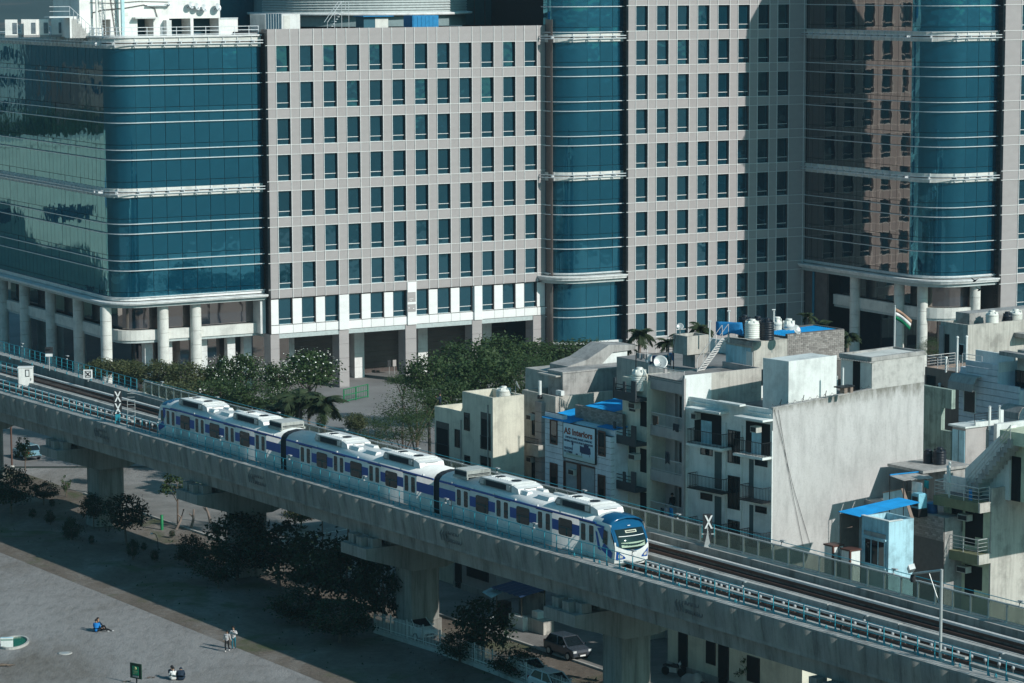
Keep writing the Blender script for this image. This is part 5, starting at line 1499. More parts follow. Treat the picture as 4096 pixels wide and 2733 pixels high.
# front balconies, windows
def stack(x0, x1, tops, canopy, ys_):
    pass
for (x0, x1, ysl) in ((300, 578, 750), (304, 578, 1100), (304, 578, 1450), (665, 968, 832), (708, 952, 1188), (712, 952, 1540)):
    dep = .95
    yb_, ya_, _, zs2 = h.lrect(x0, ysl, x1, ysl + 10, Z4, -dep * .8)
    h.balcony((max(0, yb_), ya_, zs2), dep, M_WALLW if ysl in (750, 832) else M_IRON, M_IRON, .95, 'bars', .16 if ysl in (750, 832) else .06)
for c, d_ in (((302, 455, 575, 480), .9), ((685, 525, 968, 550), .95), ((525, 405, 722, 428), .55)):
    y0, y1, za, zb = h.lrect(*c, Z4, -d_ * .6); h.canopy((max(0, y0), y1, za), d_, M_WALLW, .13)
for c in ((612, 632, 716, 890), (612, 990, 714, 1250), (612, 1338, 714, 1600)): h.lwin(h.lrect(*c, Z4), None, 0, .05, 2)
for c in ((398, 772, 492, 826), (398, 1125, 490, 1178), (825, 862, 921, 912), (828, 1228, 916, 1278)): h.lwin(h.lrect(*c, Z4), None, 0, .04, 0)
for c in ((508, 800, 562, 1090), (508, 1150, 560, 1440), (778, 858, 812, 1180), (780, 1215, 810, 1540)):
    y0, y1, za, zb = h.lrect(*c, Z4); h.box('door', -.03, 0, y0, y1, za, zb, plain('door_teal', (.05, .085, .09), .5))
for c in ((350, 500, 560, 745), (752, 570, 942, 830)):
    y0, y1, za, zb = h.lrect(*c, Z4); o = h.box('recess', -.02, 0, y0, y1, za, zb, M_HOLE)  # flat black sheet on the wall, painted as the shade of a recess
    part('back_wall', MB().box(-.03, -.02, y0 + (y1 - y0) * .35, y0 + (y1 - y0) * .75, za, zb - .5), M_BLUEW, o)
h.ac(h.L(Z4(400, 530))[0], h.L(Z4(380, 540))[1], -.05, .5); h.ac(h.L(Z4(892, 620))[0], h.L(Z4(870, 640))[1], -.3, .55)
for y_ in (595, 720, 960):
    yy, _ = h.L(Z4(y_, 900)); h.box('downpipe', -.1, -.02, yy - .05, yy + .05, 0, zt - 1.4, M_WALLW)
part('roof_pipe', MB().tube([(-.05, .2, zt - .35), (-.05, 2.4, zt - .35)], .04, 6), M_WALLW, h.t)
part('roof_pipe', MB().tube([(-.05, yl - 2.8, zt - .3), (-.05, yl - .4, zt - .3)], .04, 6), M_WALLW, h.t)
WH = h; WZ = zroof
bw_ = thing('barbed_wire', 'loose barbed wire on spikes along the top of the big blank wall', 'wire', h.o, h.rz)
pts = [(xk * k / 40, .08 + .10 * math.sin(k * 2.1), zs_[0] + (zs_[3] - zs_[0]) * k / 40 + .18 + .10 * math.cos(k * 2.1)) for k in range(41)]
part('wire', MB().tube(pts, .012, 4), M_IRON, bw_)
for k in (3, 12, 21, 31): part('spike', MB().tube([(xk * k / 40, .08, zs_[0] + (zs_[3] - zs_[0]) * k / 40), (xk * k / 40 + .15, .08, zs_[0] + (zs_[3] - zs_[0]) * k / 40 + .5)], .025, 4), M_IRON, bw_)
for k, (a, c) in enumerate((((500, 90), (640, 800)), ((640, 60), (600, 780)))):
    p0 = h.R(Z4(975 + 30 * k, 470), -.05); p1 = h.R(Z4(1260 - 60 * k, 1540), -.05)
    w_ = thing('service_wire', ['thin wire slanting down the left of the blank wall', 'second thin wire hanging near the left edge of the blank wall'][k], 'wire', h.o, h.rz)
    part('wire', MB().tube([(p0[0], -.06, p0[1]), ((p0[0] + p1[0]) / 2, -.08, (p0[1] + p1[1]) / 2 - .5), (p1[0], -.06, p1[1])], .014, 4), M_IRON, w_)

# ---------------------------------------------------------------- brick roof room with blue sheets, on the grey house
h = House('roof_room', 'grey brick roof room with torn blue sheet roof behind the white house', (3015, 1367), 196.5, PHI, 'roof room', GZ)
zt = h.ztop - h.z0; yl, _ = h.L((2905, 1352)); xr, zr2 = h.R((3378, 1322)); xm, _ = h.R((3150, 1350))
part('wall', MB().box(0, xm, 0, yl, 0, zt - .02), M_CEM, h.t)
part('wall_shade', MB().box(-.02, 0, .3, yl, 0, zt - .5), M_BLUEW, h.t)  # pale blue sheet; the teal shade of this face is put into its colour
part('brick_core', MB().box(xm, xr, .06, 3.4, -6, zt + .02).box(xm, xr, .06, .24, zt, zt + .30).box(xr - .2, xr, .24, 3.4, zt, zt + .30).box(xm, xm + .15, .24, 3.4, zt, zt + .1).box(xm + .15, xr - .2, 3.2, 3.4, zt, zt + .30), M_MORT, h.t)
brick_wall(h.t, xm, xr, 0.0, .1, zt - 1.9, zt + .30, 'x', .36, .135, .07, 300)
b = corrugated(MB(), V3(xm + .2, .3, zt + .08), V3(0, 1, 0), V3(1, 0, .03), 12, 2.8, xr - xm - .5, .03)
thick(part('roof_sheet', b, M_BLUER, h.t))
part('slab_edge', MB().box(-.12, .2, -.05, yl, zt - .35, zt - .02), M_PLAST, h.t)
y0, y1, za, zb = h.lrect(1738, 798, 1788, 945, Z7)
h.box('door', -.05, -.021, y0, y1, 0.02, zb, M_WALLW)
RR = h; RRZ = GZ + zt
# steel stair to the tank slab
t = thing('steel_stair', 'pale steel stair climbing from the roof terrace to the tanks', 'stair', GH.o, GH.rz)
p0 = on_plane(*Z7(1370, 950), GH.o + GH.ex * 2.6, GH.ex); p1 = on_plane(*Z7(1560, 640), GH.o + GH.ex * 2.6, GH.ex)
def gl(p): d = p - GH.o; return Vector((d.dot(GH.ex), d.dot(GH.ey), d.z))
a0, a1 = gl(at_z(*Z7(1350, 955), GZ)), gl(at_d(*Z7(1545, 690), 196.2))
sd = Vector((.75, .25, 0))
for k in (0, 1): part('stringer', MB().tube([a0 + sd * k, a1 + sd * k], .05, 4), M_IRONW, t)
n = 13
for k in range(n):
    p = a0.lerp(a1, (k + .5) / n)
    part('tread', MB().tube([p, p + sd], .055, 4), M_IRONW, t)
for k in (0, 1):
    part('handrail', MB().tube([a0 + sd * k + V3(0, 0, .9), a1 + sd * k + V3(0, 0, .9)], .025, 5), M_IRONW, t)
    for j in range(5):
        p = a0.lerp(a1, j / 4) + sd * k; part('post', MB().tube([p, p + V3(0, 0, .9)], .022, 4), M_IRONW, t)

# ---------------------------------------------------------------- water tanks
M_TANKW = plain('tank_white', (.72, .72, .66), .5, 0, .06); M_TANKK = plain('tank_black', (.012, .018, .026), .45, 0, .2)
def tank(label, pos, r=.58, hgt=1.45, dark=False, dome=.28, ribs=7, group='water tanks on the house roofs'):
    t = thing('water_tank', label, 'water tank', pos, random.uniform(0, 1), None)
    prof = [(r * .97, 0)]
    hb = hgt - dome
    for k in range(ribs):
        z = hb * k / ribs; dz = hb / ribs
        prof += [(r, z + .03), (r, z + dz - .05), (r * .955, z + dz - .03), (r * .955, z + dz - .005)]
    prof += [(r, hb), (r * .93, hb + dome * .4), (r * .72, hb + dome * .75), (r * .42, hb + dome * .95), (.22, hb + dome)]
    part('tank_body', MB().lathe(prof, 20), M_TANKK if dark else M_TANKW, t)
    part('lid', MB().lathe([(.23, hb + dome - .01), (.24, hb + dome + .07), (.18, hb + dome + .10)], 14), M_TANKK if dark else M_TANKW, t)
    fin = MB()
    for k in range(6):
        a = k * PI / 3; i0 = len(fin.v); fin.box(r * .45, r * .9, -.03, .03, hb + dome * .25, hb + dome * .9); fin.tf(Matrix.Rotation(a, 4, 'Z'), i0)
    part('lid_rib', fin, M_TANKK if dark else M_TANKW, t)
    return t
def on_roof(p, z): return at_z(p[0], p[1], z)
def tank_px(label, cx, top, bot, d, dark=False, wpx=None, dome=.28):
    """tank standing at distance d; pixel column cx, top and bottom rows (photograph pixels)"""
    pt, pb = at_d(cx, top, d), at_d(cx, bot, d)
    hgt = pt.z - pb.z
    r = (wpx or 80) / FPX * d / 2
    return tank(label, pb, r, hgt, dark, dome)
wz = WZ
a = WH.w(*WH.T((3308, 1574), wz), wz)
tank_px('white ribbed tank in front of the white roof box', 3308, 1489, 1590, a.y, False, 82)
tank_px('white ribbed tank beside the dark doorway of the roof room', 3421, 1490, 1578, a.y + 2.0, False, 66)
tank_px('pale ribbed tank between black tanks above the steel stair', 3008, 1282, 1352, 195.6, False, 60)
tank_px('black ribbed tank left of the pale one above the steel stair', 2978, 1266, 1350, 197.6, True, 54)
tank_px('black ribbed tank right of the pale one by the brick room', 3068, 1278, 1360, 196.0, True, 58)
tank_px('black tank half hidden behind the pale tank on the brick room', 3030, 1270, 1340, 199.5, True, 56)
tank_px('white domed tank behind the blue sheet roof, left one', 3108, 1273, 1325, 202, False, 44, .5)
tank_px('white domed tank behind the blue sheet roof, right one', 3155, 1280, 1330, 202, False, 54, .55)
tank_px('white domed tank on the dark balcony house', 2557, 1475, 1562, 194.8, False, 62, .5)
a = TH_.w(*TH_.T((1588 / 1 + 425, 1588), TH_.ztop - .9), TH_.ztop - .9)
tank_px('cream domed tank on the terrace house roof', 2015, 1550, 1592, 210.5, False, 62, .3)
# ---------------------------------------------------------------- right hand houses
# far grey house at the right edge
h = House('grey_roof_house', 'large pale grey house with tanks on its roof at the right edge below the office', (3872, 1301), 222)
zt = h.ztop; yl, _ = h.L((3763, 1278)); xr, _ = h.R((4300, 1270))
h.shell(xr, yl, zt, M_CEM, .8)
h.box('roof_room', 1.6, xr, yl - 1.6, yl, zt - .8, h.L((3900, 1263), 1.6)[1] + .1, M_PLAST)
h.lwin(h.lrect(1637, 737, 1682, 832, Z8), M_WALLW, 0, .06, 0)
y0, y1, za, zb = h.lrect(1522, 660, 1562, 850, Z8); h.box('doorway', -.02, 0, y0, y1, za, zb, M_HOLE)
h.box('pilaster', -.15, 0, yl - .5, yl, 0, zt - .3, M_PINKG)
h.box('slab', h.R(Z8(2068, 660))[0], xr, -1.2, 0, h.R(Z8(2100, 678))[1], h.R(Z8(2100, 645))[1], M_PLAST)
FH = h
for lab, cx, tp, bt, d_, dk, wd in (('white domed tank at the left of the far right roof row', 3968, 1246, 1292, 224, False, 54), ('white domed tank at the right end of the far right roof row', 4062, 1241, 1285, 226, False, 56),
                                ('black tank behind the white ones on the far right roof', 4003, 1245, 1282, 228, True, 40), ('black tank between the white domed tanks on the far right roof', 4030, 1252, 1284, 225, True, 40)):
    tank_px(lab, cx, tp, bt, d_, dk, wd, .35)
# brown house with terrace
h = House('brown_house', 'brown house with railed terrace and tall white pipes left of the striped house', Z8(1640, 960), 212)
zt = h.ztop; yl, _ = h.L(Z8(1372, 930))
h.shell(7, yl, zt, M_BRWALL, .25)
h.railing([(.1, .1), (.1, yl - .1), (3, yl - .1)], zt, .85, M_IRONW, style='rails')
for c in ((1385, 985, 1455, 1100), (1468, 1065, 1520, 1180), (1560, 1090, 1600, 1200)): h.lwin(h.lrect(*c, Z8), None, 0, .05, 0)
for nm, (x, a, c) in (('taller', (1621, 685, 980)), ('middle', (1695, 680, 860)), ('short capped', (1536, 845, 960)), ('lower', (1486, 1052, 1110))):
    p = on_plane(*Z8(x, c), h.o - h.ex * .1, h.ex); q_ = on_plane(*Z8(x, a), h.o - h.ex * .1, h.ex)
    t = thing('vent_pipe', '%s white vent pipe on the terrace of the brown house' % nm, 'pipe', p, h.rz)
    part('pipe', MB().tube([(0, 0, 0), (0, 0, q_.z - p.z)], .09, 8), M_WALLW, t); part('cap', MB().lathe([(.12, q_.z - p.z - .05), (.12, q_.z - p.z + .04), (.04, q_.z - p.z + .1)], 8), M_WALLW, t)
# striped white house
h = House('striped_house', 'cool white house with horizontal grooves, a grey awning and a dark window', Z8(1942, 900), 206)
zt = h.ztop; yl, _ = h.L(Z8(1642, 900)); xr = 3.0
yR, _ = h.L(Z8(2110, 1100)); zlo = h.L(Z8(2100, 1098))[1]
h.box('wall', .12, 6, yR, yl, 0, zlo - .05, M_STRIPE); h.box('wall', .12, 6, 0, yl, zlo - .05, zt - .6, M_STRIPE)
z = 0
while z < zt - .1:
    y_lo = 0 if z > zlo - .1 else yR
    h.box('panel', 0, .12, y_lo, yl if z < zt - 1.0 else 3.4, z + .015, min(z + .47, zt) - .015, M_STRIPE); z += .48
h.box('parapet', 1.6, 1.8, 0, yl, zt - .6, zt + .55, M_WALLW); h.box('side_parapet', .12, 6, -.01, .14, zt - .6, zt + .15, M_WALLW)
h.railing([(.1, yl - .2), (.1, yl - 2.3)], zt - .6, 1.0, M_IRONW, style='rails')
y0, y1, za, zb = h.lrect(1675, 1095, 1772, 1280, Z8); h.lwin((y0, y1, za, zb), M_WALLW, 0, .08, 0)
y0, y1, za, zb = h.lrect(1588, 980, 1785, 1095, Z8, -.4)
part('awning', MB().extrude_y([(0, zb), (-.5, zb - .05), (-.85, (za + zb) / 2), (-.9, za), (-.86, za), (-.8, (za + zb) / 2 - .05), (-.48, zb - .1), (0, zb - .06)], y0, y1), M_PLAST, h.t)
h.box('block', 1.0, 6, -7, -1.0, 0, h.R(Z8(2020, 790), -1.0)[1], M_CEM)
y0, y1, za, zb = h.lrect(2082, 945, 2160, 1105, Z8, 1.0); h.lwin((y0, y1, za, zb), M_FRAMEK, 1.0, .05, 1)
h.canopy((h.L(Z8(2160, 800), 1)[0] - 1, h.L(Z8(2008, 790), 1)[0], h.L(Z8(2080, 830), 1)[1]), .7, M_PLAST, .3, 1.0)
y0, y1, za, zb = h.lrect(2008, 1215, 2160, 1310, Z8, -.2)
part('awning', MB().extrude_y([(0, zb), (-.5, zb - .05), (-.85, (za + zb) / 2), (-.9, za), (-.86, za), (-.8, (za + zb) / 2 - .05), (-.48, zb - .1), (0, zb - .06)], y0, y1), M_PLAST, h.t)
STH = h
# shaded green wall next to the blank wall
h = House('neighbour_wall', 'stained greenish stepped wall standing beside the big blank wall', Z8(1582, 1100), 197)
zt = h.ztop
ya = 0; yb, _ = h.L(Z8(1360, 1120)); yc, _ = h.L(Z8(1500, 1240)); z1 = h.L(Z8(1540, 1242))[1]; z2 = h.L(Z8(1540, 1420))[1]
part('wall', MB().box(0, .35, yc, yb + 1, 0, zt).box(0, .35, 0, yc, z1, zt).box(0, .35, 0, yc, 0, z2), stained('green_stain', (.34, .42, .36), .6, .5, .9, .3, .8), h.t)
# white roof box with teal metal door
h = House('roof_box_house', 'grey house with white roof box, teal metal doors and two white poles', Z8(1692, 1388), 194)
zt = h.ztop; yl, _ = h.L(Z8(1588, 1375)); xr, _ = h.R(Z8(1872, 1405))
h.box('wall', 0, xr, 0, yl, 0, zt - .1, M_PINKG)
h.box('metal_door', -.05, 0, .05, yl - .05, zt - 2.6, zt - .3, M_BLUEW); h.box('door_seam', -.06, -.05, yl * .5 - .02, yl * .5 + .02, zt - 2.6, zt - .3, M_IRON)
h.box('roof_slab', -.15, xr + 1.0, -.12, yl + .3, zt - .1, zt + .02, M_WALLW)
h.box('parapet', .8, xr + .9, -.12, .02, zt + .02, zt + .25, M_WALLW); h.box('parapet', xr, xr + 3, -.8, -.5, 0, zt + .1, M_WALLW)
h.railing([(1.0, .2), (xr + 1.2, .2)], zt + .02, .75, M_IRON, style='rails')
h.box('parapet_post', xr + 1.0, xr + 1.3, -.1, .2, zt - .1, zt + .9, M_WALLW)
for x, a, c, nm in ((1876, 1230, 1400, 'thick'), (1953, 1226, 1392, 'thin')):
    p = on_plane(*Z8(x, c), h.o + h.ey * -.1, h.ey); q_ = on_plane(*Z8(x, a), h.o + h.ey * -.1, h.ey)
    t = thing('roof_pole', '%s white pole on the roof box with teal doors' % nm, 'pole', p, h.rz)
    part('pole', MB().tube([(0, 0, -.1), (0, 0, q_.z - p.z)], .11 if nm == 'thick' else .06, 8), M_WALLW, t); part('cap', MB().lathe([(.13, q_.z - p.z), (.05, q_.z - p.z + .08)], 8), M_GALV, t)
# right house with olive balconies
h = House('olive_house', 'pale house with olive green balcony slabs and steel rails at the right edge', (3963, 1954), 183, 52)
zt = h.ztop; yl, _ = h.L(Z5(1288, 700)); xr, _ = h.R((4300, 1900))
h.box('wall', 0, xr, 0, yl, 0, h.L(Z5(1450, 660))[1], M_OLIVE)
q_ = h.R(Z5(1715, 570)); h.box('side_wall', -.02, xr, -.12, 0, 0, zt, M_CEM); h.box('roof_parapet', xr - .2, xr, 0, yl, zt - 1, zt, M_CEM)
for k, (a, c) in enumerate(((630, 712), (1095, 1172))):
    y0, _ = h.L(Z5(1715, 700 if k == 0 else 1170), -1.15); y1, _ = h.L(Z5(1195, a), -1.15)
    zs_ = h.L(Z5(1450, (a + c) / 2 + 8), -1.15)[1]
    h.box('balcony_slab', -1.15, 0, 0, y1, zs_ - .62, zs_, M_OLIVED); h.box('slab_end', -1.15, -.02, -.14, 0, zs_ - .62, zs_ + .02, M_CEM)
    h.railing([(-.05, y1 - .05), (-1.08, y1 - .05), (-1.08, .05), (-.05, .05)], zs_, 1.0, M_GALV, style='rails', r=.02)
    if k == 0: OZ = zs_
for c, fr in (((1362, 745, 1458, 948), M_FRAMEK), ((1353, 1208, 1448, 1412), M_FRAMEK)): h.lwin(h.lrect(*c, Z5), fr, -.01, .07, 1)
for (x0, ya, x1, yb) in ((1482, 780, 1570, 1075), (1570, 780, 1640, 1010), (1478, 1255, 1560, 1540), (1560, 1270, 1632, 1480)):
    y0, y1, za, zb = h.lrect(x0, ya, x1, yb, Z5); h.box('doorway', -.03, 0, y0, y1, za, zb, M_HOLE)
h.ac(h.L(Z5(1560, 800))[0], h.L(Z5(1500, 845))[1], -.25, .85); h.ac(h.L(Z5(1550, 1265))[0], h.L(Z5(1495, 1310))[1], -.25, .85)
for k in range(5): h.box('wall_flute', -.05, 0, yl - .15 - .16 * k, yl - .07 - .16 * k, 0, OZ - .62, M_OLIVE)
h.box('roof_floor', 0, xr, 0, yl, OZ + .004, OZ + .02, M_ROOF)
OH = h
# terrace block behind with stair
ot = House('terrace_stair', 'concrete roof stair with white side wall and steel handrails rising to the right', Z5(1500, 590), 184.8, 52, 'stair', OZ)
p0 = ot.L(Z5(1500, 590)); 
a0 = Vector((0, *ot.L(Z5(1500, 600)))); a1 = Vector((0, *ot.L(Z5(1890, 130))))
n = 12
st_ = None
for k in range(n):
    f0, f1 = k / n, (k + 1) / n
    ya, yb = a0.y + (a1.y - a0.y) * f0, a0.y + (a1.y - a0.y) * f1
    zz_ = a0.z + (a1.z - a0.z) * f1
    part('step', MB().box(0, 1.1, min(ya, yb), max(ya, yb), max(0, zz_ - .6), zz_), M_PLAST, ot.t)
for off_, nm in ((0, 'handrail'), (.3, 'handrail'), (.6, 'handrail')):
    part(nm, MB().tube([(-.04, a0.y, a0.z + .95 - off_), (-.04, a1.y, a1.z + .95 - off_)], .03, 5), M_GALV, ot.t)
for k in range(6):
    f = k / 5; part('post', MB().tube([(-.04, a0.y + (a1.y - a0.y) * f, a0.z + (a1.z - a0.z) * f), (-.04, a0.y + (a1.y - a0.y) * f, a0.z + (a1.z - a0.z) * f + .95)], .022, 5), M_GALV, ot.t)
s0_ = ot.L(Z5(1482, 395), 1.15); s1_ = ot.L(Z5(1720, 165), 1.15); s2_ = ot.L(Z5(1885, 10), 1.15)
part('side_wall', MB().extrude_x([(s0_[0], 0), (s0_[0], s0_[1]), (s1_[0], s1_[1]), (s2_[0], s2_[1]), (s2_[0], 0)][::1], 1.12, 1.75), M_WALLW, ot.t)
part('back_block', MB().box(1.32, 5, s2_[0] - 6, s2_[0] + .3, 0, ot.L(Z5(1890, 180), 1.3)[1]).box(.2, 5, s2_[0] - 6, s2_[0] + .05, ot.L(Z5(1890, 180), .2)[1], ot.L(Z5(1890, 60), .2)[1]), M_OLIVE, ot.t)
y0, y1, za, zb = ot.lrect(1897, 285, 1978, 545, Z5, 1.3); part('doorway', MB().box(1.28, 1.32, y0, y1, 0, zb), M_HOLE, ot.t)
wl_ = thing('roof_wall', 'low sunlit white parapet left of the concrete roof stair', 'wall', OH.o, OH.rz)
ya = OH.L(Z5(1290, 520), .9)[0]; yb = OH.L(Z5(1490, 480), .9)[0]
part('wall', MB().box(.85, 1.05, yb, ya, OZ, OH.L(Z5(1400, 465), .9)[1]), M_WALLW, wl_)
for x, a, c, lab in ((1336, 335, 640, 'tall white pipe pair at the balcony edge of the olive house'), (1321, 370, 620, 'shorter white pipe beside the tall one on the olive house')):
    p = on_plane(*Z5(x, c), OH.o - OH.ex * .9, OH.ex); q_ = on_plane(*Z5(x, a), OH.o - OH.ex * .9, OH.ex)
    t = thing('vent_pipe', lab, 'pipe', p, OH.rz); part('pipe', MB().tube([(0, 0, 0), (0, 0, q_.z - p.z)], .075, 8), M_WALLW, t); part('cap', MB().lathe([(.095, q_.z - p.z - .1), (.095, q_.z - p.z + .03), (.03, q_.z - p.z + .06)], 8), M_WALLW, t)

# small blue house
h = House('blue_house', 'small pale blue house with a three pane window by the viaduct screen', (3556, 2088), 177)
zt = h.ztop; yl, _ = h.L((3448, 2055)); xr, _ = h.R((3655, 2072))
h.shell(xr, yl, zt, M_BLUEW, .45, .16, M_PLAST)
y0, y1, za, zb = h.lrect(578, 1020, 768, 1262, Z5); o = h.lwin((y0, y1, za, zb), M_BLUEW, -.02, .10, 2)
h.box('window_hood', -.14, 0, y0 - .1, y1 + .1, zb, zb + .12, M_BLUEW); h.box('shutter_box', -.08, 0, y0, y1, zb + .12, zb + .42, M_PLAST)
h.box('window_sill', -.12, 0, y0 - .08, y1 + .08, za - .1, za, M_BLUEW)
h.box('coping', -.06, .2, -.06, yl + .02, zt, zt + .05, M_WALLW); h.box('coping', .2, xr * .55, -.06, .16, zt, zt + .05, M_WALLW)
yL2, _ = h.L(Z5(382, 900))
h.box('recess_wall', 1.4, 1.6, yl, yL2 + .2, 0, zt - .1, M_WALLW); h.box('partition', -.1, 1.4, yL2, yL2 + .16, 0, zt - .2, M_BRWALL)
part('arch', MB().tube([(1.3, yl + .25, 2.0 + zt - 6), (1.3, yl + .3, zt - 2.6), (1.3, yl + .7, zt - 2.0), (1.3, yl + 1.1, zt - 2.1)], .05, 6), M_IRON, h.t)
zr0 = h.L(Z5(345, 778), -.3)[1]; yr0, _ = h.L(Z5(340, 778), -.3)
b = corrugated(MB(), V3(-.3, yr0, zr0), V3(0, -1, 0), V3(1, 0, .07), 16, yr0 - yl + .05, 5.2, .03); thick(part('roof_sheet', b, M_BLUER, h.t))
part('porch_post', MB().tube([(-.25, yr0 - .06, 0), (-.25, yr0 - .06, zr0 - .03)], .05, 6), M_GALV, h.t)
SB = h
for c, lab in (((258, 1065, 345, 1190), 'left white gate pier with red brown cap by the small blue house'), ((405, 1105, 502, 1232), 'right white gate pier with red brown cap by the small blue house')):
    p = on_plane(*Z5((c[0] + c[2]) / 2, c[3] + 10), h.o - h.ex * 1.2, h.ex); q_ = on_plane(*Z5((c[0] + c[2]) / 2, c[1]), h.o - h.ex * 1.2, h.ex)
    t = thing('gate_pier', lab, 'pier', (p.x, p.y, 0), h.rz)
    wd = .42
    part('pier', MB().box(-wd, wd, -wd, wd, 0, q_.z - .1), M_WALLW, t); part('cap', MB().box(-wd - .06, wd + .06, -wd - .06, wd + .06, q_.z - .1, q_.z), M_FRAMED, t)
    part('edge_band', MB().box(-wd - .02, -wd + .1, -wd - .02, -wd + .1, 0, q_.z - .1), M_FRAMED, t)
gt = thing('iron_gate', 'curved black iron gate between the two white piers', 'gate', h.w(-1.2, h.L(Z5(375, 1150), -1.2)[0], 0), h.rz)
zg = h.L(Z5(370, 1100), -1.2)[1]
for k in range(8): part('bar', MB().tube([(0, -.5 + .14 * k, .1), (-.12, -.5 + .14 * k, zg * .6), (0, -.5 + .14 * k, zg)], .02, 4), M_IRON, gt)
for z in (zg * .4, zg): part('rail', MB().tube([(0, -.55, z), (0, .55, z)], .025, 4), M_IRON, gt)
# dark brick wall of the yard behind, terrace with cooler and drum
yw = House('yard_terrace', 'shaded yard building with brick edge and roof terrace between blue house and olive house', Z5(1290, 835), 184, PHI)
zt = yw.ztop; yl, _ = yw.L(Z5(1000, 850))
yw.box('wall', .1, 7, 0, yl + 5, 0, zt - .02, M_PLAST)
part('mortar', MB().box(.02, .1, 0, yl, 0, zt), M_MORT, yw.t)
brick_wall(yw.t, 0, .1, 0, yl, zt - 1.6, zt, 'y', .36, .135, .07, 180)
YZ = zt
p_ = House('roof_parapet', 'pale teal roof parapet with brown coping behind the small blue house', Z5(1000, 720), 184.6, PHI, 'parapet', YZ - .6)
za = p_.ztop - p_.z0
yl, zl = p_.L(Z5(745, 612))
part('wall', MB().extrude_x([(-.0, 0), (-.0, .35), (1.0, za + .9), (yl, zl), (yl, 0)], 0, .16), M_BLUEW, p_.t)
part('coping', MB().extrude_x([(-.02, .35), (-.02, .43), (1.0, za + .98), (yl, zl + .08), (yl, zl), (1.0, za + .9)], -.05, .22), M_BRWALL, p_.t)
part('end_wall', MB().box(.16, 3.2, yl - .2, yl, 0, zl - .1), M_BRWALL, p_.t)
def at_pt(zz, x, y, d): return at_d(*zz(x, y), d)
def obj_px(name, label, cat, zz, x, y, d, rz=None, group=None):
    return thing(name, label, cat, at_d(*zz(x, y), d), YW_RZ if rz is None else rz, group)
YW_RZ = p_.rz
t = obj_px('air_cooler', 'pale blue air cooler with dark grille on the shaded roof terrace', 'cooler', Z5, 1066, 752, 185.4)
part('casing', MB().box(-.36, .36, -.36, .36, .08, 1.0).box(-.30, .30, -.30, .30, 1.0, 1.07), plain('cooler_blue', (.22, .50, .60), .5), t)
part('grille', MB().box(-.38, -.36, -.27, .27, .22, .86), M_FRAMEK, t)
part('foot', MB().box(-.3, .3, -.3, .3, 0, .08), M_IRON, t)
t = obj_px('black_crate', 'black plastic box under the air cooler on the shaded terrace', 'box', Z5, 1062, 818, 185.4)
part('box', MB().box(-.4, .4, -.42, .42, 0, .5), M_HOLE, t); part('lid', MB().box(-.43, .43, -.45, .45, .5, .55), M_IRON, t)
t = obj_px('blue_drum', 'dark blue plastic drum right of the air cooler', 'drum', Z5, 1182, 832, 186.0)
part('drum', MB().lathe([(.38, 0), (.41, .1), (.38, .45), (.41, .5), (.38, .55), (.36, 1.0)], 14), plain('drum_blue', (.015, .09, .22), .5), t); part('rim', MB().lathe([(.39, .98), (.39, 1.04), (.3, 1.05)], 14), plain('drum_rim', (.05, .25, .45), .5), t)
for lab, cx, a, c, w_, d_ in (('black ribbed tank in the shade right of the big blank wall', 3758, 1795, 1856, 54, 191), ('black ribbed tank left of the teal metal doors', 3712, 1803, 1866, 40, 191.5)):
    tank_px(lab, cx, a, c, d_, True, w_)
tk = thing('tank_platform', 'dark concrete platform carrying the two black tanks', 'platform', at_d(3745, 1868, 192).xy.to_3d(), YW_RZ)
zpl = at_d(3758, 1857, 191).z
part('slab', MB().box(-3.2, 1.2, -2.2, 1.4, zpl - .2, zpl - .01), M_PLAST, tk); part('wall', MB().box(-1.0, 1.1, -2.0, 1.3, 0, zpl - .2), M_PLAST, tk)
# canopy with poles
def P5(x, y, d): return at_d(*Z5(x, y), d)
cn = thing('shade_canopy', 'patched grey shade canopy on thin poles behind the blue sheet roof', 'canopy', P5(1000, 640, 187).xy.to_3d(), YW_RZ)
inv = (Matrix.Translation(cn.location) @ Matrix.Rotation(YW_RZ, 4, 'Z')).inverted()
c0, c1, c2, c3 = [inv @ v for v in (P5(805, 455, 186), P5(930, 500, 185), P5(1195, 480, 188), P5(1110, 425, 189.5))]
sh = MB()
n = 4
for k in range(n):
    f0, f1 = k / n, (k + 1) / n - .01
    sh.quad(c0.lerp(c3, f0), c1.lerp(c2, f0), c1.lerp(c2, f1) + V3(0, 0, .05), c0.lerp(c3, f1) + V3(0, 0, .04))
thick(part('sheet', sh, M_PLAST, cn), .03)
part('blue_strip', MB().tube([c0 + V3(0, 0, .05), c0.lerp(c3, .98).lerp(c2, .1) + V3(0, 0, .12)], .05, 5), M_BLUER, cn)
for c in (c0, c1, c0.lerp(c3, .5), c2.lerp(c1, .25)): part('pole', MB().tube([(c.x, c.y, YZ - 1.0), (c.x, c.y, c.z)], .035, 5), M_IRON, cn)
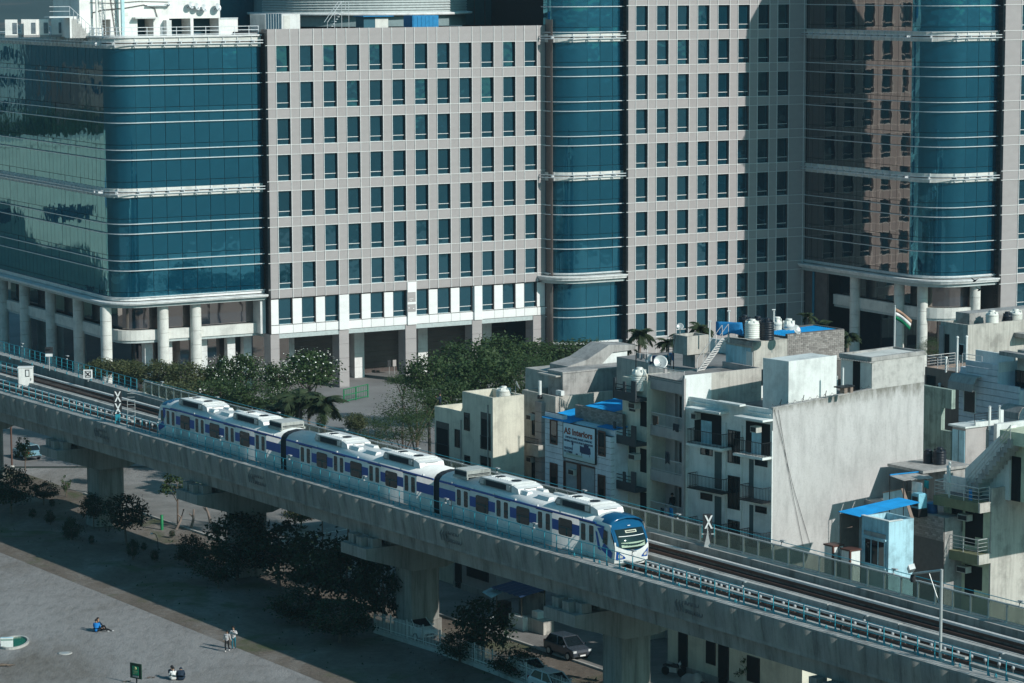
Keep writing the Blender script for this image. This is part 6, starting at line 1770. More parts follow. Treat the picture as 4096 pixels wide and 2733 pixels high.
# ---------------------------------------------------------------- clothes
def cloth(label, p, wdt, hgt, mat, rz=YW_RZ, name='hanging_cloth', cat='cloth', group=None):
    """draped sheet hanging from its top edge"""
    b = MB(); nx, nz = 7, 5; rnd = random.Random(label)
    ph = rnd.uniform(0, 6)
    for j in range(nz + 1):
        for i in range(nx + 1):
            u, v_ = i / nx - .5, j / nz
            b.v.append((.05 * math.sin(u * 11 + ph) * (.3 + v_), u * wdt * (1 - .12 * v_ * math.sin(u * 5 + ph)), -hgt * v_ * (1 - .12 * math.cos(u * 7 + ph))))
    for j in range(nz):
        for i in range(nx):
            a = j * (nx + 1) + i; b.f.append((a, a + 1, a + nx + 2, a + nx + 1)); b.mi.append(0); b.sm.append(True)
    o = part(name, b, mat, None, p, (0, 0, rz)); thick(o, .012)
    return tag(o, label, cat, group)
C_W = plain('cloth_white', (.78, .78, .76), .9); C_T = plain('cloth_teal', (.02, .30, .33), .9); C_B = plain('cloth_blue', (.02, .22, .50), .9); C_G = plain('cloth_grey', (.33, .32, .31), .9); C_D = plain('cloth_dark', (.03, .035, .045), .9); C_P = plain('cloth_pink', (.55, .40, .42), .9); C_N = plain('cloth_navy', (.03, .06, .14), .9); C_BR = plain('cloth_brown', (.06, .045, .035), .95)
cloth('white shirt hanging under the patched canopy', P5(1048, 512, 186), 1.0, .95, C_W)
cloth('small teal cloth beside the white shirt under the canopy', P5(1135, 498, 186.5), .45, .5, C_T)
cloth('long blue cloth over the top railing of the olive house', P5(1527, 578, 183.6), .28, .9, C_B)
def P7(x, y, d): return at_d(*Z7(x, y), d)
zl = 205
for k, (x, y, w_, hh, m_) in enumerate(((900, 808, .55, .45, C_G), (935, 812, .5, .4, C_G), (968, 820, .55, .55, C_W), (1005, 832, .6, .6, C_N), (1050, 830, .9, .85, C_B), (1092, 828, .55, .6, C_T), (1112, 825, .6, .7, C_G), (1145, 808, .35, .55, C_B))):
    cloth(['grey towel at the left of the roof laundry line', 'second grey cloth on the roof laundry line', 'white shirt in the middle of the roof laundry line', 'navy garment on the roof laundry line', 'broad blue garment on the roof laundry line', 'teal garment right of the broad blue one', 'grey sheet near the right end of the laundry line', 'bright blue cloth at the right end of the laundry line'][k], P7(x, y, zl), w_, hh, m_, YW_RZ + .5, group='roof laundry')
ln = thing('laundry_line', 'laundry line with poles across the roof terrace behind the dark balcony house', 'line', P7(1010, 900, zl).xy.to_3d(), 0)
a, c = P7(870, 800, zl) - ln.location, P7(1165, 798, zl) - ln.location
part('line', MB().tube([a, (a + c) / 2 - V3(0, 0, .12), c], .015, 4), M_IRON, ln)
zg = P7(900, 905, zl).z
for p in (a, c): part('pole', MB().tube([(p.x, p.y, 0), (p.x, p.y, p.z + .05)], .04, 5), M_IRON, ln)
tb = thing('roof_terrace_house', 'low grey house carrying the laundry terrace behind the balcony houses', 'house', P7(1160, 960, 206).xy.to_3d(), YW_RZ)
part('wall', MB().box(0, 8, -3, 7, 0, zg - .3), M_CEM, tb); part('roof', MB().box(0, 8, -3, 7, zg - .3, zg - .28), M_ROOF, tb)
part('parapet', MB().box(7.8, 8, -3, 7, zg - .3, zg + .7), M_WALLW, tb)
cloth('blue patterned sheet hanging by the black tanks', P7(1600, 565, 197), 1.9, .9, C_B, YW_RZ + .6)
cloth('dark jacket over the pale middle balcony railing', at_d(*Z7(1020, 1300), 190.2), .7, .6, C_BR, GH.rz)
cloth('black cloth on the right of the pale middle balcony railing', at_d(*Z7(1185, 1365), 190.2), .7, .5, C_D, GH.rz)
cloth('black towel on a cord in front of the grey house', at_d(*Z4(135, 795), 190.0), .42, .8, C_D, GH.rz)
for k, (x, m_) in enumerate(((95, C_D), (128, C_P), (165, C_B))):
    cloth(['dark garment on the lowest pale balcony', 'pink garment on the lowest pale balcony', 'light blue garment on the lowest pale balcony'][k], at_d(*Z4(x, 1240), 190.2), .35, .6, m_, GH.rz)
# roof box with ladder at the back of the terrace
h = House('tank_room', 'concrete roof tank room with low walls behind the steel stair', Z7(1272, 680), 203, PHI, 'roof room', zg)
zt = h.ztop - h.z0; yl, _ = h.L(Z7(1162, 668)); xr, _ = h.R(Z7(1440, 700))
part('tank_wall', MB().box(0, xr, 0, yl, zt - 1.35, zt - .5).box(0, .15, 0, yl, zt - .5, zt).box(.15, xr, 0, .15, zt - .5, zt).box(xr - .15, xr, .15, yl, zt - .5, zt).box(.15, xr - .15, yl - .15, yl, zt - .5, zt), M_CEM, h.t)
part('wall', MB().box(.8, xr - .1, .1, yl - .1, 0, zt - 1.35), M_PLAST, h.t)
lad = thing('iron_ladder', 'leaning dark iron ladder in front of the concrete tank room', 'ladder', h.w(-.3, yl * .55, 0), h.rz)
for y in (0, .5): part('stile', MB().tube([(-.9, y - .4, 0), (0.1, y + .2, zt)], .03, 5), M_IRON, lad)
for k in range(7): part('rung', MB().tube([(-.9 + 1.0 * k / 7, -.4 + .6 * k / 7, zt * k / 7), (-.9 + 1.0 * k / 7, .1 + .6 * k / 7, zt * k / 7)], .022, 4), M_IRON, lad)
# roof dishes and antennas
def roof_dish(label, p, r, rz):
    t = thing('satellite_dish', label, 'satellite dish', p, rz)
    m = MB().lathe([(.01, 0)] + [(r * k / 5, .28 * r * (k / 5) ** 2) for k in range(1, 6)], 14, cap=False); m.tf(Matrix.Translation((0, 0, .55)) @ Matrix.Rotation(PI / 2 - .45, 4, 'X')); thick(part('reflector', m, M_GALV, t), .01)
    part('mast', MB().tube([(0, .1, -.1), (0, .1, .5)], .03, 5), M_GALV, t); part('feed_arm', MB().tube([(0, 0, .25), (0, -.45, .5)], .015, 4), M_IRON, t)
roof_dish('dish on the parapet of the brick roof room', at_d(*Z8(362, 690), 196.2), .36, YW_RZ + .2)
roof_dish('dish lying on the terrace house beside its cream tank', at_d(*Z6(1860, 1345), 210), .36, YW_RZ + 1.0)
roof_dish('upturned dish on the laundry terrace', P7(1060, 945, 195), .5, YW_RZ - .5)
roof_dish('small dish on the concrete tank room', P7(1215, 660, 204), .25, 0)
for k, (x, a, c, d_) in enumerate(((1598, 480, 660, 198), (1448, 560, 660, 203), (2110 - 160, 470, 560, 198))):
    p = P7(x, c, d_); q_ = P7(x, a, d_)
    t = thing('roof_pipe', ['tall white pipe beside the blue patterned sheet', 'thin white pipe on the concrete tank room', 'white pipe behind the black tanks'][k], 'pipe', p, 0)
    part('pipe', MB().tube([(0, 0, -.6), (0, 0, q_.z - p.z)], .05, 6), M_WALLW, t); part('tee', MB().tube([(-.12, 0, q_.z - p.z), (.12, 0, q_.z - p.z)], .05, 6), M_WALLW, t)
# clutter on the white house roof
t = thing('roof_bench', 'dark board on stones between the white tanks', 'bench', at_d(3385, 1572, 188), WH.rz)
part('board', MB().box(-.9, .5, -.3, .3, .42, .5), M_FRAMEK, t); part('support', MB().box(-.4, -.1, -.2, .2, 0, .42).box(.2, .45, -.2, .2, 0, .42), M_BRWALL, t)
t = thing('roof_pole', 'short white pole between the two white ribbed tanks', 'pole', at_d(*Z8(728, 1060), 188.5), 0)
part('pole', MB().tube([(0, 0, -.3), (0, 0, 1.15)], .07, 7), M_WALLW, t); part('cap', MB().lathe([(.08, 1.15), (.03, 1.2)], 7), M_GALV, t)
# flag
p = at_d(3578, 1385, 232); q_ = at_d(3578, 1228, 232)
t = thing('flag_pole', 'tall white flag pole with a drooping saffron white and green flag', 'flag', (p.x, p.y, 0), 0)
part('pole', MB().tube([(0, 0, 0), (0, 0, q_.z)], .055, 7), M_WALLW, t)
part('finial', MB().lathe([(.02, q_.z), (.09, q_.z + .06), (.02, q_.z + .14)], 8), M_GALV, t)
def flag_strip(i, mat, nm):
    b = MB(); n = 7
    for k in range(n + 1):
        u = k / n
        for j in (0, 1):
            v_ = (i + j) / 3
            b.v.append((.06 + 1.35 * u * (1 - .12 * v_), .10 * math.sin(u * 7), q_.z - .12 - .95 * v_ - 1.0 * u ** 1.3 + .1 * u * v_))
    for k in range(n): b.f.append((2 * k, 2 * k + 2, 2 * k + 3, 2 * k + 1)); b.mi.append(0); b.sm.append(True)
    return thick(part(nm, b, mat, t), .01)
flag_strip(0, plain('flag_saffron', (.42, .26, .18), .8), 'saffron_stripe'); fw_ = flag_strip(1, C_W, 'white_stripe'); flag_strip(2, plain('flag_green', (.0, .16, .07), .8), 'green_stripe')
part('wheel', MB().lathe([(.09, -.01), (.12, 0), (.09, .01)], 12).tf(Matrix.Translation((.68, .02, q_.z - 1.08)) @ Matrix.Rotation(PI / 2, 4, 'X')), C_N, fw_)
# ================================================================ roads and verges
OV = 1.74298
def ov(x, y, z=0.0): return at_z(x * OV, y * OV, z)
def strip(name, x0, x1, m0, m1, z, mat):
    a, b, c, d = vw(x0, m0, z), vw(x1, m0, z), vw(x1, m1, z), vw(x0, m1, z)
    return struct(name, MB().quad(a, b, c, d), mat)
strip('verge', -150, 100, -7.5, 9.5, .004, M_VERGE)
q = NT('road_concrete'); a = q.noise(.3, 6, .65); b = q.noise(4, 5, .7)
q.col(q.mix(.6, q.ramp(a, [(.3, (.16, .155, .145)), (.7, (.30, .29, .275))]), q.ramp(b, [(.3, (.65,) * 3), (.65, (1, 1, 1))]), 'MULTIPLY')); q.b.inputs['Roughness'].default_value = .9; q.bump(b, .3, .03)
M_ROAD = q.m
strip('service_road', -62, 110, 9.5, 40, .008, M_ROAD)
struct('road_kerb', MB().box(-60, 100, 9.3, 9.5, 0, .14).tf(Matrix.Translation(VO) @ Matrix.Rotation(RZV, 4, 'Z')), M_WALK)

# ================================================================ plants
def leaf_mat(name, lo, hi, tr=.25, sc=1.4):
    q = NT(name); f = q.noise(sc, 4, .7); oi = q.n('ObjectInfo')
    c = q.ramp(f, [(.30, lo), (.72, hi)])
    c = q.mix(.35, c, q.ramp(oi.outputs['Random'], [(0, (.65, .7, .7)), (1, (1.1, 1.1, .95))]), 'MULTIPLY')
    q.col(c); q.b.inputs['Roughness'].default_value = .6; q.b.inputs['Specular IOR Level'].default_value = .25
    t_ = q.n('BsdfTranslucent'); q.l(c, t_.inputs[0]); mx = q.n('MixShader'); mx.inputs[0].default_value = tr
    q.l(q.b.outputs[0], mx.inputs[1]); q.l(t_.outputs[0], mx.inputs[2]); q.l(mx.outputs[0], q.t.nodes['Material Output'].inputs[0])
    return q.m
M_LEAF = leaf_mat('leaf_green', (.020, .050, .018), (.075, .115, .040))
M_LEAFD = leaf_mat('leaf_shaded', (.010, .030, .018), (.030, .065, .030))  # leaf green darkened in colour for the shade under the viaduct
M_LEAFO = leaf_mat('leaf_olive', (.045, .062, .026), (.125, .135, .060))
M_PALM = leaf_mat('leaf_palm', (.020, .044, .020), (.075, .095, .045))
M_BARK = stained('bark', (.17, .13, .10), .55, .4)
M_BARKP = stained('bark_pale', (.26, .21, .18), .6, .3)
M_FLOW = plain('flower_white', (.78, .78, .72), .7)
def crown_mesh(name, seed, n_clump, per, leaf, mat, flat=1.0, spread=.30, lay=0.0, asp=1.0):
    def mk():
        r = random.Random(seed); v = []; f = []
        for c in range(n_clump):
            while True:
                d = Vector((r.uniform(-1, 1), r.uniform(-1, 1), r.uniform(-1, 1)))
                if .05 < d.length < 1: break
            d = d.normalized() * (d.length ** .45) * r.uniform(.62, .98)
            d.z *= flat
            if d.z < -.45 * flat: d.z *= .6
            cs = spread * r.uniform(.65, 1.25)
            for k in range(per):
                o = Vector((r.gauss(0, 1), r.gauss(0, 1), r.gauss(0, .75))) * (cs * .55)
                p = d + o
                nrm = (Vector((r.gauss(0, 1), r.gauss(0, 1), r.gauss(0, 1) + lay)) + o.normalized() * .8).normalized()
                t = nrm.cross(Vector((r.gauss(0, 1), r.gauss(0, 1), r.gauss(0, 1)))).normalized(); b_ = nrm.cross(t)
                L = leaf * r.uniform(.6, 1.35); W_ = L * .55 * asp
                i = len(v); v += [tuple(p - t * L), tuple(p + b_ * W_), tuple(p + t * L), tuple(p - b_ * W_)]; f.append((i, i + 1, i + 2, i + 3))
        me = bpy.data.meshes.new(name); me.from_pydata(v, [], f); me.materials.append(mat); me.update(); return me
    return cached((name, seed, mat.name), mk)
def tree(label, p, h0, rx, rz, kind='bushy', group=None, seed=0, name='tree'):
    """p ground point, h0 crown centre height, rx horizontal and rz vertical crown radius"""
    t = thing(name, label, 'shrub' if name == 'shrub' else 'tree', p, random.uniform(0, 6.28), group)
    rnd = random.Random(label)
    if kind == 'bushy': me = crown_mesh('crown', seed % 4, 95, 42, .055, M_LEAF)
    elif kind == 'olive': me = crown_mesh('crown', seed % 3 + 10, 90, 40, .060, M_LEAFO)
    elif kind == 'feather': me = crown_mesh('crown', seed % 3 + 20, 90, 55, .036, M_LEAF, 1.0, .34, 1.2, .7)
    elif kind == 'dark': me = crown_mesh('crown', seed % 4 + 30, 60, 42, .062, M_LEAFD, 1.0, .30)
    elif kind == 'sparse': me = crown_mesh('crown', seed % 3 + 40, 26, 26, .085, M_LEAF, 1.0, .24)
    else: me = crown_mesh('crown', seed % 2 + 50, 60, 36, .070, M_LEAF, .9)
    c = obj('crown', me, t, (0, 0, h0)); c.scale = (rx, rx * rnd.uniform(.85, 1.1), rz)
    if kind == 'flower':
        def mf():
            r = random.Random(5); b = MB()
            for k in range(170):
                d = Vector((r.gauss(0, 1), r.gauss(0, 1), r.gauss(.3, .8))).normalized() * r.uniform(.9, 1.12); d.z *= .9
                s = r.uniform(.015, .032)
                for a in range(3):
                    u = Vector((r.gauss(0, 1), r.gauss(0, 1), r.gauss(0, 1))).normalized(); w2 = u.cross(d).normalized()
                    b.quad(d - u * s, d + w2 * s, d + u * s, d - w2 * s)
            return b.mesh('flowers', M_FLOW)
        fo = obj('flowers', cached('flowers', mf), t, (0, 0, h0)); fo.scale = c.scale; fo['kind'] = 'stuff'
    r0 = max(.06, rx * .055)
    top = h0 + rz * .3
    b = MB().tube([(0, 0, -.05), (rnd.uniform(-.1, .1), rnd.uniform(-.1, .1), top * .45), (rnd.uniform(-.15, .15), rnd.uniform(-.15, .15), top * .8), (0, 0, top)], [r0, r0 * .8, r0 * .55, r0 * .2], 7)
    part('trunk', b, M_BARK, t)
    lm = MB()
    for k in range(6):
        a = k * 1.05 + rnd.uniform(0, .5); z = top * rnd.uniform(.45, .75); e = Vector((math.cos(a) * rx * .62, math.sin(a) * rx * .62, h0 + rz * rnd.uniform(-.3, .4)))
        lm.tube([(0, 0, z), tuple(Vector((0, 0, z)).lerp(e, .5) + V3(0, 0, .15)), tuple(e)], [r0 * .5, r0 * .32, r0 * .1], 5)
    part('limbs', lm, M_BARK, t)
    return t
def tree_px(label, cx, cy, rx, ry, d, kind='bushy', group=None, seed=0, name='tree', base=None):
    c = at_d(cx * OV, cy * OV, d); R = rx * OV * d / FPX; Rz = ry * OV * d / FPX
    return tree(label, (c.x, c.y, 0), c.z, R, Rz, kind, group, seed, name)
G1 = 'trees in front of the grey office block'
TL = [
 ('wide round tree at the left end of the dense clump before the pillars', 985, 862, 62, 48, 268, 'bushy'),
 ('tall round tree in the dense clump below the third pillar', 1065, 838, 70, 55, 276, 'bushy'),
 ('tree crown below the right end of the white storey', 1150, 822, 70, 48, 284, 'bushy'),
 ('dark crown in the middle of the clump behind the terrace house', 1110, 880, 78, 58, 258, 'bushy'),
 ('crown at the foot of the narrow glass bay', 1245, 818, 70, 36, 287, 'bushy'),
 ('low crown right of the glass bay foot behind the stair cover', 1325, 808, 62, 28, 288, 'bushy'),
 ('crown directly above the terrace house roof', 1195, 862, 76, 48, 262, 'feather'),
 ('feathery crown between terrace house and roof room', 1262, 856, 66, 42, 252, 'feather'),
 ('feathery tree left of the terrace house', 955, 935, 72, 50, 240, 'feather'),
 ('feathery tree touching the left wall of the terrace house', 925, 985, 62, 42, 228, 'feather'),
 ('small tree behind the terrace house parapet', 1035, 925, 60, 48, 244, 'bushy'),
 ('low feathery crown above the screen left of the terrace house', 845, 990, 46, 34, 226, 'feather'),
]
for i, (lab, cx, cy, rx, ry, d, k) in enumerate(TL): tree_px(lab, cx, cy, rx * 1.22, ry * 1.2, d, k, G1, i)
G2 = 'shrubs and trees in front of the glass office block'
TL = [
 ('clipped olive bush nearest the corner column', 232, 848, 42, 22, 279, 'olive'), ('clipped olive bush second from the corner column', 292, 852, 48, 26, 277, 'olive'), ('clipped olive bush below the two sunlit columns', 360, 858, 52, 30, 275, 'olive'),
 ('olive bush between the sunlit columns and the flowering trees', 428, 868, 55, 34, 272, 'olive'), ('low olive bush above the rear train cab', 400, 905, 62, 30, 262, 'olive'), ('green bush above the middle of the rear car', 505, 905, 60, 38, 262, 'bushy'),
 ('white flowering tree left of the tall flowering one', 505, 858, 42, 42, 272, 'flower'), ('tall white flowering tree before the first pillar', 558, 850, 40, 40, 272, 'flower'), ('white flowering tree left of the palms', 640, 868, 42, 38, 266, 'flower'),
 ('large white flowering tree in front of the second pillar', 708, 850, 62, 48, 268, 'flower'), ('green bush between flowering trees and rear car', 585, 915, 56, 36, 258, 'bushy'), ('dark green bush below the large flowering tree', 655, 930, 50, 36, 252, 'bushy'),
]
for i, (lab, cx, cy, rx, ry, d, k) in enumerate(TL): tree_px(lab, cx, cy, rx * 1.18, ry * 1.15, d, k, G2, i, 'shrub' if k != 'flower' else 'tree')
tree_px('small pointed shrub behind the screen at the first gangway', 737, 968, 14, 20, 226, 'bushy', None, 2, 'shrub')
tree_px('young olive tree by the screen below the paved court', 815, 970, 30, 26, 224, 'olive', None, 1)
tree_px('green tree between brown house and the right columns', 2132, 798, 36, 28, 240, 'feather', None, 1)
tree_px('clipped low hedge beside the pillar of the entrance court', 925, 872, 40, 12, 292, 'bushy', None, 1, 'shrub')
# bare young tree
bt = thing('bare_tree', 'leafless thin tree behind the screen near the paved court', 'tree', ov(800, 985).xy.to_3d(), 0)
c_ = at_d(795 * OV, 955 * OV, 226); bt.location = (c_.x, c_.y, 0)
rn = random.Random(3); b = MB()
for k in range(9):
    a = rn.uniform(0, 6.28); z = rn.uniform(2.0, 4.5); L = rn.uniform(1.0, 2.2)
    e = V3(math.cos(a) * L, math.sin(a) * L, z + rn.uniform(1, 2)); b.tube([(0, 0, z), tuple(V3(0, 0, z).lerp(e, .5) + V3(0, 0, .2)), tuple(e)], [.05, .03, .012], 4)
part('branches', b, M_BARK, bt); part('trunk', MB().tube([(0, 0, 0), (.1, 0, 3), (0, .1, 6)], [.11, .08, .02], 6), M_BARK, bt)
# palms
def frond_mesh(seed, L):
    r = random.Random(seed); b = MB(); n = 13; pts = []
    for k in range(n + 1):
        u = k / n; pts.append(Vector((L * (u - .12 * u * u), 0, L * (.42 * u - .85 * u ** 2.2))))
    b.tube(pts, [.05 * (1 - .85 * k / n) for k in range(n + 1)], 4)
    for k in range(1, n):
        for q_ in (0, .5):
            u = (k + q_) / n; p = pts[k].lerp(pts[k + 1], q_); t = (pts[k + 1] - pts[k]).normalized()
            ll = L * .30 * math.sin(PI * min(1, .16 + u * .84)) + .1
            for sg_ in (-1, 1):
                d = (Vector((0, sg_, 0)) * .8 + t * .65 + V3(0, 0, r.uniform(-.55, .05))).normalized(); w_ = t * .05
                e = p + d * ll + V3(0, 0, -.25 * ll)
                b.quad(p - w_, p + w_, e + w_ * .2, e - w_ * .2)
    return b.mesh('frond', M_PALM)
FR = [frond_mesh(k, 1.0) for k in range(3)]
def palm(label, cx, cy, rpx, d, group, n=15):
    c = at_d(cx * OV, cy * OV, d); R = rpx * OV * d / FPX
    t = thing('palm_tree', label, 'palm tree', (c.x, c.y, 0), random.uniform(0, 6), group)
    rn = random.Random(label)
    for k in range(n):
        el = rn.choice((-.25, .1, .45, .8, 1.1))
        o = obj('frond', FR[k % 3], t, (0, 0, c.z), (0, -el * .8, k * 2.4 + rn.uniform(-.2, .2))); s = R * rn.uniform(.85, 1.15); o.scale = (s, s, s)
    part('trunk', MB().tube([(.2, 0, 0), (.1, .05, c.z * .5), (0, 0, c.z)], [.24, .19, .15], 8), M_BARKP, t)
GP = 'palms beside the office'
for a in (('palm with drooping crown above the rear car roof', 690, 925, 66, 244, GP, 18), ('palm at the right of the drooping pair', 742, 932, 58, 243, GP, 18), ('short palm left of the drooping pair', 640, 948, 40, 246, GP, 14), ('low palm in the bushes above the rear cab', 575, 962, 28, 250, GP, 12),
          ('palm left of three behind the roof laundry', 1468, 772, 44, 238, GP, 16), ('middle palm of three behind the roof laundry', 1532, 790, 34, 236, GP, 14), ('palm by the steel stair at the right of three', 1608, 758, 36, 236, GP, 15), ('small palm fan at the foot of the grey block with eight columns', 1440, 800, 26, 240, GP, 12),
          ('low palm between steel stair and tank room', 1560, 772, 26, 240, GP, 12), ('tall palm rising behind the blue sheet roof room', 1878, 752, 32, 228, GP, 14), ('palm at the right corner of the brick roof room', 1945, 775, 36, 226, GP, 16), ('palm top by the shaded glass block pillars', 1855, 728, 26, 232, GP, 12)):
    palm(*a)
# trees under and before the viaduct
G3 = 'dark trees in the shade of the viaduct'
def tree_g(label, gx, gy, hpx, rpx, rzpx, kind, group=None, seed=0, name='tree'):
    """ground pixel (overview), crown centre hpx above it"""
    p = ov(gx, gy); k = OV * p.y / FPX
    return tree(label, p, hpx * k * 1.02, rpx * k, rzpx * k, kind, group, seed, name)
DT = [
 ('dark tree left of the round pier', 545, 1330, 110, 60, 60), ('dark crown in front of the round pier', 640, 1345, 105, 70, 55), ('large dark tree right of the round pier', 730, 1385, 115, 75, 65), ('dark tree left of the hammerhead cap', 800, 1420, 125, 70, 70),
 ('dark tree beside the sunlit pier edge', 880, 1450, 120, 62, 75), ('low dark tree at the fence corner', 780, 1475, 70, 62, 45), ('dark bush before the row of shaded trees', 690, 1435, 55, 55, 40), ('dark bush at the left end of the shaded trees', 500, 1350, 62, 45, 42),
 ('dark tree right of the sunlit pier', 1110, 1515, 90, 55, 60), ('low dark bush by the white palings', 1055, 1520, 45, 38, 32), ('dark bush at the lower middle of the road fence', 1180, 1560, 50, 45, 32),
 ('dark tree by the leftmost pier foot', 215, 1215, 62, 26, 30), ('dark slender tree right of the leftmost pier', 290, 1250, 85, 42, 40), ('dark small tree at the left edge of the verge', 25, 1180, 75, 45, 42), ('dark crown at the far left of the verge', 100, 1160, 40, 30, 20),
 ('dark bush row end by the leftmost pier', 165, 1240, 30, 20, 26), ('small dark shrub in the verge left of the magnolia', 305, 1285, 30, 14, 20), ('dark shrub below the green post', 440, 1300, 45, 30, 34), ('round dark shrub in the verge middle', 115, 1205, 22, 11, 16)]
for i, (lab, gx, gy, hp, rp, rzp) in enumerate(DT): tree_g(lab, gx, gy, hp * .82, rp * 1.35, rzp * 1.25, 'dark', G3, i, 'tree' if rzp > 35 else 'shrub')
tree_g('leafy sapling with pale thin stem near the left pier', 58, 1110, 82, 26, 34, 'sparse', None, 0)
tree_g('broad leaved tree leaning out under the girder', 408, 1205, 92, 46, 36, 'sparse', None, 1)
tree_g('young cone shaped tree left of the leftmost pier', 152, 1140, 26, 14, 24, 'sparse', None, 2)
tree_g('tree behind the white lamp pole', 275, 1118, 70, 30, 22, 'bushy', None, 3)
tree_g('green tree right of the round pier', 690, 1215, 40, 40, 34, 'olive', None, 2)
tree_g('second green tree right of the round pier', 728, 1190, 35, 34, 28, 'bushy', None, 1)
tree_g('bush with large leaves at the bottom right of the road', 1805, 1585, 35, 30, 24, 'sparse', None, 2, 'shrub')
tree_g('dark bush at the bottom right pier foot', 1440, 1590, 55, 40, 32, 'dark', None, 2, 'shrub')
tree_g('slim leafy shrub before the lower house wall', 1712, 1590, 60, 26, 34, 'sparse', None, 0, 'shrub')
for k, (x, y, s) in enumerate(((120, 1165, 8), (75, 1190, 10), (330, 1265, 9), (355, 1290, 12), (210, 1250, 9), (395, 1235, 8))):
    tree_g(['seedling at the left of the verge', 'small plant near the verge edge', 'seedling by the bent pole', 'small cypress shaped plant in the shade', 'seedling below the leftmost pier', 'weed clump by the pruned trunks'][k], x, y, s * 1.2, s, s * 1.3, 'dark', 'seedlings in the verge', k, 'shrub')
# pruned trunks
for k, (x, y, hh, ln) in enumerate(((282, 1207 - 2, 0, 0),)): pass
for k, (bx, by, tx, ty) in enumerate(((705, 2118, 735, 2037), (765, 2112, 775, 2037), (842, 2092, 815, 2010), (920, 2092, 922, 2040))):
    p = at_z(bx, by); e = at_d(tx, ty, p.y)
    t = thing('pruned_trunk', ['forked bare trunk at the left of the pruned row', 'short bare trunk second in the pruned row', 'tall leaning bare trunk third in the pruned row', 'short stump at the right of the pruned row'][k], 'tree trunk', p, 0, 'pruned trunks under the viaduct')
    d = e - p
    part('trunk', MB().tube([(0, 0, 0), tuple(d * .45 + V3(.08, 0, 0)), tuple(d)], [.13, .11, .07], 7), M_BARKP, t)
    part('stub', MB().tube([tuple(d * .6), tuple(d * .6 + V3(-.3, .1, .25))], [.08, .05], 6), M_BARKP, t)
# grass tufts of the verge
r_ = random.Random(11); b = MB()
for k in range(500):
    x, m = r_.uniform(-70, 60), r_.uniform(-5.5, 8.5)
    p = vw(x, m, 0); a = r_.uniform(0, 6.28); s = r_.uniform(.04, .10); hh = r_.uniform(.06, .2)
    b.quad(p + V3(math.cos(a) * s, math.sin(a) * s, 0), p - V3(math.cos(a) * s, math.sin(a) * s, 0), p + V3(r_.uniform(-.1, .1), r_.uniform(-.1, .1), hh))
o = part('grass', b, M_LEAFD); o['kind'] = 'stuff'

# ================================================================ street things
M_GRN = plain('post_green', (.01, .19, .07), .5)
p = at_z(648, 2120); t = thing('green_post', 'bright green round post on the sunlit verge', 'post', p, 0)
hp = at_d(648, 2063, p.y).z
part('post', MB().lathe([(.13, 0), (.13, hp), (.10, hp + .03)], 12), M_GRN, t); part('cap', MB().lathe([(.14, hp), (.14, hp + .05), (.05, hp + .07)], 12), M_GRN, t)
p = at_z(447, 1984); hp = at_d(447, 1830, p.y).z
t = thing('lamp_pole', 'tall white pole standing under the viaduct left of the round pier', 'pole', p, 0)
part('pole', MB().tube([(0, 0, 0), (0, 0, hp + .8)], .10, 10), M_WALLW, t); part('footing', MB().box(-.35, .35, -.35, .35, 0, .08), M_WALK, t)
p = at_z(48, 1868); t = thing('thin_pole', 'thin dark pole beside the parked car at the left', 'pole', p, 0)
part('pole', MB().tube([(0, 0, 0), (0, 0, 7.5)], .09, 8), M_RUST, t); part('footing', MB().lathe([(.25, 0), (.2, .15)], 8), M_WALK, t)
p = at_z(633, 2213); t = thing('bent_lamp', 'small bent garden lamp post on the sunlit verge', 'lamp', p, 0)
part('post', MB().tube([(0, 0, 0), (-.02, 0, 1.1), (-.18, 0, 1.55), (-.45, 0, 1.65)], .03, 6), M_DARK, t); part('head', MB().lathe([(.03, 0), (.11, -.08), (.1, -.12)], 8), M_SIGW, t, (-.5, 0, 1.68))
p = at_z(260, 2613.5); t = thing('manhole', 'round pale manhole cover in the bare field', 'manhole cover', p, 0)
part('ring', MB().lathe([(.50, 0), (.50, .03), (.40, .035)], 24), M_WALK, t); part('cover', MB().lathe([(.38, 0), (.38, .028), (.2, .04), (.05, .04)], 24), M_GALV, t)
p = at_z(545, 2735); t = thing('park_sign', 'dark green sign board with a bright green poster on a post in the field', 'sign', p, 0)
c0, c1, c2, c3 = at_d(523, 2649, p.y), at_d(560, 2664.5, p.y - .3), at_d(560, 2721, p.y - .3), at_d(521, 2706, p.y)
wdt = (c1 - c0).xy.length; hgt = c0.z - c3.z; zb = (c2.z + c3.z) / 2
t.rotation_euler = (0, 0, -.62)
wdt = .98
part('board', MB().box(-wdt / 2, wdt / 2, -.04, .04, zb - .05, zb + hgt), plain('sign_dark_green', (.006, .035, .018), .5), t)
pst = part('poster', MB().box(-.26, .26, -.06, -.04, zb + .18, zb + hgt - .18), plain('sign_green', (.01, .24, .12), .4), t)
part('printed_leaf', MB().lathe([(.02, -.062), (.12, -.064), (.10, -.066)], 10, cap=True).tf(Matrix.Translation((0, 0, zb + hgt * .66)) @ Matrix.Rotation(PI / 2, 4, 'X') @ Matrix.Translation((0, 0, .128))), plain('print_cream', (.40, .42, .20), .6), pst)
part('print_lines', MB().box(-.2, .2, -.066, -.06, zb + .42, zb + .46).box(-.16, .16, -.066, -.06, zb + .33, zb + .36).box(-.2, -.02, -.066, -.06, zb + .26, zb + .28), plain('print_cream', (0, 0, 0)), pst)
part('caption_plate', MB().box(-.26, .26, -.055, -.04, zb + .04, zb + .15), M_PLAST, t)
part('post', MB().tube([(0, .05, 0), (0, .05, zb + .2)], .05, 8), M_DARK, t)
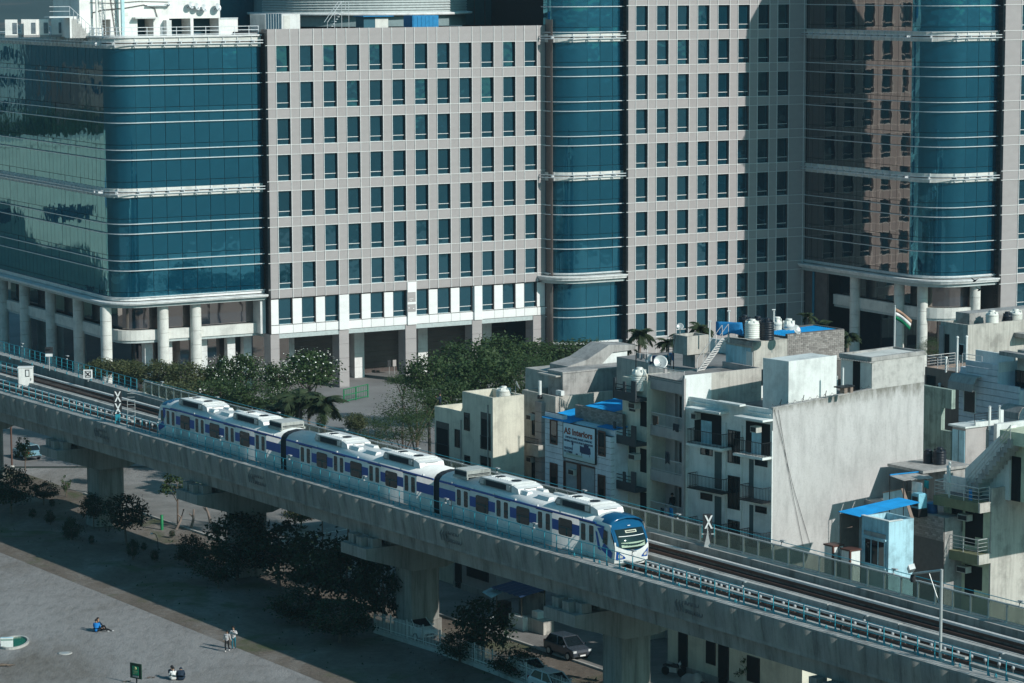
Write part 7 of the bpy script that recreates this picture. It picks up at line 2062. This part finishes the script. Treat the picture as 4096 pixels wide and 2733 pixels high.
# planter ring with white painted block
p = at_z(55, 2575); t = thing('pond_basin', 'oval basin with green water and a pale concrete rim at the left edge', 'basin', p, 0)
def oval(rx, ry, n=28): return [(rx * math.cos(2 * PI * k / n), ry * math.sin(2 * PI * k / n)) for k in range(n)]
b = MB(); A_, B_ = oval(1.05, 1.9), oval(.90, 1.7); n = 28
for k in range(n):
    j = (k + 1) % n
    b.quad((*A_[k], 0), (*A_[j], 0), (*A_[j], .16), (*A_[k], .16)); b.quad((*A_[k], .16), (*A_[j], .16), (*B_[j], .16), (*B_[k], .16)); b.quad((*B_[j], .02), (*B_[k], .02), (*B_[k], .16), (*B_[j], .16))
part('rim', b, M_WALK, t); part('water', MB().prism(oval(.89, 1.69), .01, .06), plain('pond_green', (.012, .14, .075), .15), t)
p = at_z(28, 2592); t = thing('white_block', 'white painted concrete block with blue top edge in front of the basin', 'block', p, .12)
part('block', MB().box(-.42, .42, -.12, .16, 0, .66).box(-.45, .45, -.14, .18, .66, .72), M_WALLW, t); part('blue_top', MB().box(-.42, .42, -.08, .14, .72, .735), M_BLUEW, t); part('green_band', MB().box(-.40, .42, -.13, -.12, .54, .64), plain('band_green', (.22, .33, .28), .8), t)
p = at_z(8, 2668); t = thing('fallen_branch', 'dark cut branch lying at the lower left edge', 'branch', p, .3)
part('branch', MB().tube([(-1, 0, .06), (0, .05, .14), (.5, -.05, .1), (.9, .1, .05)], [.09, .1, .06, .02], 6), M_BARK, t); part('twig', MB().tube([(.2, 0, .12), (.6, -.4, .05)], [.03, .01], 5), M_BARK, t)
for k, (x, y) in enumerate(((505, 2728), (600, 2712))):
    p = at_z(x, y); t = thing('fallen_leaves', ['green and dark litter left of the field sign', 'dark twigs right of the field sign'][k], 'litter', p, 0)
    r2 = random.Random(k); b = MB()
    for j in range(14):
        a = r2.uniform(0, 6); c = V3(r2.uniform(-.3, .3), r2.uniform(-.2, .2), .03); u = V3(math.cos(a), math.sin(a), .15) * .1; w2 = V3(-math.sin(a), math.cos(a), .1) * .04
        b.quad(c - u, c - w2, c + u, c + w2)
    o = part('leaf_litter', b, M_LEAF if k == 0 else M_BARK, t); o['kind'] = 'stuff'
    part('twig', MB().tube([(-.2, -.1, .03), (0, 0, .08), (.25, .05, .03)], .02, 4), M_BARK, t)
# white palings between verge and road
def paling(label, pts, hgt=1.25, gap=.16):
    P_ = [ov(*q_) for q_ in pts]; t = thing('paling_fence', label, 'fence', P_[0], 0)
    for a, c in zip(P_[:-1], P_[1:]):
        L = (c - a).length; n = max(1, round(L / 2.2))
        for k in range(n):
            u, v_ = a.lerp(c, k / n) - P_[0], a.lerp(c, (k + 1) / n) - P_[0]
            b = MB(); m_ = max(2, int((v_ - u).length / gap))
            for j in range(m_):
                p_ = u.lerp(v_, (j + .5) / m_); b.tube([p_ + V3(0, 0, .3), p_ + V3(0, 0, .3 + hgt)], .022, 4)
            for z in (.5, 1.3): b.tube([u + V3(0, 0, z), v_ + V3(0, 0, z)], .022, 4)
            o = part('fence_panel', b, M_WALLW, t); o['kind'] = 'stuff'
            part('fence_post', MB().box(u.x - .06, u.x + .06, u.y - .06, u.y + .06, 0, 1.65), M_WALK, t)
        w_ = (c - a).normalized(); s_ = V3(-w_.y, w_.x, 0) * .12
        part('fence_base', MB().prism([tuple((a - P_[0] + s_).xy), tuple((a - P_[0] - s_).xy), tuple((c - P_[0] - s_).xy), tuple((c - P_[0] + s_).xy)], 0, .3), M_WALK, t)
    return t
paling('white iron paling fence between the shaded verge and the road', [(860, 1452), (1010, 1500), (1130, 1545), (1330, 1625)])
paling('low pale fence behind the round pier', [(1115 / 1.743 + 0, 1255), (700, 1268), (800, 1250)], .6)
# ---- cars
def car(label, p, rz, paint, name='parked_car'):
    t = thing(name, label, 'car', p, rz, 'cars parked by the viaduct')
    M_CG = plain('car_glass', (.008, .014, .018), .06); M_TY = plain('tyre', (.012, .012, .013), .8)
    b = MB().extrude_y([(-1.75, .32), (1.72, .30), (1.82, .55), (1.70, .80), (.95, .92), (-1.55, .98), (-1.80, .85), (-1.82, .5)], -.76, .76)
    bd = part('body', b, paint, t); bv = bd.modifiers.new('round', 'BEVEL'); bv.width = .09; bv.segments = 3
    b = MB(); lo = [(-1.62, .70), (1.0, .70)]
    # tapered greenhouse
    z0, z1 = .90, 1.42
    base = [(-1.62, -.70), (.98, -.70), (.98, .70), (-1.62, .70)]; top = [(-1.20, -.56), (.28, -.56), (.28, .56), (-1.20, .56)]
    b.v = [(*q_, z0) for q_ in base] + [(*q_, z1) for q_ in top]; b.f = [(0, 1, 5, 4), (1, 2, 6, 5), (2, 3, 7, 6), (3, 0, 4, 7)]; b.mi = [0] * 4; b.sm = [False] * 4
    part('window', b, M_CG, t)
    rf = part('roof', MB().box(-1.22, .30, -.58, .58, 1.41, 1.47), paint, t); bv = rf.modifiers.new('round', 'BEVEL'); bv.width = .03; bv.segments = 2
    for s in (-1, 1):
        for (a0, a1) in (((.99, s * .705, .9), (.29, s * .575, 1.43)), ((-.20, s * .71, .9), (-.32, s * .58, 1.43)), ((-1.63, s * .705, .9), (-1.21, s * .575, 1.43))): part('roof_pillar', MB().tube([a0, a1], .045, 4), paint, t)
        part('headlight', MB().box(1.55, 1.80, s * .62 - .13, s * .62 + .13, .62, .76), plain('car_lens', (.6, .62, .62), .1), t)
        part('tail_light', MB().box(-1.83, -1.72, s * .62 - .1, s * .62 + .1, .72, .95), plain('car_red', (.25, .01, .01), .3), t)
        part('wing_mirror', MB().box(.72, .86, s * .86 - .09, s * .86 + .09, .90, 1.02), paint, t)
        for x in (-1.12, 1.15):
            wlm = MB().lathe([(.30, -.10), (.31, -.08), (.31, .08), (.30, .10)], 16); wlm.tf(Matrix.Translation((x, s * .70, .31)) @ Matrix.Rotation(PI / 2, 4, 'X'))
            wo = part('wheel', wlm, M_TY, t); rm = MB().lathe([(.19, -.115), (.19, .115)], 12); rm.tf(Matrix.Translation((x, s * .70, .31)) @ Matrix.Rotation(PI / 2, 4, 'X')); part('rim', rm, M_GALV, wo)
    part('grille', MB().box(1.80, 1.84, -.35, .35, .45, .60), M_DARK, t); part('number_plate', MB().box(1.83, 1.85, -.22, .22, .36, .46), M_SIGW, t); part('bumper', MB().box(-1.86, -1.80, -.6, .6, .36, .5), M_DARK, t)
    return t
def paint(name, c): 
    m = plain(name, c, .25); m.node_tree.nodes['Principled BSDF'].inputs['Coat Weight'].default_value = .6; return m
hd = RZV
car('dark blue grey hatchback parked under the viaduct on the lit road', ov(1302, 1506), hd, paint('car_slate', (.045, .055, .07)))
car('silver car under the tree at the bottom edge of the road', ov(1212, 1560), hd, paint('car_silver', (.42, .44, .45)))
car('pale car cut by the bottom edge right of the silver one', ov(1268, 1592), hd, paint('car_pale', (.55, .58, .58)))
car('silver blue car at the far left behind the viaduct', ov(62, 1052), hd + PI, paint('car_blue', (.16, .30, .36)))
car('white car half hidden by the dark trees and the sunlit pier', ov(955, 1462), hd, paint('car_white', (.60, .60, .58)))
# ---- motor scooter covered and meter pole, stalls
p = ov(1452, 1580); t = thing('meter_pole', 'pole with four pale meter boxes beside the right pier', 'pole', p, .6)
part('pole', MB().tube([(0, 0, 0), (0, 0, 4.2)], .06, 7), M_DARK, t)
for k in range(4): part('meter_box', MB().box(.06, .42, -.14, .14, 1.0 + .82 * k, 1.55 + .82 * k), M_BLUEW, t)
p = ov(1592, 1572); t = thing('covered_scooter', 'scooter under a grey dust cover before the lower houses', 'scooter', p, hd)
b = MB(); rn = random.Random(4); nx = 9
for i in range(nx):
    u = i / (nx - 1); x = -.9 + 1.8 * u; hh = .55 + .45 * math.exp(-((u - .72) / .16) ** 2) + .15 * math.sin(u * 5)
    for y, f in ((-.42, 0), (-.28, .75), (0, 1), (.28, .75), (.42, 0)): b.v.append((x + rn.uniform(-.03, .03), y, hh * f + (.03 if f == 0 else rn.uniform(-.03, .03))))
for i in range(nx - 1):
    for j in range(4): b.f.append((5 * i + j, 5 * i + 5 + j, 5 * i + 6 + j, 5 * i + j + 1)); b.mi.append(0); b.sm.append(True)
part('dust_cover', b, C_G, t)
for x in (-.62, .62):
    wlm = MB().lathe([(.24, -.05), (.24, .05)], 12); wlm.tf(Matrix.Translation((x, 0, .24)) @ Matrix.Rotation(PI / 2, 4, 'X')); part('wheel', wlm, M_HOLE, t)
def motorbike(label, p, rz):
    t = thing('motorbike', label, 'motorbike', p, rz, 'motorbikes under the houses')
    for x in (-.6, .62):
        wlm = MB().lathe([(.28, -.05), (.30, 0), (.28, .05)], 14); wlm.tf(Matrix.Translation((x, 0, .30)) @ Matrix.Rotation(PI / 2, 4, 'X')); part('wheel', wlm, M_HOLE, t)
    part('tank', MB().box(-.05, .38, -.13, .13, .62, .86), M_DARK, t); part('seat', MB().box(-.70, -.05, -.13, .13, .66, .76), M_HOLE, t); part('engine', MB().box(-.25, .3, -.12, .12, .28, .6), M_GALV, t)
    part('handlebar', MB().tube([(.35, -.34, 1.0), (.42, 0, .92), (.35, .34, 1.0)], .02, 5), M_GALV, t); part('fork', MB().tube([(.42, 0, .92), (.62, 0, .3)], .03, 5), M_GALV, t); part('headlamp', MB().lathe([(.09, -.05), (.1, .05), (.03, .08)], 10).tf(Matrix.Translation((.5, 0, .9)) @ Matrix.Rotation(PI / 2, 4, 'Y')), plain('car_lens', (0, 0, 0)), t)
motorbike('dark motorbike in front of the lower house door', ov(1545, 1552), hd + .4); motorbike('motorbike by the roadside stall', ov(1118, 1446), hd + .2)
p = ov(1195, 1430); t = thing('street_stall', 'roadside stall with patched blue tarpaulin roof and white counter', 'stall', p, hd)
for x in (-1.6, 1.6):
    for y in (-1.0, 1.0): part('post', MB().tube([(x, y, 0), (x, y, 2.5)], .05, 5), M_BARK, t)
thick(part('tarpaulin', corrugated(MB(), V3(-2.0, -1.4, 2.45), V3(1, 0, 0), V3(0, 1, .12), 6, 4.0, 2.8, .04), plain('tarp_blue', (.02, .05, .12), .7), t), .02)
thick(part('awning', MB().quad((-2.6, -1.6, 2.0), (-.8, -2.0, 1.95), (-.7, -1.0, 2.3), (-2.4, -.8, 2.35)), M_BLUEW, t), .02)
part('counter', MB().box(.4, 2.2, -1.3, -.8, 0, .95), M_WALLW, t); part('back_wall', MB().box(-1.6, 1.6, .9, 1.0, 0, 2.3), M_PLAST, t); part('shelf', MB().box(-1.5, -.6, -1.0, -.4, 0, 1.5), M_FRAMEK, t)
p = ov(1235, 1448); t = thing('white_carton', 'small white box standing on the low wall beside the stall', 'box', p, hd); part('carton', MB().box(-.35, .35, -.3, .3, .95, 1.45), M_WALLW, t); part('low_wall', MB().box(-1.2, 1.4, -.5, .4, 0, .94), M_CEM, t)
p = ov(1312, 1418); t = thing('street_stall', 'small stall with flat pale blue roof beside the hammerhead cap', 'stall', p, hd)
for x in (-1.0, 1.0):
    for y in (-.8, .8): part('post', MB().tube([(x, y, 0), (x, y, 2.6)], .05, 5), M_BARK, t)
part('roof_sheet', MB().box(-1.5, 1.6, -1.2, 1.1, 2.6, 2.66), M_BLUEW, t); part('counter', MB().box(-1, 1, -.9, -.4, 0, 1.0), M_FRAMEK, t); part('back_wall', MB().box(-1, 1, .7, .8, 0, 2.5), M_PLAST, t)
# lower storeys seen below the girder
def lowhouse(label, x, m, W, D_, hgt, mat, wins):
    t = thing('street_house', label, 'house', vw(x, m, 0), RZV)
    part('wall', MB().box(0, W, 0, D_, 0, hgt), mat, t)
    for (a, c, z0, z1, hole) in wins:
        o = part('window' if not hole else 'doorway', MB().box(a, c, -.05, 0, z0, z1), M_FRAMEK, t); part('pane', MB().box(a + .06, c - .06, -.06, -.05, z0 + .06, z1 - .06), M_HOLE, o)
    part('plinth_band', MB().box(-.04, W + .04, -.06, 0, 0, .5), M_PLAST, t)
xw = x_at(1815, 15.5, 3)
lowhouse('cream street level house with wide dark window right of the sunlit pier', xw, 15.5, x_at(1985, 15.5, 3) - xw, 4, 6.2, M_PINKG, [(x_at(1868, 15.5, 2.5) - xw, x_at(1955, 15.5, 2.5) - xw, 1.2, 3.0, 0), (.2, 1.1, 0, 4.5, 1)])
xw = x_at(2695, 14, 3)
lowhouse('pale street level house with dark doorway at the lower right', xw, 13.5, 14, 3.0, 6.0, M_CREAMW, [(1.2, 2.2, 0, 3.0, 1), (5.5, 6.6, 0, 3.4, 1), (4.2, 5.2, 1.2, 3.2, 0), (8.5, 9.8, .9, 2.6, 0)])
# entrance court
gt = thing('green_gate', 'green tube barrier beside the entrance court', 'barrier', at_d(1350, 1640, 262).xy.to_3d(), .5)
p0 = at_z(1375, 1612); p1 = at_z(1472, 1590); gt.location = p0; gt.rotation_euler = (0, 0, math.atan2((p1 - p0).y, (p1 - p0).x)); Lg = (p1 - p0).length
for x in (0, Lg * .5, Lg): part('post', MB().tube([(x, 0, 0), (x, 0, 1.5)], .06, 6), M_GRN, gt)
for z in (.15, .8, 1.45): part('bar', MB().tube([(0, 0, z), (Lg, 0, z)], .045, 6), M_GRN, gt)
for k in range(14): part('bar', MB().tube([(Lg * (k + .5) / 14, 0, .15), (Lg * (k + .5) / 14, 0, 1.45)], .018, 4), M_GRN, gt)
for k, (x, y, m_) in enumerate(((1557, 1475, M_DARK), (1578, 1474, M_PINKG))):
    p = at_z(x, y + 22); t = thing('notice_stand', ['dark notice stand by the entrance hedge', 'brown notice stand by the entrance hedge'][k], 'sign', p, RZO)
    part('post', MB().tube([(0, 0, 0), (0, 0, 1.0)], .03, 5), M_GALV, t); part('board', MB().box(-.22, .22, -.03, .03, .9, 1.65), m_, t)
# hills beyond
q = NT('hill_scrub_hazed'); f = q.noise(.006, 8, .65); g = q.noise(.02, 5, .6)  # scrub and bare earth; the blue of the haze is put into the green
q.col(q.mix(q.ramp(g, [(.55, (0, 0, 0)), (.68, (.8, .8, .8))]), q.ramp(f, [(.3, (.022, .05, .055)), (.7, (.05, .085, .085))]), (.14, .115, .10)))
q.b.inputs['Roughness'].default_value = 1
def ridge(y0, y1, hmax, x0, x1, seed, nx=90, ny=14):
    from mathutils import noise as nz_
    b = MB()
    for j in range(ny + 1):
        for i in range(nx + 1):
            x = x0 + (x1 - x0) * i / nx; y = y0 + (y1 - y0) * j / ny; v_ = j / ny
            hgt = hmax * math.sin(PI * min(1, v_ * 1.05) * .5) * (.72 + .5 * nz_.noise(Vector((x * .0016, y * .0016, seed)))) + 12 * nz_.noise(Vector((x * .012, y * .012, seed + 3))) * v_
            b.v.append((x, y, max(-1, hgt) if j else -1))
    for j in range(ny):
        for i in range(nx):
            a = j * (nx + 1) + i; b.f.append((a, a + 1, a + nx + 2, a + nx + 1)); b.mi.append(0); b.sm.append(True)
    return b
struct('hills', ridge(900, 2200, 170, -2600, 2600, 2.3), q.m)
# ================================================================ blocks across the forecourt (their faces show in the glass of the left wing)
def town_block(label, s, y, W, D_, hgt, mat, rows, cols, wmat=None):
    t = thing('town_block', label, 'office building', O1 + AX * s + BX * y, RZO)
    part('wall', MB().box(0, W, 0, D_, 0, hgt), mat, t); part('parapet', MB().box(-.15, W + .15, -.15, .2, hgt - .1, hgt + .7), mat, t)
    me = cached(('tw', round(W / cols * .6, 2)), lambda: MB().box(0, W / cols * .6, -.05, .03, 0, 1.9).mesh('window', M_GLASS2))
    for i in range(rows):
        for j in range(cols): obj('window', me, t, (W / cols * (j + .2), 0, 2.0 + i * (hgt - 1) / rows))
    return t
nb = town_block('cream hall across the forecourt of the glass block, left of the view', -84, 80, 58, 22, 23.5, stained('hall_cream', (.60, .57, .47), .85, .12), 2, 5)
part('blue_board', MB().box(6, 14, -.25, -.05, 14, 18), M_BLUE, nb); part('porch', MB().box(22, 36, -4, 0, 0, 5), M_PW, nb)
town_block('brown block behind the cream hall, left of the view', -120, 150, 46, 20, 31, stained('hall_brown', (.24, .15, .12), .85, .12), 6, 9)
town_block('grey block beside the brown one, left of the view', -68, 165, 26, 20, 36, stained('hall_grey', (.34, .36, .34), .85, .12), 8, 5)
rn = random.Random(8)
for k in range(9):
    p = O1 + AX * (-95 + 8 * k + rn.uniform(-2, 2)) + BX * (118 + rn.uniform(-6, 10))
    tree('row tree between hall and tall blocks, left of the view', p, 20, 6.5, 7.5, 'bushy', 'row trees left of the view', k)

# ================================================================ people
M_SKIN = plain('skin', (.36, .21, .14), .6, 0, .08); M_HAIR = plain('hair_black', (.010, .009, .009), .6); M_SHOE = plain('shoe_white', (.62, .60, .58), .6); M_SHOEK = plain('shoe_dark', (.03, .03, .03), .6)
M_JEANT = plain('jeans_teal', (.015, .12, .16), .85); M_JACKB = plain('jacket_blue', (.006, .17, .48), .7); M_JACKN = plain('jacket_navy', (.012, .025, .045), .8); M_KNIT = plain('knit_grey', (.42, .40, .40), .9); M_QUILT = plain('quilt_grey', (.50, .49, .49), .8); M_TRB = plain('trousers_black', (.010, .012, .014), .9); M_TEEW = plain('tee_white', (.74, .73, .70), .9); M_TRW = plain('trousers_pale', (.60, .58, .55), .9)
STAND = dict(pel=(0, 0, .86), che=(0, 0, 1.15), nec=(0, 0, 1.36), hea=(0, -.01, 1.44), top=(0, -.01, 1.57),
             shl=(-.17, 0, 1.31), ell=(-.22, .02, 1.06), wrl=(-.23, -.06, .84), hal=(-.23, -.08, .74), shr=(.17, 0, 1.31), elr=(.22, .02, 1.06), wrr=(.23, -.06, .84), har=(.23, -.08, .74),
             hil=(-.09, 0, .82), knl=(-.10, -.02, .45), anl=(-.10, .03, .07), tol=(-.10, -.12, .03), hir=(.09, 0, .82), knr=(.10, -.02, .45), anr=(.10, .03, .07), tor=(.10, -.12, .03))
RAD = dict(pel=.135, che=.150, nec=.058, hea=.085, top=.075, shl=.072, ell=.050, wrl=.036, hal=.034, shr=.072, elr=.050, wrr=.036, har=.034, hil=.095, knl=.066, anl=.044, tol=.036, hir=.095, knr=.066, anr=.044, tor=.036)
BON = [('pel', 'che'), ('che', 'nec'), ('nec', 'hea'), ('hea', 'top'), ('che', 'shl'), ('shl', 'ell'), ('ell', 'wrl'), ('wrl', 'hal'), ('che', 'shr'), ('shr', 'elr'), ('elr', 'wrr'), ('wrr', 'har'),
       ('pel', 'hil'), ('hil', 'knl'), ('knl', 'anl'), ('anl', 'tol'), ('pel', 'hir'), ('hir', 'knr'), ('knr', 'anr'), ('anr', 'tor')]
def person(label, p, rz, pose, shirt, trou, shoe, group=None, hair='short', sleeve=True, fat=1.0, hood=None):
    J = dict(STAND); J.update(pose)
    keys = list(J); me = bpy.data.meshes.new('body_frame')
    me.from_pydata([J[k] for k in keys], [(keys.index(a), keys.index(b)) for a, b in BON], [])
    o = bpy.data.objects.new('tmp', me); COL.objects.link(o)
    o.modifiers.new('skin', 'SKIN'); sb = o.modifiers.new('sub', 'SUBSURF'); sb.levels = 1; sb.render_levels = 1
    for i, k in enumerate(keys):
        r = RAD[k] * (fat if k in ('pel', 'che', 'hil', 'hir', 'shl', 'shr') else 1); v = me.skin_vertices[0].data[i]; v.radius = (r, r * (.8 if k in ('pel', 'che') else 1)); v.use_root = (k == 'pel')
    bpy.context.view_layer.update(); dg = bpy.context.evaluated_depsgraph_get()
    body = bpy.data.meshes.new_from_object(o.evaluated_get(dg)); bpy.data.objects.remove(o)
    for m_ in (M_SKIN, shirt, trou, shoe): body.materials.append(m_)
    cls = {('pel', 'che'): 1, ('che', 'nec'): 1, ('nec', 'hea'): 0, ('hea', 'top'): 0}
    for s in 'lr':
        cls.update({('che', 'sh' + s): 1, ('sh' + s, 'el' + s): 1, ('el' + s, 'wr' + s): 1 if sleeve else 0, ('wr' + s, 'ha' + s): 0, ('pel', 'hi' + s): 2, ('hi' + s, 'kn' + s): 2, ('kn' + s, 'an' + s): 2, ('an' + s, 'to' + s): 3})
    for pl_ in body.polygons:
        c = pl_.center; best, bi = 9, 0
        for (a, b) in BON:
            A, B_ = Vector(J[a]), Vector(J[b]); d = B_ - A; f = max(0, min(1, (c - A).dot(d) / max(1e-6, d.length_squared))); q_ = (c - A - d * f).length - .5 * (RAD[a] * (1 - f) + RAD[b] * f)
            if q_ < best: best, bi = q_, cls[(a, b)]
        pl_.material_index = bi; pl_.use_smooth = True
    t = obj('person', body, None, p, (0, 0, rz)); tag(t, label, 'person', group)
    hd_ = (Vector(J['hea']) + Vector(J['top'])) / 2; ax = (Vector(J['top']) - Vector(J['hea'])).normalized()
    hm = MB(); n = 10; fwd = Vector((0, -1, 0)); fwd = (fwd - ax * fwd.dot(ax)).normalized(); sd = ax.cross(fwd)
    rows = 5
    for j in range(rows + 1):
        th = PI * .60 * j / rows
        for k in range(n):
            a = 2 * PI * k / n; cut = 1.0 if math.cos(a) > -.2 else 1.0
            th2 = th * (.62 if math.cos(a) > .45 else (1.25 if hair == 'long' and math.cos(a) < .3 else 1.0))
            rr = .112
            hm.v.append(tuple(hd_ + ax * (math.cos(th2) * rr * 1.12 + .005) + (fwd * math.cos(a) + sd * math.sin(a)) * (math.sin(th2) * rr)))
    for j in range(rows):
        for k in range(n):
            q_ = (k + 1) % n; hm.f.append((j * n + k, (j + 1) * n + k, (j + 1) * n + q_, j * n + q_)); hm.mi.append(0); hm.sm.append(True)
    if hair == 'long':
        b0 = hd_ - fwd * .07; hm.tube([tuple(b0), tuple(b0 - ax * .16 - fwd * .03), tuple(b0 - ax * .32 - fwd * .02)], [.085, .085, .03], 7)
    part('hair', hm, hood or M_HAIR, t)
    fc = MB()
    for sx in (-1, 1): fc.box(sx * .032 - .011, sx * .032 + .011, -.004, .004, .012, .024)
    fc.box(-.02, .02, -.004, .004, -.052, -.044)
    fm = Matrix.Translation(hd_ + fwd * .083) @ Matrix(((sd.x, fwd.x, ax.x), (sd.y, fwd.y, ax.y), (sd.z, fwd.z, ax.z))).to_4x4()
    part('face', fc.tf(fm), M_HAIR, t)
    part('nose', MB().tube([tuple(hd_ + fwd * .078 + ax * .012), tuple(hd_ + fwd * .105 - ax * .02)], [.012, .018], 5), M_SKIN, t)
    return t
GRPW, GRPS = 'couple walking on the field', 'people sitting on the field'
wk = lambda s: dict(knl=(-.09, -.14 * s, .46), anl=(-.08, -.10 * s, .08), tol=(-.08, -.26 * s, .04), knr=(.09, .02 * s, .45), anr=(.09, .24 * s, .12), tor=(.09, .12 * s, .04))
pw_ = at_z(909, 2607); 
w1 = person('woman in pale grey sweater and black trousers walking on the field', pw_, -.25, dict(wk(1), ell=(-.24, .04, 1.07), wrl=(-.25, .0, .83), hal=(-.25, -.01, .73), elr=(.25, -.02, 1.08), wrr=(.33, -.06, .90), har=(.38, -.08, .82), hea=(.02, -.02, 1.43), top=(.04, -.03, 1.55)), M_KNIT, M_TRB, M_SHOE, GRPW, 'long')
w1.scale = (.94, .94, .94)
part('shirt_print', MB().box(-.08, .08, -.150, -.140, 1.10, 1.17), M_SIGW, w1)
w2 = person('man in quilted grey jacket and teal jeans walking with hand raised to mouth', at_z(935, 2598), -.2, dict(wk(.4), elr=(.30, -.12, 1.12), wrr=(.14, -.24, 1.30), har=(.05, -.22, 1.37), ell=(-.24, -.05, 1.06), wrl=(-.24, -.10, .83), hal=(-.23, -.12, .74), hea=(0, -.03, 1.47), top=(0, -.03, 1.60), nec=(0, 0, 1.38)), M_QUILT, M_JEANT, M_SHOEK, GRPW, 'short', True, 1.12)
for k in range(5): part('quilt_seam', MB().lathe([(.165, .98 + .075 * k), (.168, .99 + .075 * k)], 12), M_KNIT, w2)
seat = dict(pel=(0, 0, .13), hil=(-.10, -.02, .12), hir=(.10, -.02, .12), che=(0, -.06, .44), nec=(0, -.10, .64), hea=(0, -.14, .71), top=(0, -.17, .83), shl=(-.19, -.08, .59), shr=(.19, -.08, .59),
            ell=(-.25, -.14, .36), wrl=(-.16, -.32, .26), hal=(-.10, -.38, .24), elr=(.25, -.14, .36), wrr=(.16, -.32, .26), har=(.10, -.38, .24),
            knl=(-.26, -.36, .22), anl=(-.02, -.44, .07), tol=(.06, -.50, .05), knr=(.26, -.36, .22), anr=(.02, -.46, .07), tor=(-.06, -.54, .05))
def seated(label, px, py, rz, shirt, trou, shoe, pose=None, hair='short', sleeve=True, hood=None, fat=1.15):
    d = dict(seat); d.update(pose or {}); return person(label, at_z(px, py), rz, d, shirt, trou, shoe, GRPS, hair, sleeve, fat, hood)
seated('person in bright blue jacket sitting with back to the viewer on the field', 386, 2529, PI - .15, M_JACKB, M_TRB, M_SHOE, dict(che=(.02, .02, .46), hea=(.02, -.05, .76), top=(.03, -.08, .88), nec=(.02, -.02, .66)), fat=1.3)
seated('person in white top and dark jacket reclining beside the blue jacket with knees up', 396, 2524, 1.15, M_JACKN, M_TRB, M_SHOE, dict(knl=(-.12, -.52, .48), anl=(-.12, -.78, .07), tol=(-.12, -.94, .06), knr=(.12, -.62, .16), anr=(.12, -1.02, .07), tor=(.12, -1.16, .09), hea=(0, .06, .80), top=(0, .07, .93), che=(0, .05, .44), nec=(0, .06, .66), shl=(-.19, .07, .60), shr=(.19, .07, .60)), 'long')
seated('person in dark teal top sitting at the left of the group of three', 683, 2716, PI - .5, M_JACKN, M_TRB, M_SHOEK, dict(ell=(-.30, -.18, .40)))
seated('person in white t-shirt sitting in the middle of the group of three', 694, 2722, PI + .25, M_TEEW, M_TRW, M_SHOE, None, 'short', False)
seated('hunched person in navy hooded jacket at the right of the group of three', 724, 2722, PI + .1, M_JACKN, M_JACKN, M_SHOEK, dict(hea=(0, -.20, .66), top=(0, -.26, .76)), 'short', True, M_JACKN, 1.45)
zt_ = TH_.L((1738, 1624))[1] - .7
q_ = TH_.T((1832, 1646), zt_)
person('person in navy clothes standing on the terrace of the cream house with a raised phone', TH_.w(.8, q_[1], zt_), TH_.rz - PI / 2 - .6, dict(elr=(.26, -.14, 1.10), wrr=(.14, -.28, 1.26), har=(.10, -.34, 1.33)), M_JACKN, M_TRB, M_SHOEK)
gz = lev_g = None
za3 = GH.L(Z4(175, 1285), .6)
person('person in black standing on the lowest visible balcony of the pink grey house', GH.w(.62, GH.L(Z4(172, 1200), .6)[0], GH.L(Z4(172, 1300), .6)[1] - .02), GH.rz + PI, {}, M_TRB, M_JEANT, M_SHOEK)
# birds in front of the right columns
for k, (x, y) in enumerate(((3918, 1160), (3899, 1124))):
    p = at_d(x, y, 300); t = thing('bird', ['dark bird with spread wings before the right sunlit column', 'smaller bird passing the pale ledge of the right glass block'][k], 'bird', p, .6, 'birds by the right glass block')
    part('body', MB().lathe([(.01, -.32), (.09, -.12), (.11, .05), (.06, .2), (.02, .3)], 8).tf(Matrix.Rotation(1.2, 4, 'Y')), M_HOLE, t)
    for s in (-1, 1): thick(part('wing', MB().quad((-.12, s * .05, .05), (.16, s * .05, .05), (.05, s * .62, .30), (-.10, s * .55, .28)), M_HOLE, t), .01)
# ================================================================ air
hz = bpy.data.materials.new('air'); hz.use_nodes = True
t_ = hz.node_tree; t_.nodes.remove(t_.nodes['Principled BSDF'])
pv = t_.nodes.new('ShaderNodeVolumePrincipled'); pv.inputs['Color'].default_value = (.55, .78, .92, 1); pv.inputs['Density'].default_value = HAZE
pv.inputs['Anisotropy'].default_value = .2
t_.links.new(pv.outputs[0], t_.nodes['Material Output'].inputs['Volume'])
o = part('haze', MB().box(-6900, 6900, -3900, 9900, -1.2, 330), hz); o['kind'] = 'stuff'
